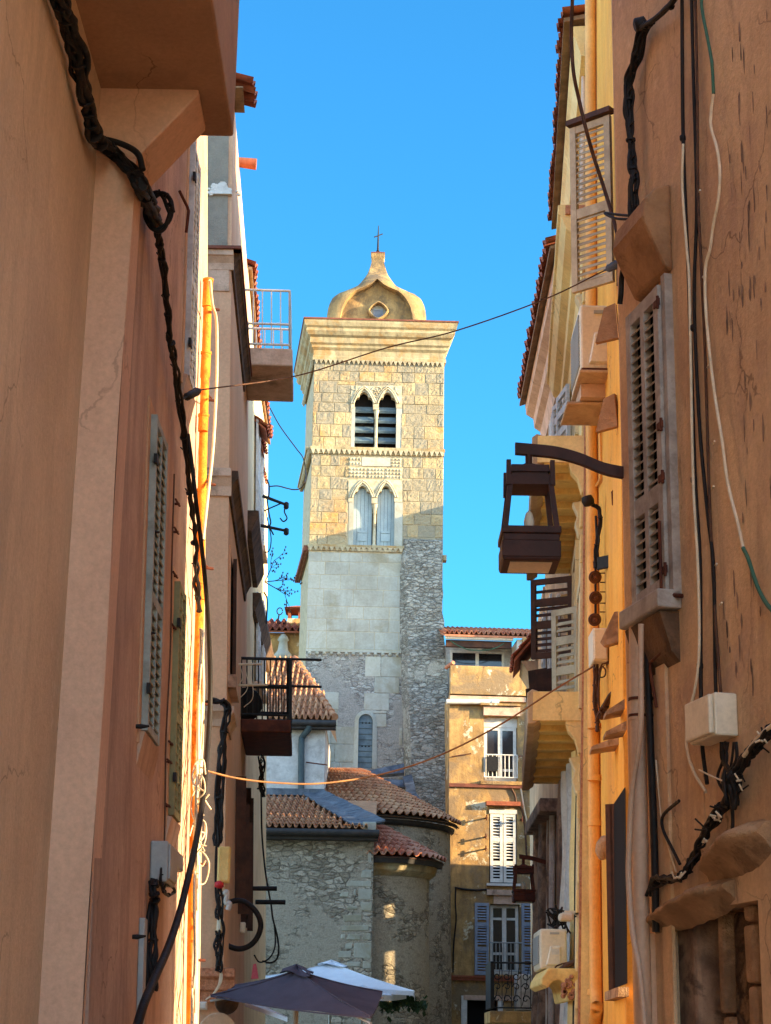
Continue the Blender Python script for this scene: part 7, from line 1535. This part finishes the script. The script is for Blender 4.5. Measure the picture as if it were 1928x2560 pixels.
# boxes and wires on the corner of the rose house
def ibox(x0, y0, x1, y1, Y, name, lab, cat, mat='plastic', dp=.12):
    p_, q_ = at(*c7(x0, y1), Y), at(*c7(x1, y0), Y); t = thing(name, lab, cat, (p_.x, Y, p_.z)); m = MB(); m.wbox(p_.x, q_.x, Y, Y + dp, p_.z, q_.z); obj('box', m, X[mat], t, bevel=.01); m = MB(); m.wbox(p_.x + .012, q_.x - .012, Y - .015, Y - .001, p_.z + .015, q_.z - .012); obj('lid', m, X[mat], t, bevel=.005); return t
ibox(475, 75, 630, 490, Y3 - .1, 'junction_box', 'tall ivory cabinet on the corner of the rose house', 'junction box', 'plank')
ibox(468, 920, 538, 1055, Y3 - .1, 'junction_box', 'small ivory box on the corner of the rose house with a thick black cable below', 'junction box', 'plastic')
ibox(738, 950, 802, 1070, Y3 + 1.5, 'junction_box', 'small ivory box inside the black cable hoop', 'junction box', 'plastic')
ibox(235, 1870, 360, 1965, Y3 - .1, 'outdoor_lamp', 'boxy white lamp low beside the rusty downpipe', 'lamp', 'white')
W3 = lambda l, Y=Y3 - .15: [at(*c7(x, y), Y) for x, y in l]
m = MB(); random.seed(19)
bundle(m, spline(W3([(500, 1060), (490, 1150), (480, 1250), (495, 1350), (500, 1450), (495, 1510)]), 5), 8, .012, .035, .3)
for k in range(5): m.tube(spline(W3([(480 + random.uniform(-25, 60), -350 + random.uniform(-60, 60)), (470 + random.uniform(-8, 8), 100), (460 + random.uniform(-8, 8), 600), (520 + random.uniform(-30, 20), 800), (560 + random.uniform(-20, 10), 1000), (550, 1150), (535 + random.uniform(-10, 10), 1330)]), 5), .008, 5)
bundle(m, spline(W3([(505, 560), (510, 640), (505, 760), (500, 900)]), 5), 6, .012, .03, .3)
obj('cable_bundle', m, X['rubber'], label='black cables climbing the corner of the rose house past the ivory boxes', cat='cables')
m = MB(); m.tube(spline(W3([(500, 900), (540, 800), (640, 715), (760, 705), (860, 760), (940, 850), (980, 960), (970, 1060), (920, 1160), (840, 1230), (740, 1260), (640, 1240), (560, 1190), (515, 1130)], Y3 + 1.2), 6), .030, 8); obj('cable_hoop', m, X['rubber'], label='big open hoop of thick black cable on the rose house', cat='cable')
m = MB(); m.tube(spline(W3([(480, 500), (505, 520), (540, 555)]), 4), .018, 7); m.lathe(at(*c7(500, 525), Y3 - .2), [(.01, -.03), (.05, -.015), (.045, .03), (.015, .045)], 10); obj('red_cap', m, X['redp'], label='red plastic cap on the black cables of the rose house', cat='cap')
m = MB(); m.tube(spline(W3([(560, 580), (590, 640), (580, 720), (620, 740), (600, 810)]), 5), [.02, .03, .035, .04, .03] + [.03] * 16, 8); obj('wrapped_joint', m, X['wht'], label='pale wrapped cable joint below the red plastic cap', cat='joint')
m = MB()
for k in range(4): m.tube(spline(W3([(520, 1500), (510 + k * 9, 1580), (490 + k * 8, 1680), (430 + k * 4, 1780), (345, 1850)]), 5), .007, 5)
obj('wall_cable', m, X['cable_wh'], label='fan of thin pale wires running behind the corner of the dark parasol', cat='cables')
m = MB()
for x0, y0, x1, Y in ((800, 560, 1168, 24), (920, 718, 1268, 24)): m.tube([at(*c7(x0, y0), Y), at(*c7(x1, y0 + 2), Y)], .03, 8)
obj('iron_bar', m, X['blackm'], h4)
cable('drop_wire', W3([(985, -900), (990, -300), (1000, 0), (1040, 400), (1100, 740), (1120, 900), (1165, 1080), (1190, 1250), (1170, 1370), (1100, 1420), (1000, 1400)], 26), .014, 'rubber', 'long black wire hanging in front of the church wall with a loop at its foot', n=6)
cable('drop_wire', W3([(1115, 860), (1140, 1000), (1150, 1200), (1110, 1330), (1040, 1395), (960, 1410), (905, 1330)], 26), .012, 'rubber', 'second thinner wire looping back beside the long hanging wire', n=6)
m = MB(); random.seed(44)
bundle(m, spline([at(u, v, 24.4) for u, v in ((655, 1890), (655, 1930), (650, 1965), (655, 1990))], 5), 6, .012, .05, .5); obj('cable_bundle', m, X['rubber'], label='clump of dark wires hanging under the rust stained balcony', cat='cables')
m = MB(); bundle(m, spline([at(u, v, Y3 - .2) for u, v in ((518, 1752), (545, 1752), (562, 1758), (570, 1780), (562, 1830), (556, 1880), (552, 1950), (548, 2060), (545, 2110))], 5), 7, .014, .04, .4); obj('cable_bundle', m, X['rubber'], label='black cables turning down past the moulding of the rose house', cat='cables')
# ================================================================ wires spanning the alley
p0, p1 = FL2.at(452, 1000, .05), FL2.at(500, 975, .12); 
q0, q1 = at(1512, 676, 12.6), at(1552, 656, 11.4)
cable('span_wire', [p1, at(740, 940, 13.6), at(965, 870, 13.2), at(1140, 827, 13.0), at(1360, 749, 12.8), q0], .006, 'cable_br', 'thin wire crossing the sky in front of the tower cornice', 'wire', n=8)
for nm, (pa, pb), lab in (('strain_insulator', (p0, p1), 'black strain insulator tying the crossing wire to the left house'), ('strain_insulator', (q0, q1), 'black strain insulator tying the crossing wire beside the putty shutter')):
    d = (pb - pa); m = MB(); m.tube([pa, pa + d * .3], .008, 6); L_ = d.length
    m.lathe(pa + d * .3, [(.012, 0), (.03, .02), (.026, L_ * .2), (.032, L_ * .25), (.028, L_ * .45), (.034, L_ * .5), (.018, L_ * .66), (.008, L_ * .7)], 10, d); obj(nm, m, X['rubber'], label=lab, cat='insulator')
cable('span_wire', [FL2.at(513, 1926, .08), at(590, 1945, 14.3), at(690, 1957, 14.5), at(810, 1958, 14.7), at(960, 1934, 15.0), at(1100, 1888, 15.2), at(1250, 1812, 15.4), at(1390, 1722, 15.6), at(1487, 1664, 15.8)], .008, 'cable_or', 'ochre wire sagging low across the alley in front of the apse roof', 'wire', n=8)
cable('span_wire', [at(1430, -60, 11.2), at(1431, 0, 11.2), at(1429, 90, 11.3), at(1434, 180, 11.3), at(1448, 250, 11.4), at(1464, 318, 11.4), at(1484, 390, 11.5), at(1510, 470, 11.5), at(1530, 535, 11.4), at(1544, 590, 11.3), at(1552, 650, 11.3)], .014, 'cable_br', 'grey brown cable swooping down from the top across the putty shutter', 'wire', n=8)

# ================================================================ unseen sun blockers, added and shaped to shade the square
def block(lab, quad, z, mat='fr', gaps=()):  # house-shaped sun blocker, unseen, placed for the shadow it casts
    t = thing('plaster_house', lab, 'house', (*quad[0], 0)); m = MB(); m.foot(quad, 0, z); obj('wall', m, X[mat], t); P = [Vector((*q_, z)) for q_ in quad]; cen = sum(P, Vector()) / 4
    m = MB(); P2_ = [cen + (p_ - cen) * 1.04 for p_ in P]; r0, r1 = (P2_[0] + P2_[3]) / 2 + Vector((0, 0, .9)), (P2_[1] + P2_[2]) / 2 + Vector((0, 0, .9)); m.face([P2_[0], P2_[1], r1, r0]); m.face([P2_[3], P2_[2], r1, r0]); m.face([P2_[0], r0, P2_[3]]); m.face([P2_[1], r1, P2_[2]]); m.face(P2_); obj('roof', m, X['tile_d'], t); return t
def along(y, x, x1): return y + S2.y / S2.x * (x1 - x)        # blocker edge laid along the sun direction
yg = at(1002, 2330, 42.35); g0 = along(yg.y, yg.x, 6.0)
gw = .10  # slot left between the blockers for a thin sliver of sun
block('unseen ochre block added off to the right to shade the apses', [(6, 34), (12, 34), (12, along(g0 - gw / 2, 6, 12)), (6, g0 - gw / 2)], 12.0)
block('second unseen ochre block added off to the right to shade the church', [(6, g0 + gw / 2), (12, along(g0 + gw / 2, 6, 12)), (12, 48.0), (6, 49.2)], 12.2)
t = thing('sliver_blocker', 'added pieces breaking the sun sliver between the two unseen ochre blocks', 'sun_blocker', (6, g0, 0)); m = MB()
for z0, z1 in ((0, 4.0), (5.25, 5.9), (6.3, 6.9)): m.foot([(6.5, along(g0 - gw / 2, 6, 6.5)), (7, along(g0 - gw / 2, 6, 7)), (7, along(g0 + gw / 2, 6, 7)), (6.5, along(g0 + gw / 2, 6, 6.5))], z0, z1)
obj('masonry', m, X['fr'], t)  # added in the slot to break the sun sliver on the apse
block('unseen low block added to shade the foot of the golden facade', [(7, 49.0), (13, 47.4), (13, 49.9), (7, 51.4)], 7.2)
block('unseen tall block added to shade the lower tower', [(5.4, 51.7), (11, 50.2), (11, 58), (5.4, 58)], 18.2)

GR = {'plaster_house': 'old plastered houses', 'junction_box': 'ivory junction boxes', 'air_conditioner': 'air conditioners', 'street_lantern': 'street lanterns', 'parasol': 'cafe parasols', 'strain_insulator': 'strain insulators', 'drop_wire': 'loose hanging wires', 'wall_cable': 'cables fixed along the walls', 'cable_bundle': 'bundles of cables', 'span_wire': 'wires spanning the alley', 'round_sign': 'round signs', 'pulley_arm': 'iron arms on the left house'}
for o in bpy.data.objects:
    k = o.name.split('.')[0]
    if o.parent is None and k in GR: o['group'] = GR[k]
